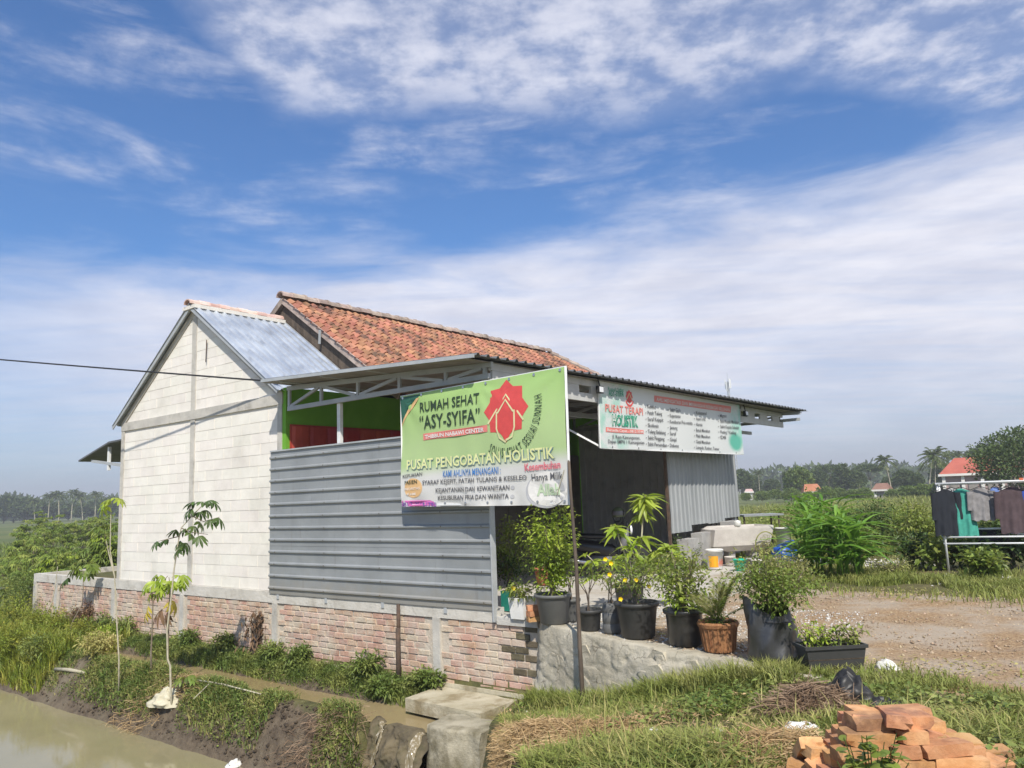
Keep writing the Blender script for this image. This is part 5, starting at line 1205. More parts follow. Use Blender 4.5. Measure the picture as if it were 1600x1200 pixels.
for k_, (px, py, h, w) in enumerate(((1080, 890, .62, .6), (1062, 892, .75, .5))):
    shrub('potted_shrub', ('thin dark shrub left of the grey bucket', 'thin dark shrub in front of the dark metal wall')[k_], 'shrub', G(px, py, 0), h, w, 260, .06, .025, 'leaf_dark', stems=7)

# ================================================================== motorbike in the shade
MBK = thing('motorbike', 'black motorbike parked in the shade of the canopy', 'motorbike', P(2.0, 4.9, 0))
hd = (Rd * .55 - Ld * .83).normalized(); sdv = Vector((-hd.y, hd.x, 0))
def bk(x, y, z): return hd * x + sdv * y + Z * z
for x in (-.62, .62):
    q = MB(); q.lathe(bk(x, -.045, .29), [(.20, 0), (.27, .004), (.29, .03), (.29, .06), (.27, .086), (.20, .09)], 28, sdv); tyre = link('tyre', q.mesh('tyre', M['rubber'], smooth=True), MBK)
    q = MB(); q.lathe(bk(x, -.03, .29), [(.19, 0), (.205, .02), (.205, .04), (.19, .06)], 24, sdv); link('rim', q.mesh('rim', M['chrome'], smooth=True), MBK)
def hull(secs, n=12):
    mb = MB()
    for (x, z, w, h) in secs:
        for j_ in range(n): a = 2 * math.pi * j_ / n; mb.v.append(bk(x, math.cos(a) * w, z + math.sin(a) * h))
    for i in range(len(secs) - 1):
        for j_ in range(n): q = i * n; mb.f.append((q + j_, q + (j_ + 1) % n, q + n + (j_ + 1) % n, q + n + j_))
    mb.f.append(tuple(range(n))[::-1]); mb.f.append(tuple((len(secs) - 1) * n + j_ for j_ in range(n))); return mb
for nm, secs, mt_ in (('seat', [(-.75, .78, .06, .03), (-.6, .80, .13, .05), (-.2, .76, .14, .055), (.12, .74, .10, .05), (.2, .73, .05, .03)], 'bike_black'), ('body', [(-.9, .70, .04, .03), (-.6, .62, .14, .11), (-.1, .52, .16, .15), (.2, .45, .12, .14), (.3, .42, .06, .1)], 'bike_black'), ('engine', [(-.4, .30, .10, .08), (.0, .30, .14, .12), (.3, .32, .08, .08)], 'bike_grey'), ('front_fairing', [(.34, .55, .16, .12), (.44, .66, .20, .20), (.52, .80, .16, .20), (.50, .96, .10, .08)], 'bike_grey'), ('front_fender', [(.36, .52, .05, .03), (.55, .62, .07, .03), (.75, .60, .07, .03), (.9, .48, .05, .02)], 'bike_black')):
    link(nm, hull(secs).mesh(nm, M[mt_], smooth=True), MBK)
for s_ in (-1, 1):
    q = MB(); q.tube([bk(.62, s_ * .08, .29), bk(.48, s_ * .09, .75), bk(.42, s_ * .07, .95)], .022, 8); link('fork', q.mesh('fork', M['chrome'], smooth=True), MBK)
    q = MB(); q.tube([bk(.40, s_ * .30, 1.02), bk(.42, s_ * .32, 1.16)], .006, 6); q.lathe(bk(.42, s_ * .33, 1.20), [(.05, 0), (.055, .01), (.02, .03)], 12, hd); link('mirror', q.mesh('mirror', M['bike_black'], smooth=True), MBK)
q = MB(); q.tube([bk(.28, -.36, 1.0), bk(.38, -.2, 1.03), bk(.44, 0, .98), bk(.38, .2, 1.03), bk(.28, .36, 1.0)], .014, 8); link('handlebar', q.mesh('handlebar', M['bike_black'], smooth=True), MBK)
q = MB(); q.lathe(bk(.56, 0, .86), [(.10, 0), (.09, .03), (.04, .045)], 16, hd); link('headlight', q.mesh('headlight', M['glass_lamp'], smooth=True), MBK)
q = MB(); q.tube([bk(0, .12, .22), bk(-.05, .30, .0)], .012, 6); q.tube([bk(-.2, -.14, .25), bk(-.7, -.17, .34)], .045, 10); link('exhaust', q.mesh('exhaust', M['chrome'], smooth=True), MBK)
hp = Vector(MBK.location) + bk(.36, .22, 1.12)
HM = thing('helmet', 'olive green motorcycle helmet hanging on the motorbike handlebar', 'helmet', hp)
q = MB(); q.grid(lambda u, v: Vector((math.cos(u * 6.2832) * math.sin(.02 + v * 2.05) * .135, math.sin(u * 6.2832) * math.sin(.02 + v * 2.05) * .15, math.cos(.02 + v * 2.05) * .135 + .05)), 24, 14, True); link('shell', q.mesh('shell', M['helmet'], smooth=True), HM)
q = MB(); q.grid(lambda u, v: Vector((math.cos(3.6 + u * 2.2) * .140 * math.sin(1.15 + v * .6), math.sin(3.6 + u * 2.2) * .155 * math.sin(1.15 + v * .6), math.cos(1.15 + v * .6) * .14 + .05)), 14, 6, True); link('visor', q.mesh('visor', M['bike_grey'], smooth=True), HM)
q = MB(); q.tube([Vector((.12, 0, 0)), Vector((.08, 0, -.14)), Vector((-.05, 0, -.16)), Vector((-.12, 0, 0))], .008, 5); link('strap', q.mesh('strap', M['rubber']), HM)

# ================================================================== drying rack and clothes
RK = thing('drying_rack', 'white metal clothes drying rack at the right of the yard', 'drying rack', G(1483, 895, 0))
KO = Vector(RK.location); kx, ky = Vector((.90, -.436, 0)).normalized(), Vector((.436, .90, 0)).normalized()
def kp(x, y, z): return kx * x + ky * y + Z * z
def rail(a, b, nm='rail', r_=.016): q = MB(); q.tube([a, b], r_, 8); link(nm, q.mesh(nm, M['white_steel'], smooth=True), RK)
for x in (0, 2.6):
    for y in (0, .55): rail(kp(x, y, 0), kp(x, y, 1.50), 'post', .020)
    rail(kp(x, -.05, 1.50), kp(x, .62, 1.50)); rail(kp(x, 0, .5), kp(x, .55, .5))
for y, z in ((-.04, 1.52), (.14, 1.505), (.36, 1.505), (.58, 1.52), (.0, .60), (.0, .49), (.55, .60), (.28, .72)): rail(kp(-.03, y, z), kp(2.66, y, z))
q = MB(); q.obox(kp(1.22, -.04, 1.545), kx * .03, ky * .012, Z * .025); tag(q.build('peg', M['orange_print'], None, KO + kp(1.22, -.04, 1.52)) , 'red plastic clip on the top rail of the white rack', 'clip').location = KO + kp(1.22, -.04, 1.52)
bpy.data.objects['peg'].data.transform(Matrix.Translation(KO))
def garment(name, label, cat, x, y, w, h, mat, shoulder=.22, flare=1.0, sleeve=0.0, rot=.25, top=1.43, seed=0, hanger=True):
    """shirt on a hanger: front and back cloth with folds, shoulders sloping from the neck, sleeves hanging at the sides"""
    o_ = KO + kp(x, y, top); t = thing(name, label, cat, o_, 'washing on the white rack'); c_, s_ = math.cos(rot), math.sin(rot); ex = kx * c_ + ky * s_; ey = ky * c_ - kx * s_
    def fn(side):
        def f(u, v):
            q = (u - .5) * 2; half = w / 2 * (1 + (flare - 1) * v); z = -v * h
            z -= shoulder * w * abs(q) ** 1.3 * (1 - v) ** 2
            if abs(q) > .72: half *= 1 + sleeve * (v < .62) * (.3 + v)
            th = .035 * (1 - q * q) ** .5 * (.6 + .8 * v) + .002
            fold = .016 * math.sin(q * 7 + seed) * v + .010 * math.sin(q * 15 + seed * 2 + v * 3) * v + .012 * noise.noise((q * 3, v * 5, seed))
            return ex * (q * half) + ey * (side * th + fold) + Z * (z + .012 * math.sin(q * 9 + seed) * v)
        return f
    mb = MB(); mb.grid(fn(-1), 26, 18); mb.grid(fn(1), 26, 18, True); link('cloth', mb.mesh('cloth', mat, smooth=True), t)
    if sleeve > 0:
        for sg in (-1, 1):
            def sl(u, v, sg=sg):
                a = u * 6.2832; wd_ = .06 * (1 - .35 * v); c0 = ex * (sg * w * (.45 + .09 * v)) + Z * (-.16 * w - v * h * .58) + ey * (-.02 + .012 * noise.noise((v * 3, sg, seed)))
                return c0 + ex * (math.cos(a) * wd_) + ey * (math.sin(a) * wd_ * .45) 
            q = MB(); q.grid(sl, 14, 12); link('sleeve', q.mesh('sleeve', mat, smooth=True), t)
    if hanger:
        q = MB(); q.tube([ex * (-w * .42) - Z * (.10 * w), Z * .025, ex * (w * .42) - Z * (.10 * w)], .007, 6); q.tube([Z * .02, Z * .07, ex * .02 + Z * .09, ex * .03 + Z * .07], .004, 6); link('hanger', q.mesh('hanger', M['pot_black']), t)
    return t
def dye(n, c): return surf(n, (tuple(x * .85 for x in c), tuple(min(1, x * 1.12) for x in c)), 14, .9)
garment('shirt', 'long black shirt hanging at the left end of the rack', 'shirt', .08, .02, .42, .80, dye('black_cotton', (.012, .015, .022)), flare=1.1, sleeve=.06, rot=.35, seed=1)
garment('tunic', 'teal green sleeveless tunic hanging beside the black shirt', 'tunic', .33, .10, .36, .82, dye('teal_cotton', (.05, .30, .23)), flare=1.12, rot=.15, seed=2)
garment('white_vest', 'small white garment between the black shirt and teal tunic', 'vest', .20, .30, .22, .30, dye('white_cotton', (.72, .73, .74)), rot=.2, seed=3)
garment('grey_shirt', 'grey mottled shirt hanging right of the teal tunic', 'shirt', .62, .12, .38, .56, dye('grey_cotton', (.22, .21, .21)), rot=.3, sleeve=.05, seed=4)
garment('blue_cloth', 'narrow light blue cloth between grey and brown shirts', 'cloth', .85, .22, .14, .42, dye('blue_cotton', (.16, .25, .55)), rot=.2, seed=5)
garment('brown_shirt', 'dark brown long shirt hanging on the right of the rack', 'shirt', 1.08, .08, .50, .78, dye('brown_cotton', (.075, .05, .055)), flare=.95, sleeve=.1, rot=.15, seed=6)
garment('blue_shirt', 'bright blue shirt at the right edge beside the brown shirt', 'shirt', 1.42, .10, .40, .70, dye('royal_cotton', (.04, .09, .42)), rot=.1, seed=7)
garment('dark_skirt', 'dark cloth hanging low behind the grey shirt', 'skirt', .75, .45, .5, .30, dye('navy_cotton', (.03, .03, .045)), rot=.1, top=.72, seed=8, hanger=False, shoulder=0)

# ================================================================== brick pile in the foreground
PX = G(1395, 1200, .12)
BP = thing('brick_pile', 'untidy pile of new orange bricks in the grass', 'brick pile', Vector((1.85, 4.0, .05)))
BO = Vector(BP.location)
def chipped(j):
    R_ = random.Random(j); t = MB(); nx_, ny_, nz_ = 6, 3, 2; idx_ = {}
    for kk in range(nz_ + 1):
        for jj in range(ny_ + 1):
            for ii in range(nx_ + 1):
                if 0 < ii < nx_ and 0 < jj < ny_ and 0 < kk < nz_: continue
                p = Vector(((ii / nx_ - .5) * .24, (jj / ny_ - .5) * .115, (kk / nz_ - .5) * .058))
                on = (ii in (0, nx_)) + (jj in (0, ny_)) + (kk in (0, nz_)); p *= 1 - (.02 * (on - 1) * R_.uniform(.2, 1.6) if on > 1 else 0)
                if on == 3 and R_.random() < .22: p *= R_.uniform(.78, .92)
                p += Vector((R_.uniform(-.001, .001), R_.uniform(-.001, .001), R_.uniform(-.0007, .0007))); idx_[(ii, jj, kk)] = len(t.v); t.v.append(p)
    def q(f): t.f.append(tuple(idx_[x] for x in f))
    for ii in range(nx_):
        for jj in range(ny_): q([(ii, jj, nz_), (ii + 1, jj, nz_), (ii + 1, jj + 1, nz_), (ii, jj + 1, nz_)]); q([(ii, jj, 0), (ii, jj + 1, 0), (ii + 1, jj + 1, 0), (ii + 1, jj, 0)])
        for kk in range(nz_): q([(ii, 0, kk), (ii + 1, 0, kk), (ii + 1, 0, kk + 1), (ii, 0, kk + 1)]); q([(ii, ny_, kk), (ii, ny_, kk + 1), (ii + 1, ny_, kk + 1), (ii + 1, ny_, kk)])
    for jj in range(ny_):
        for kk in range(nz_): q([(0, jj, kk), (0, jj, kk + 1), (0, jj + 1, kk + 1), (0, jj + 1, kk)]); q([(nx_, jj, kk), (nx_, jj + 1, kk), (nx_, jj + 1, kk + 1), (nx_, jj, kk + 1)])
    return t
pm = [chipped(50 + j).mesh('brick', M['new_brick']) for j in range(6)]
def brick_at(x, y, z, rz, rx=0.0, ry=0.0, sc_=1.0):
    mm = Matrix.Translation(Vector((x, y, z))) @ Matrix.Rotation(rz, 4, 'Z') @ Matrix.Rotation(rx, 4, 'X') @ Matrix.Rotation(ry, 4, 'Y') @ Matrix.Diagonal((sc_, 1, 1, 1)); child('brick', random.choice(pm), BP, mm)
def PX_(px, py, z): return G(px, py, z)
def along(px, py, z, rz, **kw): p = PX_(px, py, z); brick_at(p.x, p.y, z, rz, **kw)
HALFPI = math.pi / 2
base_z = .08
# heap: courses shrink upwards, the right side stays low
for lay in range(7):
    z = base_z + .03 + lay * .058; half = .50 * (1 - lay / 9.5); cx_ = 1.86 - .012 * lay
    ny = 5 - lay // 2
    for i in range(ny):
        y0 = 3.72 + i * .125 + lay * .03; x = cx_ * (y0 / 4.0) - half
        while x < cx_ * (y0 / 4.0) + half - .1:
            px_ = x / y0; ztop__ = .50 - max(0, px_ - .47) * 3.4 - max(0, .40 - px_) * 3.0
            if z < ztop__ and random.random() > .06:
                half_b = random.random() < .22; brick_at(x + .12 * (.55 if half_b else 1), y0 + random.uniform(-.015, .015), z, random.uniform(-.14, .14), random.uniform(-.07, .07), random.uniform(-.07, .07), .55 if half_b else 1.0)
                x += .145 if half_b else .255
            else: x += .25
# upright and tumbled ones on top
for (px, py, z, rz, rx, ry) in ((1262, 1172, .25, 1.45, 0, .6), (1290, 1172, .27, .2, .1, .1), (1398, 1122, .47, 1.3, .1, .1), (1360, 1130, .44, .15, -.3, .15), (1440, 1144, .38, .25, .2, .35), (1432, 1178, .30, 1.35, .1, -.8), (1490, 1162, .31, .02, .15, .05), (1548, 1196, .20, .5, .3, .1), (1300, 1190, .24, .3, .3, -.3), (1255, 1196, .17, 1.0, .2, .2)):
    along(px, py, z, rz, rx=rx, ry=ry)
wp = thing('weed_plant', 'dark round leaved weed growing in front of the brick pile', 'weed', Vector((D(1358, 1200, 3.5).x, 3.5, .12)))
WO = Vector(wp.location); rl = leaf_me('round', 'leaf_mid', bend=.2, fold=.08, prof=((0, .1), (.15, .6), (.4, 1.0), (.65, 1.0), (.88, .6), (1, .05)))
sm = MB()
for i in range(30):
    a = i * 2.4; rr_ = .03 + .11 * random.random(); tp_ = Vector((math.cos(a) * rr_ * 1.3, math.sin(a) * rr_ * .45, .20 + .22 * random.random())); sm.tube([Vector((0, 0, 0)), tp_ * .5 + Vector((0, 0, .02)), tp_], [.004, .003, .002], 4)
    for k_ in range(7): b0 = (tp_ * random.uniform(.55, 1.0)); put_leaf(rl, wp, b0, (math.cos(a + k_ * 1.3), math.sin(a + k_ * 1.3) - .5, random.uniform(-.2, .6)), random.uniform(.034, .055), random.uniform(.032, .05), random.uniform(-.6, .6))
link('stem', sm.mesh('stem', M['leaf_dark']), wp)
# burnt plastic and scraps
def rag(name, label, cat, p, w, h, mat, seed, sx=1.0):
    mb = MB()
    def f(u, v):
        a = u * 6.2832; r_ = w * (1 - v) ** .5 * (1 + .5 * noise.noise((math.cos(a) * 2, math.sin(a) * 2, seed + v * 3)) + .25 * noise.noise((math.cos(a) * 5, math.sin(a) * 5, seed + v * 9))); return p + Vector((math.cos(a) * r_ * sx, math.sin(a) * r_, h * v * (1 + .5 * noise.noise((u * 6, v * 4, seed + 5))) - .02 * (v == 0)))
    mb.grid(f, 30, 12); return tag(mb.build(name, M[mat], None, p, True), label, cat)
rag('burnt_bag', 'black burnt plastic bag slumped behind the brick pile', 'bag', ghit(1328, 1102) + Vector((0, 0, .02)), .19, .20, 'char', 3)
rag('burnt_scrap', 'smaller black burnt scrap between the bag and the bricks', 'scrap', ghit(1375, 1112), .13, .08, 'char', 7, 1.4)
rag('white_scrap', 'white crumpled plastic left of the brick pile', 'scrap', ghit(1255, 1148), .10, .07, 'white_stuff', 5, 1.3)
for i, (px, py, s_, lb) in enumerate(((1022, 1146, .05, 'small white scrap in the grass below the stone wall'), (1122, 1150, .05, 'white scrap in bright grass left of the dry twigs'), (1385, 1046, .10, 'white crumpled bag in the grass right of the long planter'), (368, 1196, .11, 'white plastic scrap at the pond edge'))):
    rag('litter', lb, 'litter', ghit(px, py), s_, s_ * .7, 'white_stuff', 11 + i)
rag('sack', 'dirty white sack lying on the earth bank', 'sack', ghit(262, 1098) - Vector((0, 0, .02)), .22, .21, 'sack', 21, 1.25)
st = MB(); a, b_ = ghit(86, 1054), ghit(133, 1058); st.tube([a + Z * .04, a.lerp(b_, .5) + Z * .06, b_ + Z * .05], [.03, .035, .025], 7); tag(st.build('branch', M['bark_pale'], None, a, True), 'pale dry branch lying on the mud bank at left', 'branch')
st = MB(); a, b_ = ghit(305, 1068), ghit(408, 1094); st.tube([a + Z * .05, a.lerp(b_, .4) + Z * .07, b_ + Z * .04], [.012, .014, .009], 6); st.tube([a.lerp(b_, .25) + Z * .06, a.lerp(b_, .3) + Vector((-.2, -.25, -.1))], [.01, .006], 5); tag(st.build('branch', M['bark_pale'], None, a, True), 'thin stick along the channel edge behind the sack', 'branch')

# ================================================================== far landscape
ORD = 'first second third fourth fifth sixth seventh eighth ninth tenth eleventh twelfth thirteenth fourteenth fifteenth sixteenth seventeenth eighteenth nineteenth twentieth twenty-first twenty-second twenty-third twenty-fourth twenty-fifth twenty-sixth'.split()
def far(px, dist, z=-.6): d = ray(px, 770); return Vector((d.x / d.y * dist, dist, z))
def ztop_(px, py, dist): return D(px, py, dist).z
def crown_arrays(cs_, per, ll, g, up=.15):
    """leaf clumps: cs_ = list of (centre, radius xyz)"""
    C = []; Dn = []
    for c, r_ in cs_:
        u = unit(per, g); k_ = g.uniform(.55, 1.02, (per, 1)); C.append(np.array(c) + u * np.array(r_) * k_); Dn.append(u + g.normal(0, .6, (per, 3)) + np.array([0, 0, up]))
    C = np.concatenate(C); Dn = np.concatenate(Dn); n = len(C); return quick_leaves(C, Dn, ll * g.uniform(.6, 1.3, n), ll * .55 * g.uniform(.7, 1.2, n), g)
TREE = {}
def tree_kind(key, seed, H=10.0, Wd=8.0, clumps=16, per=90, ll=.55, mat='tree_far', trunk=.35, bare=.28, shape='round'):
    """meshes for one kind of broadleaf tree: (trunk with limbs, crown)"""
    g = np.random.default_rng(seed); mb = MB(); cs_ = []
    fork = Vector((g.uniform(-.2, .2), g.uniform(-.2, .2), H * bare))
    mb.tube([Vector((0, 0, -.3)), Vector((g.uniform(-.1, .1), 0, H * bare * .5)), fork], [trunk * .5, trunk * .42, trunk * .36], 7)
    for i in range(clumps):
        a = i * 2.399 + g.uniform(-.4, .4); q = (i + .5) / clumps
        if shape == 'flat': rr_ = Wd * .5 * math.sqrt(q) * .9; z = H * g.uniform(.80, .97) - rr_ * .10; rad = (Wd * .17, Wd * .17, H * .05)
        elif shape == 'tall': rr_ = Wd * .32 * g.uniform(.2, 1); z = H * (bare + (1 - bare) * q * .93); s_ = Wd * .24 * (1.15 - q * .7); rad = (s_, s_, H * .10)
        else:
            e_ = math.asin(1 - 1.55 * q) if q < .98 else -.5; rr_ = math.cos(e_) * Wd * .36 * g.uniform(.75, 1.1); z = H * (bare + .1) + (H * (1 - bare) * .40) * (1 + math.sin(e_)) * .93; s_ = Wd * g.uniform(.13, .2); rad = (s_, s_, s_ * .75)
        c = Vector((math.cos(a) * rr_, math.sin(a) * rr_, z)); cs_.append((tuple(c), rad))
        if i % 2 == 0 or shape == 'flat': mb.tube([fork, fork.lerp(c, .5) + Vector((0, 0, -.06 * H if shape != 'flat' else -.03 * H)), c], [trunk * .22, trunk * .14, trunk * .05], 5)
    V, F = crown_arrays(cs_, per, ll, g)
    TREE[key] = (mb.mesh('trunk', M['bark'], smooth=True), fast_mesh('crown', V, F, M[mat]), H)
tree_kind('round1', 1, 10, 9, 24, 150, .95, bare=.12); tree_kind('round2', 2, 10, 7.5, 20, 150, .95, bare=.08); tree_kind('light', 3, 10, 9, 24, 150, .8, 'tree_mid', bare=.15); tree_kind('flat', 4, 12, 11, 14, 130, .8, bare=.45, shape='flat'); tree_kind('tall', 5, 11, 5, 14, 140, .8, bare=.1, shape='tall'); tree_kind('low', 6, 4, 6.5, 16, 130, .6, 'tree_mid', bare=.05, trunk=.15)
def place_tree(kind, px, dist, ptop, label, group, wid=1.0, rz=None, z=-.6, name='tree'):
    p = far(px, dist, z); tk, cr, H = TREE[kind]; s_ = (ztop_(px, ptop, dist) - z) / H
    t = thing(name, label, 'tree', p, group); t.rotation_euler.z = random.uniform(0, 6.28) if rz is None else rz; t.scale = (s_ * wid, s_ * wid, s_)
    a = link('trunk', tk, t); b = link('crown', cr, t); return t
def palm_kind(key, seed, H=11.0, lean=1.2, nf=20, fl=3.6):
    g = np.random.default_rng(seed); mb = MB(); pts = [Vector((lean * (s_ ** 1.6), 0, H * s_ - .3 * (s_ == 0))) for s_ in np.linspace(0, 1, 7)]
    mb.tube(pts, [.20, .16, .15, .14, .13, .12, .13], 7); top = pts[-1]; Vs = []; Fs = []; b = 0
    for i in range(nf):
        a = i * 2.4 + g.uniform(-.2, .2); e_ = 1.25 - 1.9 * (i / nf) + g.uniform(-.1, .1); L = fl * g.uniform(.8, 1.1); d = Vector((math.cos(a) * math.cos(e_), math.sin(a) * math.cos(e_), math.sin(e_)))
        sp = [top + d * (L * s_) - Z * (L * .42 * s_ * s_) for s_ in np.linspace(0, 1, 8)]; C = []; Dn = []
        for s_ in np.linspace(.12, 1, 20):
            j_ = min(6, int(s_ * 7)); q = sp[j_].lerp(sp[j_ + 1], s_ * 7 - j_); tg = (sp[j_ + 1] - sp[j_]).normalized(); sd = tg.cross(Z); sd = sd.normalized() if sd.length > .05 else Vector((1, 0, 0))
            for sg in (-1, 1): C.append(q); Dn.append(sd * sg * .9 + tg * .55 - Z * .45)
        V, F = quick_leaves(np.array([tuple(q) for q in C]), np.array([tuple(q) for q in Dn]), L * .26, .20, g); Vs.append(V); Fs.append(F + b); b += len(V)
        rb = MB(); rb.tube(sp, [.04, .035, .03, .025, .02, .02, .015, .01], 4, False); V = np.array([tuple(q) for q in rb.v]); Vs.append(V); Fs.append(np.array(rb.f) + b); b += len(V)
    TREE[key] = (mb.mesh('trunk', M['bark_pale'], smooth=True), fast_mesh('fronds', np.concatenate(Vs), np.concatenate(Fs), M['palm']), H + fl * .55)
palm_kind('palm1', 1); palm_kind('palm2', 2, 10, 2.2, 24, 4.2); palm_kind('palm3', 3, 12, .3, 18, 3.3)
def place_palm(kind, px, dist, ptop, label, group, rz=0.0, wid=1.0, z=-.6):
    p = far(px, dist, z); tk, fr_, H = TREE[kind]; s_ = (ztop_(px, ptop, dist) - z) / H
    t = thing('palm_tree', label, 'palm', p, group); t.rotation_euler.z = rz; t.scale = (s_ * wid, s_ * wid, s_); link('trunk', tk, t); link('fronds', fr_, t); return t
GR, GL = 'trees beyond the field at right', 'trees beyond the fields at left'
for kind, px, dist, pt, lb, w in (
    ('round1', 1160, 165, 733, 'dark round tree just right of the radio tower', .85), ('round2', 1178, 170, 742, 'smaller dark tree between radio tower and slim palm', .9),
    ('round1', 1207, 168, 748, 'low dark tree left of the light green tree', 1.1), ('light', 1250, 118, 729, 'broad light green tree above the orange house roof', 1.0),
    ('tall', 1232, 120, 738, 'slim light tree at the left side of the broad light tree', .9), ('round2', 1280, 150, 731, 'dark tree right of the broad light tree', .9),
    ('flat', 1297, 158, 727, 'flat topped tree above the dark trees mid right', 1.0), ('tall', 1315, 140, 726, 'narrow dark tree beside the flat topped tree', 1.1), ('round2', 1326, 140, 731, 'dark bushy tree left of the second flat topped tree', .8),
    ('round1', 1342, 138, 735, 'rounded dark tree above the brown roofed house', .8), ('flat', 1363, 150, 726, 'wide flat topped tree left of the tall palm', 1.1),
    ('round1', 1415, 128, 733, 'large dark tree between the tall palm and the leaning palms', 1.0), ('round2', 1435, 125, 738, 'dark tree just left of the leaning palms', .9), ('round1', 1475, 135, 722, 'dark tree behind the red roofed house', .9), ('round2', 1390, 135, 744, 'low tree at the foot of the tall palm', 1.1),
    ('round1', 1545, 115, 697, 'tall dark tree behind the ridge of the red roofed house', 1.1), ('round2', 1600, 120, 690, 'dark tree at the right edge behind the white house', 1.2), ('round1', 1300, 165, 742, 'wide dark tree behind the orange house roof', 1.2)):
    place_tree(kind, px, dist, pt, lb, GR, w)
for kind, px, dist, pt, lb, rz in (
    ('palm3', 1187, 160, 733, 'slim far palm right of the radio tower', .3), ('palm1', 1394, 112, 708, 'tall palm standing clear above the brown roofed house', 2.9), ('palm2', 1452, 100, 697, 'big leaning palm left of the red roofed house', .1),
    ('palm1', 1462, 104, 712, 'second leaning palm close beside the big one', .0), ('palm3', 1487, 125, 703, 'palm showing over the left end of the red roof', 1), ('palm1', 1508, 130, 701, 'palm over the middle of the red roof', 2), ('palm3', 1530, 128, 699, 'palm over the right end of the red roof', 1.4), ('palm2', 1345, 130, 748, 'low drooping palm left of the brown roofed house', 4)):
    place_palm(kind, px, dist, pt, lb, GR, rz)
for i, (px, dist, pt, w) in enumerate(((1165, 120, 771, .9), (1190, 112, 768, 1.0), (1212, 118, 766, 1.1), (1235, 104, 764, 1.0), (1262, 100, 769, .9), (1288, 98, 762, 1.0), (1312, 104, 764, 1.0), (1335, 98, 766, 1.1), (1352, 96, 763, .8), (1395, 94, 765, 1.0), (1420, 92, 760, 1.1), (1445, 90, 758, 1.0), (1468, 86, 757, 1.0))):
    place_tree('low', px, dist, pt, ORD[i] + ' green bush from the left in the hedge across the field', 'hedge bushes along the field', w, name='bush')
# left horizon
for i, (kind, px, dist, pt, lb, w) in enumerate((('round1', 8, 235, 774, 'dark tree at the far left end of the tree line', 1.2), ('round2', 24, 240, 779, 'dark tree second from the left end of the tree line', 1.3), ('round1', 42, 235, 777, 'dark tree left of the row of palms', 1.3), ('round2', 60, 245, 782, 'rounded tree at the foot of the first palm', 1.3), ('round1', 85, 240, 784, 'low tree between the first two palms', 1.4), ('round1', 108, 245, 786, 'low tree between the middle palms', 1.4), ('round2', 132, 240, 785, 'low tree below the fourth palm', 1.4), ('round1', 155, 245, 780, 'tree at the foot of the last palm', 1.3), ('round2', 172, 238, 776, 'tree next to the white block house corner', 1.3), ('round1', 190, 245, 779, 'tree partly behind the white block house', 1.3), ('round2', -20, 235, 776, 'tree just outside the left end', 1.3))):
    place_tree(kind, px, dist, pt, lb, GL, w, z=-1.0)
for i, (px, pt, rz, lb) in enumerate(((77, 768, 1, 'first palm from the left above the far tree line'), (94, 765, 2.5, 'second palm with a clear pale trunk'), (113, 763, .5, 'third and tallest palm of the left row'), (131, 767, 3.5, 'fourth palm of the left row'), (150, 767, 5, 'fifth palm near the white block house'), (57, 776, 4, 'short palm left of the palm row'))):
    place_palm(('palm3', 'palm1')[i % 2], px, 215, pt, lb, GL, rz, z=-1.0, wid=1.15)
# one far wood reading as a single mass
g = np.random.default_rng(77); cs_ = []
for px in np.arange(-500, 2100, 7):
    dist = 330 + 40 * math.sin(px * .013) + g.uniform(-25, 25); hgt = (10.5 if px < 260 else 8.0) * g.uniform(.7, 1.1)
    if px > 1100: hgt *= 1.15
    p = far(px, dist, 0)
    for z in (.25, .6, .9): cs_.append(((p.x + g.uniform(-2, 2), p.y, -.8 + hgt * z * .85), (3.2, 3.2, 2.2)))
V, F = crown_arrays(cs_, 44, 2.4, g); o = link('forest', fast_mesh('forest', V, F, M['tree_far'])); tag(o, 'far dark wood along the horizon behind the fields', kind='stuff')
# radio tower
TWp = far(1151, 210, -.6); TW = thing('radio_tower', 'slender lattice radio mast rising behind the canopy roof', 'tower', TWp); htw = ztop_(1147, 596, 210) + .6
def twp(i, z): w = 1.15 * (1 - z / htw * .82); a = i * 2 * math.pi / 3 + .3; return Vector((math.cos(a) * w, math.sin(a) * w, z))
for i in range(3): q = MB(); q.tube([twp(i, 0), twp(i, htw)], [.12, .08], 6); link('leg', q.mesh('leg', M['truss']), TW)
q = MB(); nz_ = 20
for k_ in range(nz_):
    z0, z1 = htw * k_ / nz_, htw * (k_ + 1) / nz_
    for i in range(3): q.tube([twp(i, z0), twp(i + 1, z1)], .045, 4); q.tube([twp(i, z1), twp(i + 1, z1)], .045, 4)
o = link('lattice', q.mesh('lattice', M['truss']), TW); o['kind'] = 'stuff'
for i in range(5):
    a = i * 1.256; q = MB(); q.obox(Vector((math.cos(a) * .75, math.sin(a) * .75, htw - .6 - .7 * (i % 2))), Vector((-math.sin(a), math.cos(a), 0)) * .16, Vector((math.cos(a), math.sin(a), 0)) * .09, Z * 1.3); link('antenna', q.mesh('antenna', M['white_steel']), TW)
q = MB(); q.tube([Vector((0, 0, htw - 1)), Vector((0, 0, htw + 2.4))], .06, 5); link('rod', q.mesh('rod', M['truss']), TW)
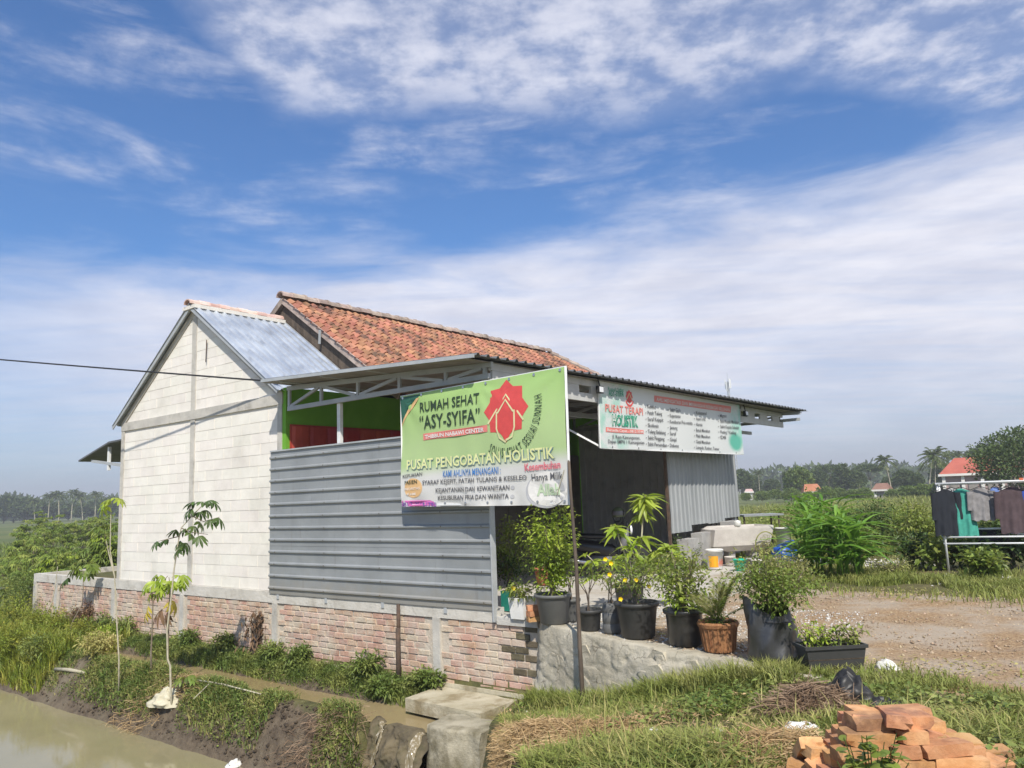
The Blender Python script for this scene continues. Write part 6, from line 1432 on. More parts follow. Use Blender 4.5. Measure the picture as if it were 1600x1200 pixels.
# far houses
M['roof_red'] = surf('bright_red_roof', ((.38, .085, .05), (.46, .12, .075)), .8, .8, dirt=((.32, .09, .06), .5), dscale=.5); M['roof_orange'] = surf('orange_roof', ((.40, .15, .07), (.48, .20, .10)), .8, .85); M['roof_brown'] = surf('brown_roof', ((.20, .10, .07), (.28, .15, .10)), .8, .85)
M['wall_pink'] = surf('mauve_wall', ((.30, .22, .21), (.36, .27, .26)), .6, .9); M['wall_white'] = surf('white_wall', ((.62, .60, .56), (.70, .68, .64)), .6, .9)
def far_house(name, label, px0, px1, pe, pr, dist, roof, wall, dep=7.0, rot=.0, z=-.6, cols_=0, hip=.35):
    a, b = far(px0, dist, z), far(px1, dist, z); c = (a + b) / 2; rot = rot - math.atan2(c.x, c.y); w = (b - a).length / 2 * math.cos(rot); ze = ztop_((px0 + px1) / 2, pe, dist) - z; zr_ = ztop_((px0 + px1) / 2, pr, dist) - z
    t = thing(name, label, 'house', c, None); ex = Vector((math.cos(rot), math.sin(rot), 0)); ey = Vector((-ex.y, ex.x, 0)); ov = .5
    q = MB(); q.obox(ey * dep / 2 + Z * (ze / 2 - .2), ex * (w - ov), ey * (dep / 2), Z * (ze / 2 + .1)); link('wall', q.mesh('wall', M[wall]), t)
    q = MB(); r_ = [ex * (-w) + ey * -ov + Z * ze, ex * w + ey * -ov + Z * ze, ex * w + ey * (dep + ov) + Z * ze, ex * -w + ey * (dep + ov) + Z * ze, ex * (-w * (1 - hip)) + ey * dep / 2 + Z * zr_, ex * (w * (1 - hip)) + ey * dep / 2 + Z * zr_]
    q.add(r_, [(0, 1, 5, 4), (1, 2, 5), (2, 3, 4, 5), (3, 0, 4), (3, 2, 1, 0)]); rf = link('roof', q.mesh('roof', M[roof]), t)
    q = MB(); q.bar(r_[0] - ey * .03, r_[1] - ey * .03, .08, .24); link('fascia', q.mesh('fascia', M['wall_white']), rf)
    for i in range(cols_): x = -w + ov + (2 * w - 2 * ov) * i / (cols_ - 1); q = MB(); q.obox(ex * x - ey * .1 + Z * (ze / 2), ex * .16, ey * .14, Z * (ze / 2 - .05)); link('pillar', q.mesh('pillar', M['wall_white']), t)
    for i in range(max(1, cols_ - 1)):
        x = -w + ov + (2 * w - 2 * ov) * (i + .5) / max(1, cols_ - 1); q = MB(); q.obox(ex * x - ey * .05 + Z * (ze * .42), ex * .42, ey * .06, Z * .55); wd = link('window', q.mesh('window', M['soffit']), t); q = MB(); q.obox(ex * x - ey * .10 + Z * (ze * .42 - .62), ex * .5, ey * .06, Z * .05); link('sill', q.mesh('sill', M['wall_white']), wd)
    return t
far_house('house', 'mauve walled house with a bright red hipped roof at right', 1469, 1606, 740, 712, 82, 'roof_red', 'wall_pink', 9, .05, cols_=5, hip=.45)
far_house('house', 'white house with a dark roof behind the spreading tree', 1560, 1640, 738, 728, 90, 'roof_brown', 'wall_white', 7, .0, cols_=3)
far_house('house', 'small house with an orange roof under the light green tree', 1256, 1287, 769, 756, 112, 'roof_orange', 'wall_white', 6, .1, cols_=2)
far_house('house', 'small brown roofed house with a white front wall', 1361, 1391, 766, 755, 108, 'roof_brown', 'wall_white', 6, -.1, cols_=2)
far_house('house', 'tiny pinkish roof between bushes near the radio tower', 1163, 1178, 769, 764, 140, 'ridge_pink', 'wall_white', 5, .0, cols_=2)
# spreading tree at the right edge
tree_kind('spread', 8, 8, 11, 40, 240, .34, 'tree_far', trunk=.5, bare=.16, shape='round')
place_tree('spread', 1606, 52, 670, 'big dark spreading tree at the right edge before the red roofed house', None, 1.0, rz=.6, z=-.5)

# ================================================================== bushes and tall grass round the yard
cl0 = np.random.default_rng(4)
def cane(root, base, h, lean, nleaf, me, llen, g):
    top = base + Vector((lean[0], lean[1], h)); mid = base.lerp(top, .5) + Z * .06
    for i in range(nleaf):
        s_ = .25 + .75 * i / max(1, nleaf - 1); p = base.lerp(top, s_); a = i * math.pi + g.uniform(-.8, .8) + lean[2]
        put_leaf(me[i % len(me)], root, p, (math.cos(a), math.sin(a), g.uniform(1.0, 2.2)), llen * g.uniform(.75, 1.15), g.uniform(.055, .085), g.uniform(-.4, .4))
    return [base, mid, top]
cm = [leaf_me('corn%d' % i, 'leaf_corn', bend=b_, fold=.05, prof=((0, .35), (.2, .9), (.45, 1.0), (.7, .75), (.88, .38), (1, .02))) for i, b_ in enumerate((.8, 1.2, 1.6))]
for ci, (px, py, ns, h, lb) in enumerate(((1258, 900, 9, 1.1, 'bright green tall grass clump nearest the blue drum'), (1285, 905, 10, 1.3, 'bright green tall grass clump left of the middle'), (1312, 908, 10, 1.25, 'bright green tall grass clump in the middle of the thicket'), (1338, 905, 9, 1.05, 'bright green tall grass clump bending over to the right'), (1280, 885, 9, 1.45, 'tallest bright green grass clump behind the others'), (1315, 885, 9, 1.35, 'back right bright green tall grass clump'))):
    t = thing('tall_grass_clump', lb, 'tall grass', G(px, py, 0), 'tall grass thicket by the yard'); sm = MB()
    for s_ in range(ns):
        a = cl0.uniform(0, 6.28); r_ = cl0.uniform(0, .22); b0 = Vector((math.cos(a) * r_, math.sin(a) * r_, 0)); pts = cane(t, b0, h * cl0.uniform(.55, .9), (cl0.normal(0, .12), cl0.normal(0, .10), cl0.uniform(0, 6)), 5, cm, .58, cl0); sm.tube(pts, [.011, .009, .005], 5)
    link('stalks', sm.mesh('stalks', M['leaf_corn'], smooth=True), t)
SH = 'bushes round the drying rack and yard'
for (px, py, h, w, n, ll, lw_, mt_, lb) in ((1272, 868, 1.55, .9, 700, .10, .05, 'leaf_corn', 'tall leafy light green weed behind the tall grass'), (1366, 868, 1.25, 1.1, 1400, .09, .04, 'leaf_dark', 'round dark leaved shrub behind the tall grass'), (1345, 880, .8, .9, 600, .09, .04, 'leaf_mid', 'low mid green shrub at the foot of the dark shrub'), (1405, 862, 1.0, 1.2, 900, .09, .04, 'leaf_mid', 'mid green shrub right of the dark round shrub'), (1445, 866, 1.15, 1.2, 1000, .09, .045, 'leaf_mid', 'bushy shrub left of the drying rack'), (1432, 888, .6, .9, 500, .11, .06, 'leaf_dark', 'dark low shrub behind the white scrap heap'), (1470, 892, .55, .7, 420, .12, .08, 'leaf_mid', 'broad leaved plant at the rack foot'), (1520, 892, .62, .9, 600, .12, .08, 'leaf_dark', 'broad leaved dark plant under the washing'), (1540, 908, .48, .6, 420, .11, .075, 'leaf_mid', 'broad leaved plant in front of the rack'), (1585, 888, .7, 1.0, 600, .12, .07, 'leaf_dark', 'dark shrub under the right part of the rack'), (1560, 870, .8, 1.3, 700, .12, .07, 'leaf_dark', 'dark shrub behind the brown shirt'), (1610, 866, .9, 1.4, 700, .12, .07, 'leaf_mid', 'shrub at the right edge behind the rack'), (1215, 905, .42, .6, 500, .06, .022, 'leaf_mid', 'low weeds at the left foot of the tall grass'), (1243, 915, .5, .7, 600, .06, .02, 'leaf_olive', 'olive weeds in front of the tall grass'), (1395, 900, .35, .8, 380, .06, .03, 'leaf_olive', 'low olive weeds right of the tall grass')):
    shrub('shrub', lb, 'shrub', on_ground(*G(px, py, 0).xy), h, w, int(n * 1.3), ll, lw_, mt_, SH, stems=9, dense=.97)
# shrubs out in the field at right, cassava rows at left
fg = np.random.default_rng(9)
for i in range(16):
    px = 1165 + i * 20 + fg.uniform(-8, 8); dist = fg.uniform(22, 48); p = far(px, dist, 0); p = on_ground(p.x, p.y)
    shrub('field_bush', ORD[i] + ' small bush from the left in the field behind the yard', 'bush', p, fg.uniform(.6, 1.2), fg.uniform(1.0, 1.9), 420, .16, .07, ('leaf_mid', 'leaf_olive', 'leaf_mid')[i % 3], 'bushes in the field at right', stems=7, dense=.97)
palmate = {}
def palmate_me(key, mat, nl=6, bend=.5):
    if key not in palmate:
        mb = MB()
        for i in range(nl):
            a = (i - (nl - 1) / 2) * .52; lb_ = leaf_blade(bend=bend, fold=.04, prof=((0, .05), (.35, .55), (.62, 1.0), (.85, .7), (1, .05))); L = 1 - .12 * abs(i - (nl - 1) / 2); b = len(mb.v)
            for v in lb_.v: x, y, z = v.x * L, v.y * .26, v.z * .8; mb.v.append(Vector((x * math.cos(a) - y * math.sin(a), x * math.sin(a) + y * math.cos(a), z)))
            mb.f += [tuple(q + b for q in f) for f in lb_.f]
        palmate[key] = mb.mesh('leaf', M[mat], smooth=True)
    return palmate[key]
def cassava_crown(root, tops, ll, mat, g, n=9):
    C = []; Dn = []
    for tp_ in tops:
        for i in range(n):
            a = i * 2.4; st_ = Vector((math.cos(a), math.sin(a), g.uniform(-.1, .6))) * g.uniform(.10, .24); c = tp_ + st_
            for j_ in range(6): b_ = a + (j_ - 2.5) * .5; C.append(tuple(c)); Dn.append((math.cos(b_), math.sin(b_), g.uniform(-.7, -.1)))
    C = np.array(C); Dn = np.array(Dn); V, F = leaf_arrays(C, Dn, ll * g.uniform(.7, 1.2, len(C)), ll * .24, .2, .35, g); link('foliage', fast_mesh('foliage', V, F, M[mat]), root)
cas = [(30, 905, 1.7, 27), (52, 880, 2.3, 30), (74, 870, 2.6, 31), (98, 876, 2.0, 29), (120, 868, 2.3, 32), (145, 870, 1.9, 31), (166, 872, 1.8, 30), (25, 880, 1.4, 33), (60, 895, 1.5, 24), (90, 893, 1.5, 23.5), (118, 890, 1.6, 23), (146, 892, 1.6, 23), (170, 895, 1.7, 22), (182, 880, 2.0, 27), (45, 866, 2.2, 38), (110, 852, 2.4, 42), (160, 852, 2.4, 42), (75, 850, 2.2, 46), (135, 846, 2.3, 48), (34, 862, 2.0, 36), (42, 846, 2.5, 52), (88, 846, 2.5, 55), (122, 846, 2.4, 58), (148, 846, 2.5, 53), (176, 846, 2.4, 56), (64, 846, 2.6, 60)]
for i, (px, py, h, dist) in enumerate(cas):
    p = far(px, dist, 0); p = on_ground(p.x, p.y)
    if p.z > -.2: p.z = -.05
    t = thing('cassava_shrub', ORD[sorted(q[0] for q in cas).index(px)] + ' cassava shrub from the left behind the free end of the brick wall', 'shrub', p, 'cassava shrubs behind the brick wall'); sm = MB(); tops = []
    for s_ in range(8):
        a = s_ * 2.4; r_ = fg.uniform(.1, .75); tp_ = Vector((math.cos(a) * r_, math.sin(a) * r_, h * fg.uniform(.55, 1.0) * (1 - .25 * r_))); tops.append(tp_); tops.append(tp_ * .7); sm.tube([Vector((0, 0, 0)), tp_ * .5, tp_], [.02, .016, .008], 5)
    link('stems', sm.mesh('stems', M['bark']), t); cassava_crown(t, tops, .20, ('leaf_mid', 'leaf_lime', 'leaf_mid', 'weeds')[i % 4] if dist < 28 else 'leaf_mid', fg, 13)
for k_, (px, dist, h, lb) in enumerate(((12, 34, 1.15, 'tall pale stake in the field at the left edge'), (24, 36, .75, 'short pale stake in the field at the left edge'))):
    p = far(px, dist, 0); p = on_ground(p.x, p.y); q = MB(); q.tube([p - Z * .1, p + Vector((.08, 0, h))], .03, 6); tag(q.build('stake', M['bark_pale'], None, p), lb, 'stake')

# saplings on the bank
def px_path(pts, dist): return [D(x, y, dist) for x, y in pts]
def sapling(label, base, pts, r0, mat='bark_pale', name='sapling'):
    b = ghit(*base); t = thing(name, label, 'sapling', b); q = [Vector((0, 0, -.1))] + [v - b for v in px_path(pts, b.y)]; mb = MB(); mb.tube(q, [r0 * (1 - .65 * i / (len(q) - 1)) for i in range(len(q))], 7); link('stem', mb.mesh('stem', M[mat], smooth=True), t); return t, b
pm1 = palmate_me('g', 'leaf_mid'); pm2 = palmate_me('l', 'leaf_lime'); pm3 = palmate_me('y', 'leaf_yellow', 5, .9); pm4 = palmate_me('b', 'leaf_brown', 5, 1.0); pm5 = palmate_me('d', 'leaf_dark')
def leaves_at(t, b, spots, me, ln, dist=None):
    for (x, y, a, e_) in spots:
        p = D(x, y, (dist or b.y) + random.uniform(-.1, .1)) - b; put_leaf(me, t, p, (math.cos(a), -.35 + random.uniform(-.3, .3), e_), ln * random.uniform(.85, 1.15), ln * random.uniform(.85, 1.1), random.uniform(-.4, .4))
t, b = sapling('slender sapling with dark hand shaped leaves before the white wall', (269, 1115), [(267, 1080), (266, 1040), (262, 1030), (261, 985), (268, 930), (272, 890), (278, 850), (283, 825), (300, 806), (316, 790), (333, 786)], .018)
mb = MB(); br_ = [[(300, 806), (318, 815), (343, 808)], [(280, 838), (264, 842), (247, 846)], [(283, 825), (300, 832), (325, 835)], [(300, 806), (296, 796), (300, 786)]]
for pts in br_: mb.tube([v - b for v in px_path(pts, b.y)], [.010, .007, .004], 5)
link('branch', mb.mesh('branch', M['bark']), t)
leaves_at(t, b, [(246, 846, 3.6, -.9), (262, 842, 3.4, -.3), (276, 828, 3.0, -.3), (282, 845, 3.6, -.9), (290, 848, -.3, -1.1), (286, 852, .2, -1.2), (300, 840, .2, -.5), (296, 832, .6, -.5), (310, 838, .1, -.7), (303, 822, -.2, -1.1), (312, 815, .2, -1.0), (328, 812, .2, -.9), (341, 809, .2, -.9), (300, 795, 3.2, -.6), (304, 784, 2.9, -.2), (316, 784, 1.0, -.1), (326, 782, .4, -.3), (334, 786, .2, -.5), (322, 797, .1, -.8), (312, 800, .3, -.9), (295, 802, 3.3, -.9), (290, 826, 3.3, -.6), (280, 858, 3.5, -1.0)], pm5, .20)
t, b = sapling('low sapling with lime leaves and hanging yellow ones by the channel', (237, 1056), [(236, 1020), (238, 980), (239, 940), (250, 915), (262, 900)], .017, 'bark')
mb = MB(); mb.tube([v - b for v in px_path([(239, 940), (236, 920), (240, 906)], b.y)], [.012, .01, .006], 5); mb.tube([v - b for v in px_path([(262, 1030), (264, 960), (266, 920), (264, 902)], b.y)], [.014, .012, .01, .006], 5); link('branch', mb.mesh('branch', M['bark']), t)
sp1 = [(264 + 20 * math.cos(k_ * .7), 905 + 8 * math.sin(k_ * 1.3), k_ * .7, -.5 + .3 * math.sin(k_)) for k_ in range(13)] + [(240 + 10 * math.cos(k_), 918 + 10 * math.sin(k_), k_ * 1.0, -.7) for k_ in range(7)]
leaves_at(t, b, sp1, pm2, .19); leaves_at(t, b, [(232, 946, 3.6, -1.6), (268, 938, -.5, -1.8), (272, 942, 0, -1.5), (230, 956, 3.4, -1.2)], pm3, .19); leaves_at(t, b, [(254, 952, 3.4, -.6), (262, 956, 3.6, -1.0)], pm4, .25)
t, b = sapling('tall bare thin stem with few leaves at the white block wall corner', (186, 1085), [(186, 1030), (183, 980), (179, 900), (172, 860), (173, 815), (174, 785)], .015)
mb = MB(); mb.tube([v - b for v in px_path([(179, 900), (170, 865), (166, 845)], b.y)], [.012, .008, .005], 5); link('branch', mb.mesh('branch', M['bark_pale']), t)
leaves_at(t, b, [(168, 784, 3.4, -.5), (172, 780, 2.6, -.2), (180, 778, .3, .0), (186, 780, .2, -.6), (165, 790, 3.5, -1.2)], pm2, .22)
t, b = sapling('thin dark stem with a leafy head in front of the brick wall', (110, 1006), [(110, 985), (113, 972), (128, 945), (130, 920), (130, 892)], .018, 'bark')
leaves_at(t, b, [(130 + 14 * math.cos(k_), 886 + 7 * math.sin(k_ * 1.7), k_ * 1.0, -.6) for k_ in range(10)], pm1, .24); leaves_at(t, b, [(106, 903, 3.2, -.8)], pm5, .3)
t, b = sapling('leaning thin bare stick before the left end of the brick wall', (62, 985), [(68, 966), (80, 945), (86, 920), (89, 895), (90, 885)], .017)
t, b = sapling('small seedling with hand shaped leaves beside the sack', (290, 1082), [(291, 1070), (292, 1062)], .012, 'leaf_mid', 'seedling'); leaves_at(t, b, [(292 + 9 * math.cos(k_), 1062 + 6 * math.sin(k_), k_ * 1.0, -.1) for k_ in range(8)], pm1, .16)
# dead dark weed against the wall
b = ghit(398, 1022); t = thing('dead_weed', 'dead dark brown weed leaning against the brick wall', 'weed', b); mb = MB()
for i in range(16):
    a = i * 2.4; tp_ = Vector((math.cos(a) * .16 + .10, math.sin(a) * .06 + .1, fg.uniform(.45, .82))); mb.tube([Vector((math.cos(a) * .06, math.sin(a) * .04, 0)), tp_ * .5, tp_], [.010, .009, .004], 5)
link('stems', mb.mesh('stems', M['wood']), t)
n = 260; C = np.stack([fg.normal(.07, .11, n), fg.normal(.04, .05, n), fg.uniform(.05, .8, n)], 1); V, F = leaf_arrays(C, unit(n, fg) - np.array([0, 0, .9]), .10, .035, .2, .3, fg); link('foliage', fast_mesh('foliage', V, F, M['leaf_brown']), t)
# leafy weeds on the bank
bw = [(20, 985, .9, 1.3, 'lush', 'bright lush weed mound at the left edge of the bank'), (55, 1000, .75, 1.2, 'lush', 'bright lush weed mound second from the left edge'), (92, 1000, .6, 1.1, 'lush', 'lush weed mound below the leaning stick'), (125, 1012, .5, .9, 'lush', 'lush weeds around the foot of the dark stem'), (15, 1030, .6, 1.1, 'lush', 'lush weeds low at the left edge'), (60, 1040, .5, .9, 'weeds', 'green weeds above the mud at the left'), (8, 955, 1.0, 1.4, 'weeds', 'dark green weeds at the far left bank'), (40, 962, .8, 1.2, 'weeds', 'dark green weeds left of the wall end'), (150, 1030, .5, .7, 'grass_dry', 'yellowish weed where the channel appears'), (165, 1018, .45, .6, 'leaf_lime', 'light green weed at the channel edge'), (135, 960, .55, .7, 'leaf_brown', 'reddish brown weed against the brick wall'), (200, 990, .36, .7, 'weeds', 'weeds at the foot of the bare stem'), (165, 985, .4, .7, 'weeds', 'weeds by the concrete post near the left'), (570, 1066, .42, .6, 'weeds', 'bushy green weed mound left of the dark post'), (600, 1090, .2, .5, 'weeds', 'low weed mound at the slab corner'), (665, 1080, .28, .45, 'weeds', 'weed tuft between the dark post and the slab'), (470, 1042, .34, .5, 'weeds', 'arching grass tuft below the grey screen'), (350, 1022, .34, .6, 'weeds', 'weeds left of the dead brown weed'), (300, 1008, .34, .6, 'weeds', 'weeds by the wall behind the sapling'), (430, 1030, .32, .5, 'weeds', 'weeds right of the dead brown weed')]
for i, (px, py, h, w, mt_, lb) in enumerate(bw):
    shrub('weed_clump', lb, 'weeds', ghit(px, py), h, w, 900, .085, .03, mt_, 'weed clumps along the bank', stems=10, dense=.98, stem_mat='leaf_mid', stem_r=.005)

# ================================================================== grass, straw, gravel
def grass(name, label, n, sampler, h, mat, wid=.007, lean=.55, seed=1, curl=.5):
    g = np.random.default_rng(seed); pts = sampler(g, n); n = len(pts)
    l, r_ = pts[:, 0], pts[:, 1]; z = hz(l, r_) - .015
    B = np.array(O)[None] + np.array(Ld)[None] * l[:, None] + np.array(Rd)[None] * r_[:, None]; B[:, 2] = z
    a = g.uniform(0, 6.283, n); H = h * g.uniform(.45, 1.25, n) * (pts[:, 2] if pts.shape[1] > 2 else 1); le = lean * g.uniform(.2, 1.3, n)
    d = np.stack([np.cos(a), np.sin(a), np.zeros(n)], 1); s_ = np.stack([-np.sin(a + g.normal(0, .6, n)), np.cos(a), np.zeros(n)], 1) * (wid * g.uniform(.6, 1.4, n))[:, None]
    up = np.array([0, 0, 1.0]); m1 = B + d * (H * le * .25)[:, None] + up * (H * .55)[:, None]; tip = B + d * (H * le)[:, None] + up * (H * (1 - curl * le * .5))[:, None]
    V = np.stack([B - s_, B + s_, m1 + s_ * .8, m1 - s_ * .8, tip], 1).reshape(-1, 3); b = np.arange(n)[:, None] * 5
    me = bpy.data.meshes.new(name); F4 = b + np.array([[0, 1, 2, 3]]); F3 = b + np.array([[3, 2, 4]])
    loops = np.concatenate([F4.ravel(), F3.ravel()]); me.vertices.add(len(V)); me.vertices.foreach_set('co', V.astype(np.float32).ravel()); me.loops.add(len(loops)); me.loops.foreach_set('vertex_index', loops.astype(np.int32))
    st_ = np.concatenate([np.arange(n) * 4, n * 4 + np.arange(n) * 3]); tot_ = np.concatenate([np.full(n, 4), np.full(n, 3)]); me.polygons.add(2 * n); me.polygons.foreach_set('loop_start', st_.astype(np.int32)); me.polygons.foreach_set('loop_total', tot_.astype(np.int32)); me.update(calc_edges=True); me.materials.append(M[mat])
    return tag(link(name, me), label, kind='stuff')
def patchy(g, l, r_, f, thr, seed):
    v = np.array([noise.noise((a * f, b * f, seed)) for a, b in zip(l, r_)]); return v
def near_sampler(g, n):
    out = []
    l = g.uniform(-8.5, .3, n * 3); d = g.uniform(0.02, 1, n * 3) ** 1.0 * 6.5; r_ = edge_r(l) - d
    v = patchy(g, l, r_, .9, 0, 3.0); keep = (v > -.22 + .16 * g.normal(0, 1, len(v))) & ~((l > -.3) & (d < .6)) & (r_ > -7.5)
    low = l > -.12 - np.clip((-r_ - 1.0) * .9, 0, 7); keep &= ~low
    keep &= ~((l < -4.2) & (d < .35) & (v < .1))
    l, r_, v = l[keep][:n], r_[keep][:n], v[keep][:n]; return np.stack([l, r_, np.clip(.72 + v * 1.3, .28, 1.6)], 1)
grass('grass', 'sunlit green grass between the stone wall and the brick pile', 60000, near_sampler, .135, 'grass', .0068, 1.1, 21)
grass('dry_grass', 'yellowing grass mixed into the sunlit slope', 11000, near_sampler, .13, 'grass_dry', .006, 1.2, 22)
def wallfoot(g, n): l = g.uniform(-3.8, -.05, n); r_ = edge_r(l) - .13 - np.abs(g.normal(0, .18, n)); return np.stack([l, r_, np.full(n, 1.2)], 1)
grass('grass_stalks', 'tall thin grass stalks standing out of the slope', 900, near_sampler, .30, 'grass_dry', .0035, .8, 33)
grass('wall_grass', 'longer grass along the foot of the stone wall', 7000, wallfoot, .20, 'grass', .006, .8, 23)
def edge_s(g, n):
    l = g.uniform(-8, -3.3, n); r_ = edge_r(l) + g.normal(.05, .3, n); v = patchy(g, l, r_, 1.3, 0, 8); k_ = v > -.1; return np.stack([l, r_], 1)[k_]
grass('yard_edge_grass', 'short grass at the edge of the gravel yard', 14000, edge_s, .10, 'grass', .005, .9, 24)
def berm(g, n):
    l = g.uniform(1.5, 15.8, n) ; r_ = -.02 - g.beta(1.6, 1.6, n) * .52; k_ = ~((l < 1.85) & (r_ > -.85)); return np.stack([l, r_], 1)[k_]
grass('berm_grass', 'weedy grass strip between brick wall and channel', 26000, berm, .165, 'weeds', .007, .9, 25)
def bank(g, n):
    l = g.uniform(.9, 16, n * 2); r_ = -1.32 - g.beta(1.2, 1.8, n * 2) * .62; v = patchy(g, l, r_, .8, 0, 12); k_ = (v > -.16) | ((l > 9.5) & (r_ > -1.75)); k_ &= ~((l < 1.9) & (r_ > -1.5)); return np.stack([l, r_, np.clip(.8 + v, .5, 1.4)], 1)[k_][:n]
grass('bank_grass', 'patches of grass on the muddy bank by the pond', 20000, bank, .15, 'weeds', .007, .9, 26)
grass('bank_sedge', 'yellow green blades on the muddy bank', 8000, bank, .15, 'grass_dry', .006, 1.0, 27)
def leftend(g, n): l = g.uniform(10.2, 18, n); r_ = g.uniform(-2.0, -.3, n); return np.stack([l, r_, np.full(n, 1.1)], 1)
grass('left_grass', 'tall lush grass at the left end of the bank', 16000, leftend, .38, 'lush', .010, .7, 28)
def cover(name, label, n, sampler, ll, wd, mat, hmax, seed):
    g = np.random.default_rng(seed); pts = sampler(g, n); n = len(pts); B = np.array(O)[None] + np.array(Ld)[None] * pts[:, :1] + np.array(Rd)[None] * pts[:, 1:2]; B[:, 2] = hz(pts[:, 0], pts[:, 1]) + hmax * g.uniform(0, 1, n) ** 1.5 * np.clip(pts[:, 2] if pts.shape[1] > 2 else 1, .3, 1.6)
    Dn = unit(n, g); Dn[:, 2] = np.abs(Dn[:, 2]) * .5 - .1; V, F = leaf_arrays(B, Dn, ll * g.uniform(.5, 1.4, n), wd * g.uniform(.6, 1.4, n), .15, .25, g); return tag(link(name, fast_mesh(name, V, F, M[mat])), label, kind='stuff')
def cov_s(thr, f, seed):
    def s_(g, n):
        l = g.uniform(-8, -.1, n * 3); r_ = edge_r(l) - .1 - g.uniform(0, 1, n * 3) * 6; v = patchy(g, l, r_, f, 0, seed); k_ = (v > thr) & ~(l > -.12 - np.clip((-r_ - 1.0) * .9, 0, 7)); return np.stack([l, r_, .6 + v], 1)[k_][:n]
    return s_
cover('ground_cover', 'low broad leaved weeds in patches among the grass', 22000, cov_s(.02, .8, 61), .055, .03, 'weeds', .12, 61)
cover('clover', 'small light green leaves close to the ground', 12000, cov_s(.05, 1.3, 62), .032, .022, 'lush', .06, 62)
cover('dead_leaves', 'dead leaves and straw bits lying in the grass', 6000, cov_s(-.2, 1.0, 63), .07, .012, 'straw', .05, 63)
def bank_c(g, n):
    l = g.uniform(.9, 16, n * 2); r_ = -1.25 - g.beta(1.2, 1.6, n * 2) * .7; v = patchy(g, l, r_, .8, 0, 12); k_ = (v > -.12) & ~((l < 1.9) & (r_ > -1.6)); return np.stack([l, r_, .8 + v], 1)[k_][:n]
cover('bank_cover', 'leafy creeping weeds over the muddy bank', 12000, bank_c, .055, .024, 'weeds', .11, 64)
def berm_c(g, n): l = g.uniform(1.9, 15.8, n); r_ = -.04 - g.beta(1.4, 1.6, n) * .5; return np.stack([l, r_, np.full(n, 1.)], 1)
cover('berm_cover', 'leafy weeds along the foot of the brick wall', 12000, berm_c, .055, .022, 'weeds', .15, 65)
def yard_c(g, n):
    l = g.uniform(-8, -.6, n * 3); r_ = g.uniform(-.9, 5, n * 3); v = patchy(g, l, r_, .7, 0, 44); k_ = v > .22; return np.stack([l, r_, .5 + v], 1)[k_][:n]
cover('yard_weeds', 'scattered small weeds in the gravel yard', 2600, yard_c, .05, .02, 'grass_dry', .05, 66)
def strip(g, n):
    l = g.uniform(-6.5, -.9, n * 2); r_ = g.normal(5.6, .75, n * 2) + .12 * (l + 3); v = patchy(g, l, r_, 1.0, 0, 5); k_ = v > -.2; return np.stack([l, r_], 1)[k_][:n]
grass('yard_grass', 'green grass strip behind the gravel yard', 16000, strip, .16, 'grass', .008, .8, 29)
def fieldg(g, n):
    px = g.uniform(1130, 1640, n); dist = 17 + 75 * g.uniform(0, 1, n) ** 1.7; o_ = []
    dd = [ray(a, 770) for a in px]; x = np.array([q.x / q.y for q in dd]) * dist; L_ = (x - O.x) * Ld.x + (dist - O.y) * Ld.y; R_ = (x - O.x) * Rd.x + (dist - O.y) * Rd.y; return np.stack([L_, R_, np.clip(dist / 30, .7, 2)], 1)
grass('field_grass', 'rough green grass and crops in the field at right', 30000, fieldg, .36, 'grass', .030, .8, 30)
def fieldl(g, n):
    l = g.uniform(16.5, 60, n); r_ = g.uniform(-4, 40, n); k_ = ~((l > 21) & (l < 37) & (r_ < 11)); return np.stack([l, r_, np.full(n, 1.2)], 1)[k_]
grass('left_field_grass', 'rough grass in the field at left', 16000, fieldl, .4, 'weeds', .03, .8, 31)
def straw_heap(name, label, c, w, dpt, h, n, mat, seed, ll=.22):
    g = np.random.default_rng(seed); q = g.normal(0, .42, (n, 2)); l0, r0 = lr(c); x = q[:, 0] * w; y = q[:, 1] * dpt
    gx = c.x + x; gy = c.y + y; L_ = (gx - O.x) * Ld.x + (gy - O.y) * Ld.y; R_ = (gx - O.x) * Rd.x + (gy - O.y) * Rd.y
    z = hz(L_, R_) + h * np.exp(-(q ** 2).sum(1) * 2.2) * g.uniform(.1, 1, n) ** .7 + .01; C = np.stack([gx, gy, z], 1); Dn = g.normal(0, 1, (n, 3)); Dn[:, 2] *= .28; Dn /= np.linalg.norm(Dn, axis=1, keepdims=True)
    L = ll * g.uniform(.4, 1.3, n); S = np.cross(Dn, g.normal(0, 1, (n, 3))); S /= np.linalg.norm(S, axis=1, keepdims=True); S *= .0028; bow = np.array([0, 0, 1]) * (L * .10)[:, None]
    V = np.stack([C - Dn * L[:, None] / 2 - S, C - Dn * L[:, None] / 2 + S, C + bow + S, C + bow - S, C + Dn * L[:, None] / 2 + S * .5, C + Dn * L[:, None] / 2 - S * .5], 1).reshape(-1, 3); b = np.arange(n)[:, None] * 6
    F = np.concatenate([b + np.array([[0, 1, 2, 3]]), b + np.array([[3, 2, 4, 5]])], 0); return tag(link(name, fast_mesh(name, V, F, M[mat])), label, kind='stuff')
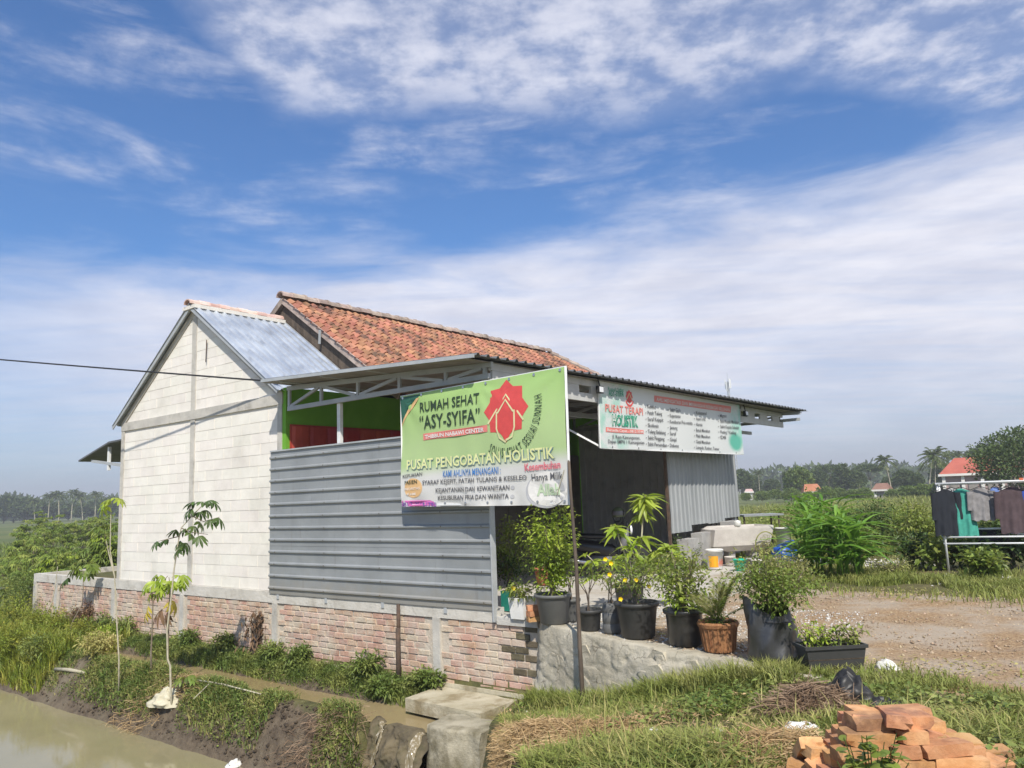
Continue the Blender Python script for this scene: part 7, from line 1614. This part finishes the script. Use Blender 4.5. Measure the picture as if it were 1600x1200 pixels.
straw_heap('straw', 'heap of dry straw beside the weir pier', ghit(830, 1165), .75, .5, .16, 5000, 'straw', 41); straw_heap('straw_edge', 'loose straw hanging over the edge beside the weir pier', ghit(785, 1170), .35, .55, .07, 3000, 'straw', 48); straw_heap('straw_patch', 'dry straw strewn below the stone wall', ghit(930, 1150), .9, .35, .05, 2200, 'straw', 42); straw_heap('dry_patch', 'matted dry grass left of the brick pile', ghit(1215, 1180), .6, .5, .10, 3200, 'straw', 43, .18); straw_heap('twig_heap', 'brown heap of twigs behind the brick pile', ghit(1268, 1112), .36, .30, .17, 2600, 'twig', 44, .26); straw_heap('bank_litter', 'dry stalks strewn over the mud bank', ghit(230, 1110), 2.6, .6, .03, 1500, 'straw', 46, .25); straw_heap('weir_roots', 'roots and dead stalks hanging over the mossy weir', P(1.25, -1.42, -1.3), .5, .22, .10, 700, 'twig', 49, .22); straw_heap('bank_twigs', 'brown roots and stalks at the weir bank', ghit(500, 1150), .9, .5, .05, 900, 'twig', 47, .25)
def stones(name, label, n, sampler, smin, smax, mat, seed):
    g = np.random.default_rng(seed); pts = sampler(g, n); n = len(pts); B = np.array(O)[None] + np.array(Ld)[None] * pts[:, :1] + np.array(Rd)[None] * pts[:, 1:2]; B[:, 2] = hz(pts[:, 0], pts[:, 1])
    s_ = (smin + (smax - smin) * g.uniform(0, 1, n) ** 3)[:, None]; oc = np.array([[1, 0, 0], [0, 1, 0], [-1, 0, 0], [0, -1, 0], [0, 0, .7], [0, 0, -.5]], float)
    V = (B[:, None, :] + oc[None] * s_[:, None, :] * g.uniform(.55, 1.3, (n, 6, 1))).reshape(-1, 3); b = np.arange(n)[:, None] * 6; F = np.concatenate([b + np.array([q]) for q in ([0, 1, 4], [1, 2, 4], [2, 3, 4], [3, 0, 4], [1, 0, 5], [2, 1, 5], [3, 2, 5], [0, 3, 5])], 0); return tag(link(name, fast_mesh(name, V, F, M[mat])), label, kind='stuff')
M['pebble'] = surf('pebbles', ((.27, .19, .12), (.40, .31, .21)), 9, .9, var=.3); M['chips'] = surf('stone_chips', ((.42, .40, .37), (.60, .58, .54)), 9, .9, var=.25)
stones('gravel', 'orange brown gravel scattered over the yard', 11000, lambda g, n: np.stack([g.uniform(-8.5, -.6, n), g.uniform(-.9, 4.6, n)], 1), .006, .026, 'pebble', 51)
stones('pale_gravel', 'pale stone chips between pots and terrace', 3500, lambda g, n: np.stack([g.uniform(-3.6, -.2, n), g.uniform(-.8, 2.2, n)], 1), .006, .024, 'chips', 52)
rc = lr(G(1580, 912, 0)); stones('rubble', 'heap of whitish rubble at the right edge of the yard', 900, lambda g, n: np.stack([g.normal(rc[0], .45, n), g.normal(rc[1], .35, n)], 1), .02, .075, 'chips', 53)
rc2 = lr(G(1385, 880, 0)); stones('scrap_heap', 'scattered pale rubble behind the tall grass', 420, lambda g, n: np.stack([g.normal(rc2[0], .5, n), g.normal(rc2[1], .4, n)], 1), .015, .06, 'chips', 54)
stones('mud_clods', 'clods of mud on the bank by the pond', 2600, lambda g, n: np.stack([g.uniform(.8, 14, n), -1.45 - g.uniform(0, .55, n)], 1), .012, .05, 'soil', 55)

# ================================================================== humid air
mt = bpy.data.materials.new('haze'); mt.use_nodes = True; nt = mt.node_tree; nt.nodes.clear(); k = Nodes(nt); out = k.n('ShaderNodeOutputMaterial')
pv = k.n('ShaderNodeVolumePrincipled'); pv.inputs['Color'].default_value = (.93, .95, 1.0, 1); pv.inputs['Density'].default_value = .0011; pv.inputs['Anisotropy'].default_value = .2
k.put(out.inputs['Volume'], pv.outputs[0])
q = MB(); q.obox(Vector((0, 200, 24.0)), Vector((1700, 0, 0)), Vector((0, 1900, 0)), Z * 28.0); tag(q.build('haze', mt), 'thin humid haze over the fields', kind='stuff')
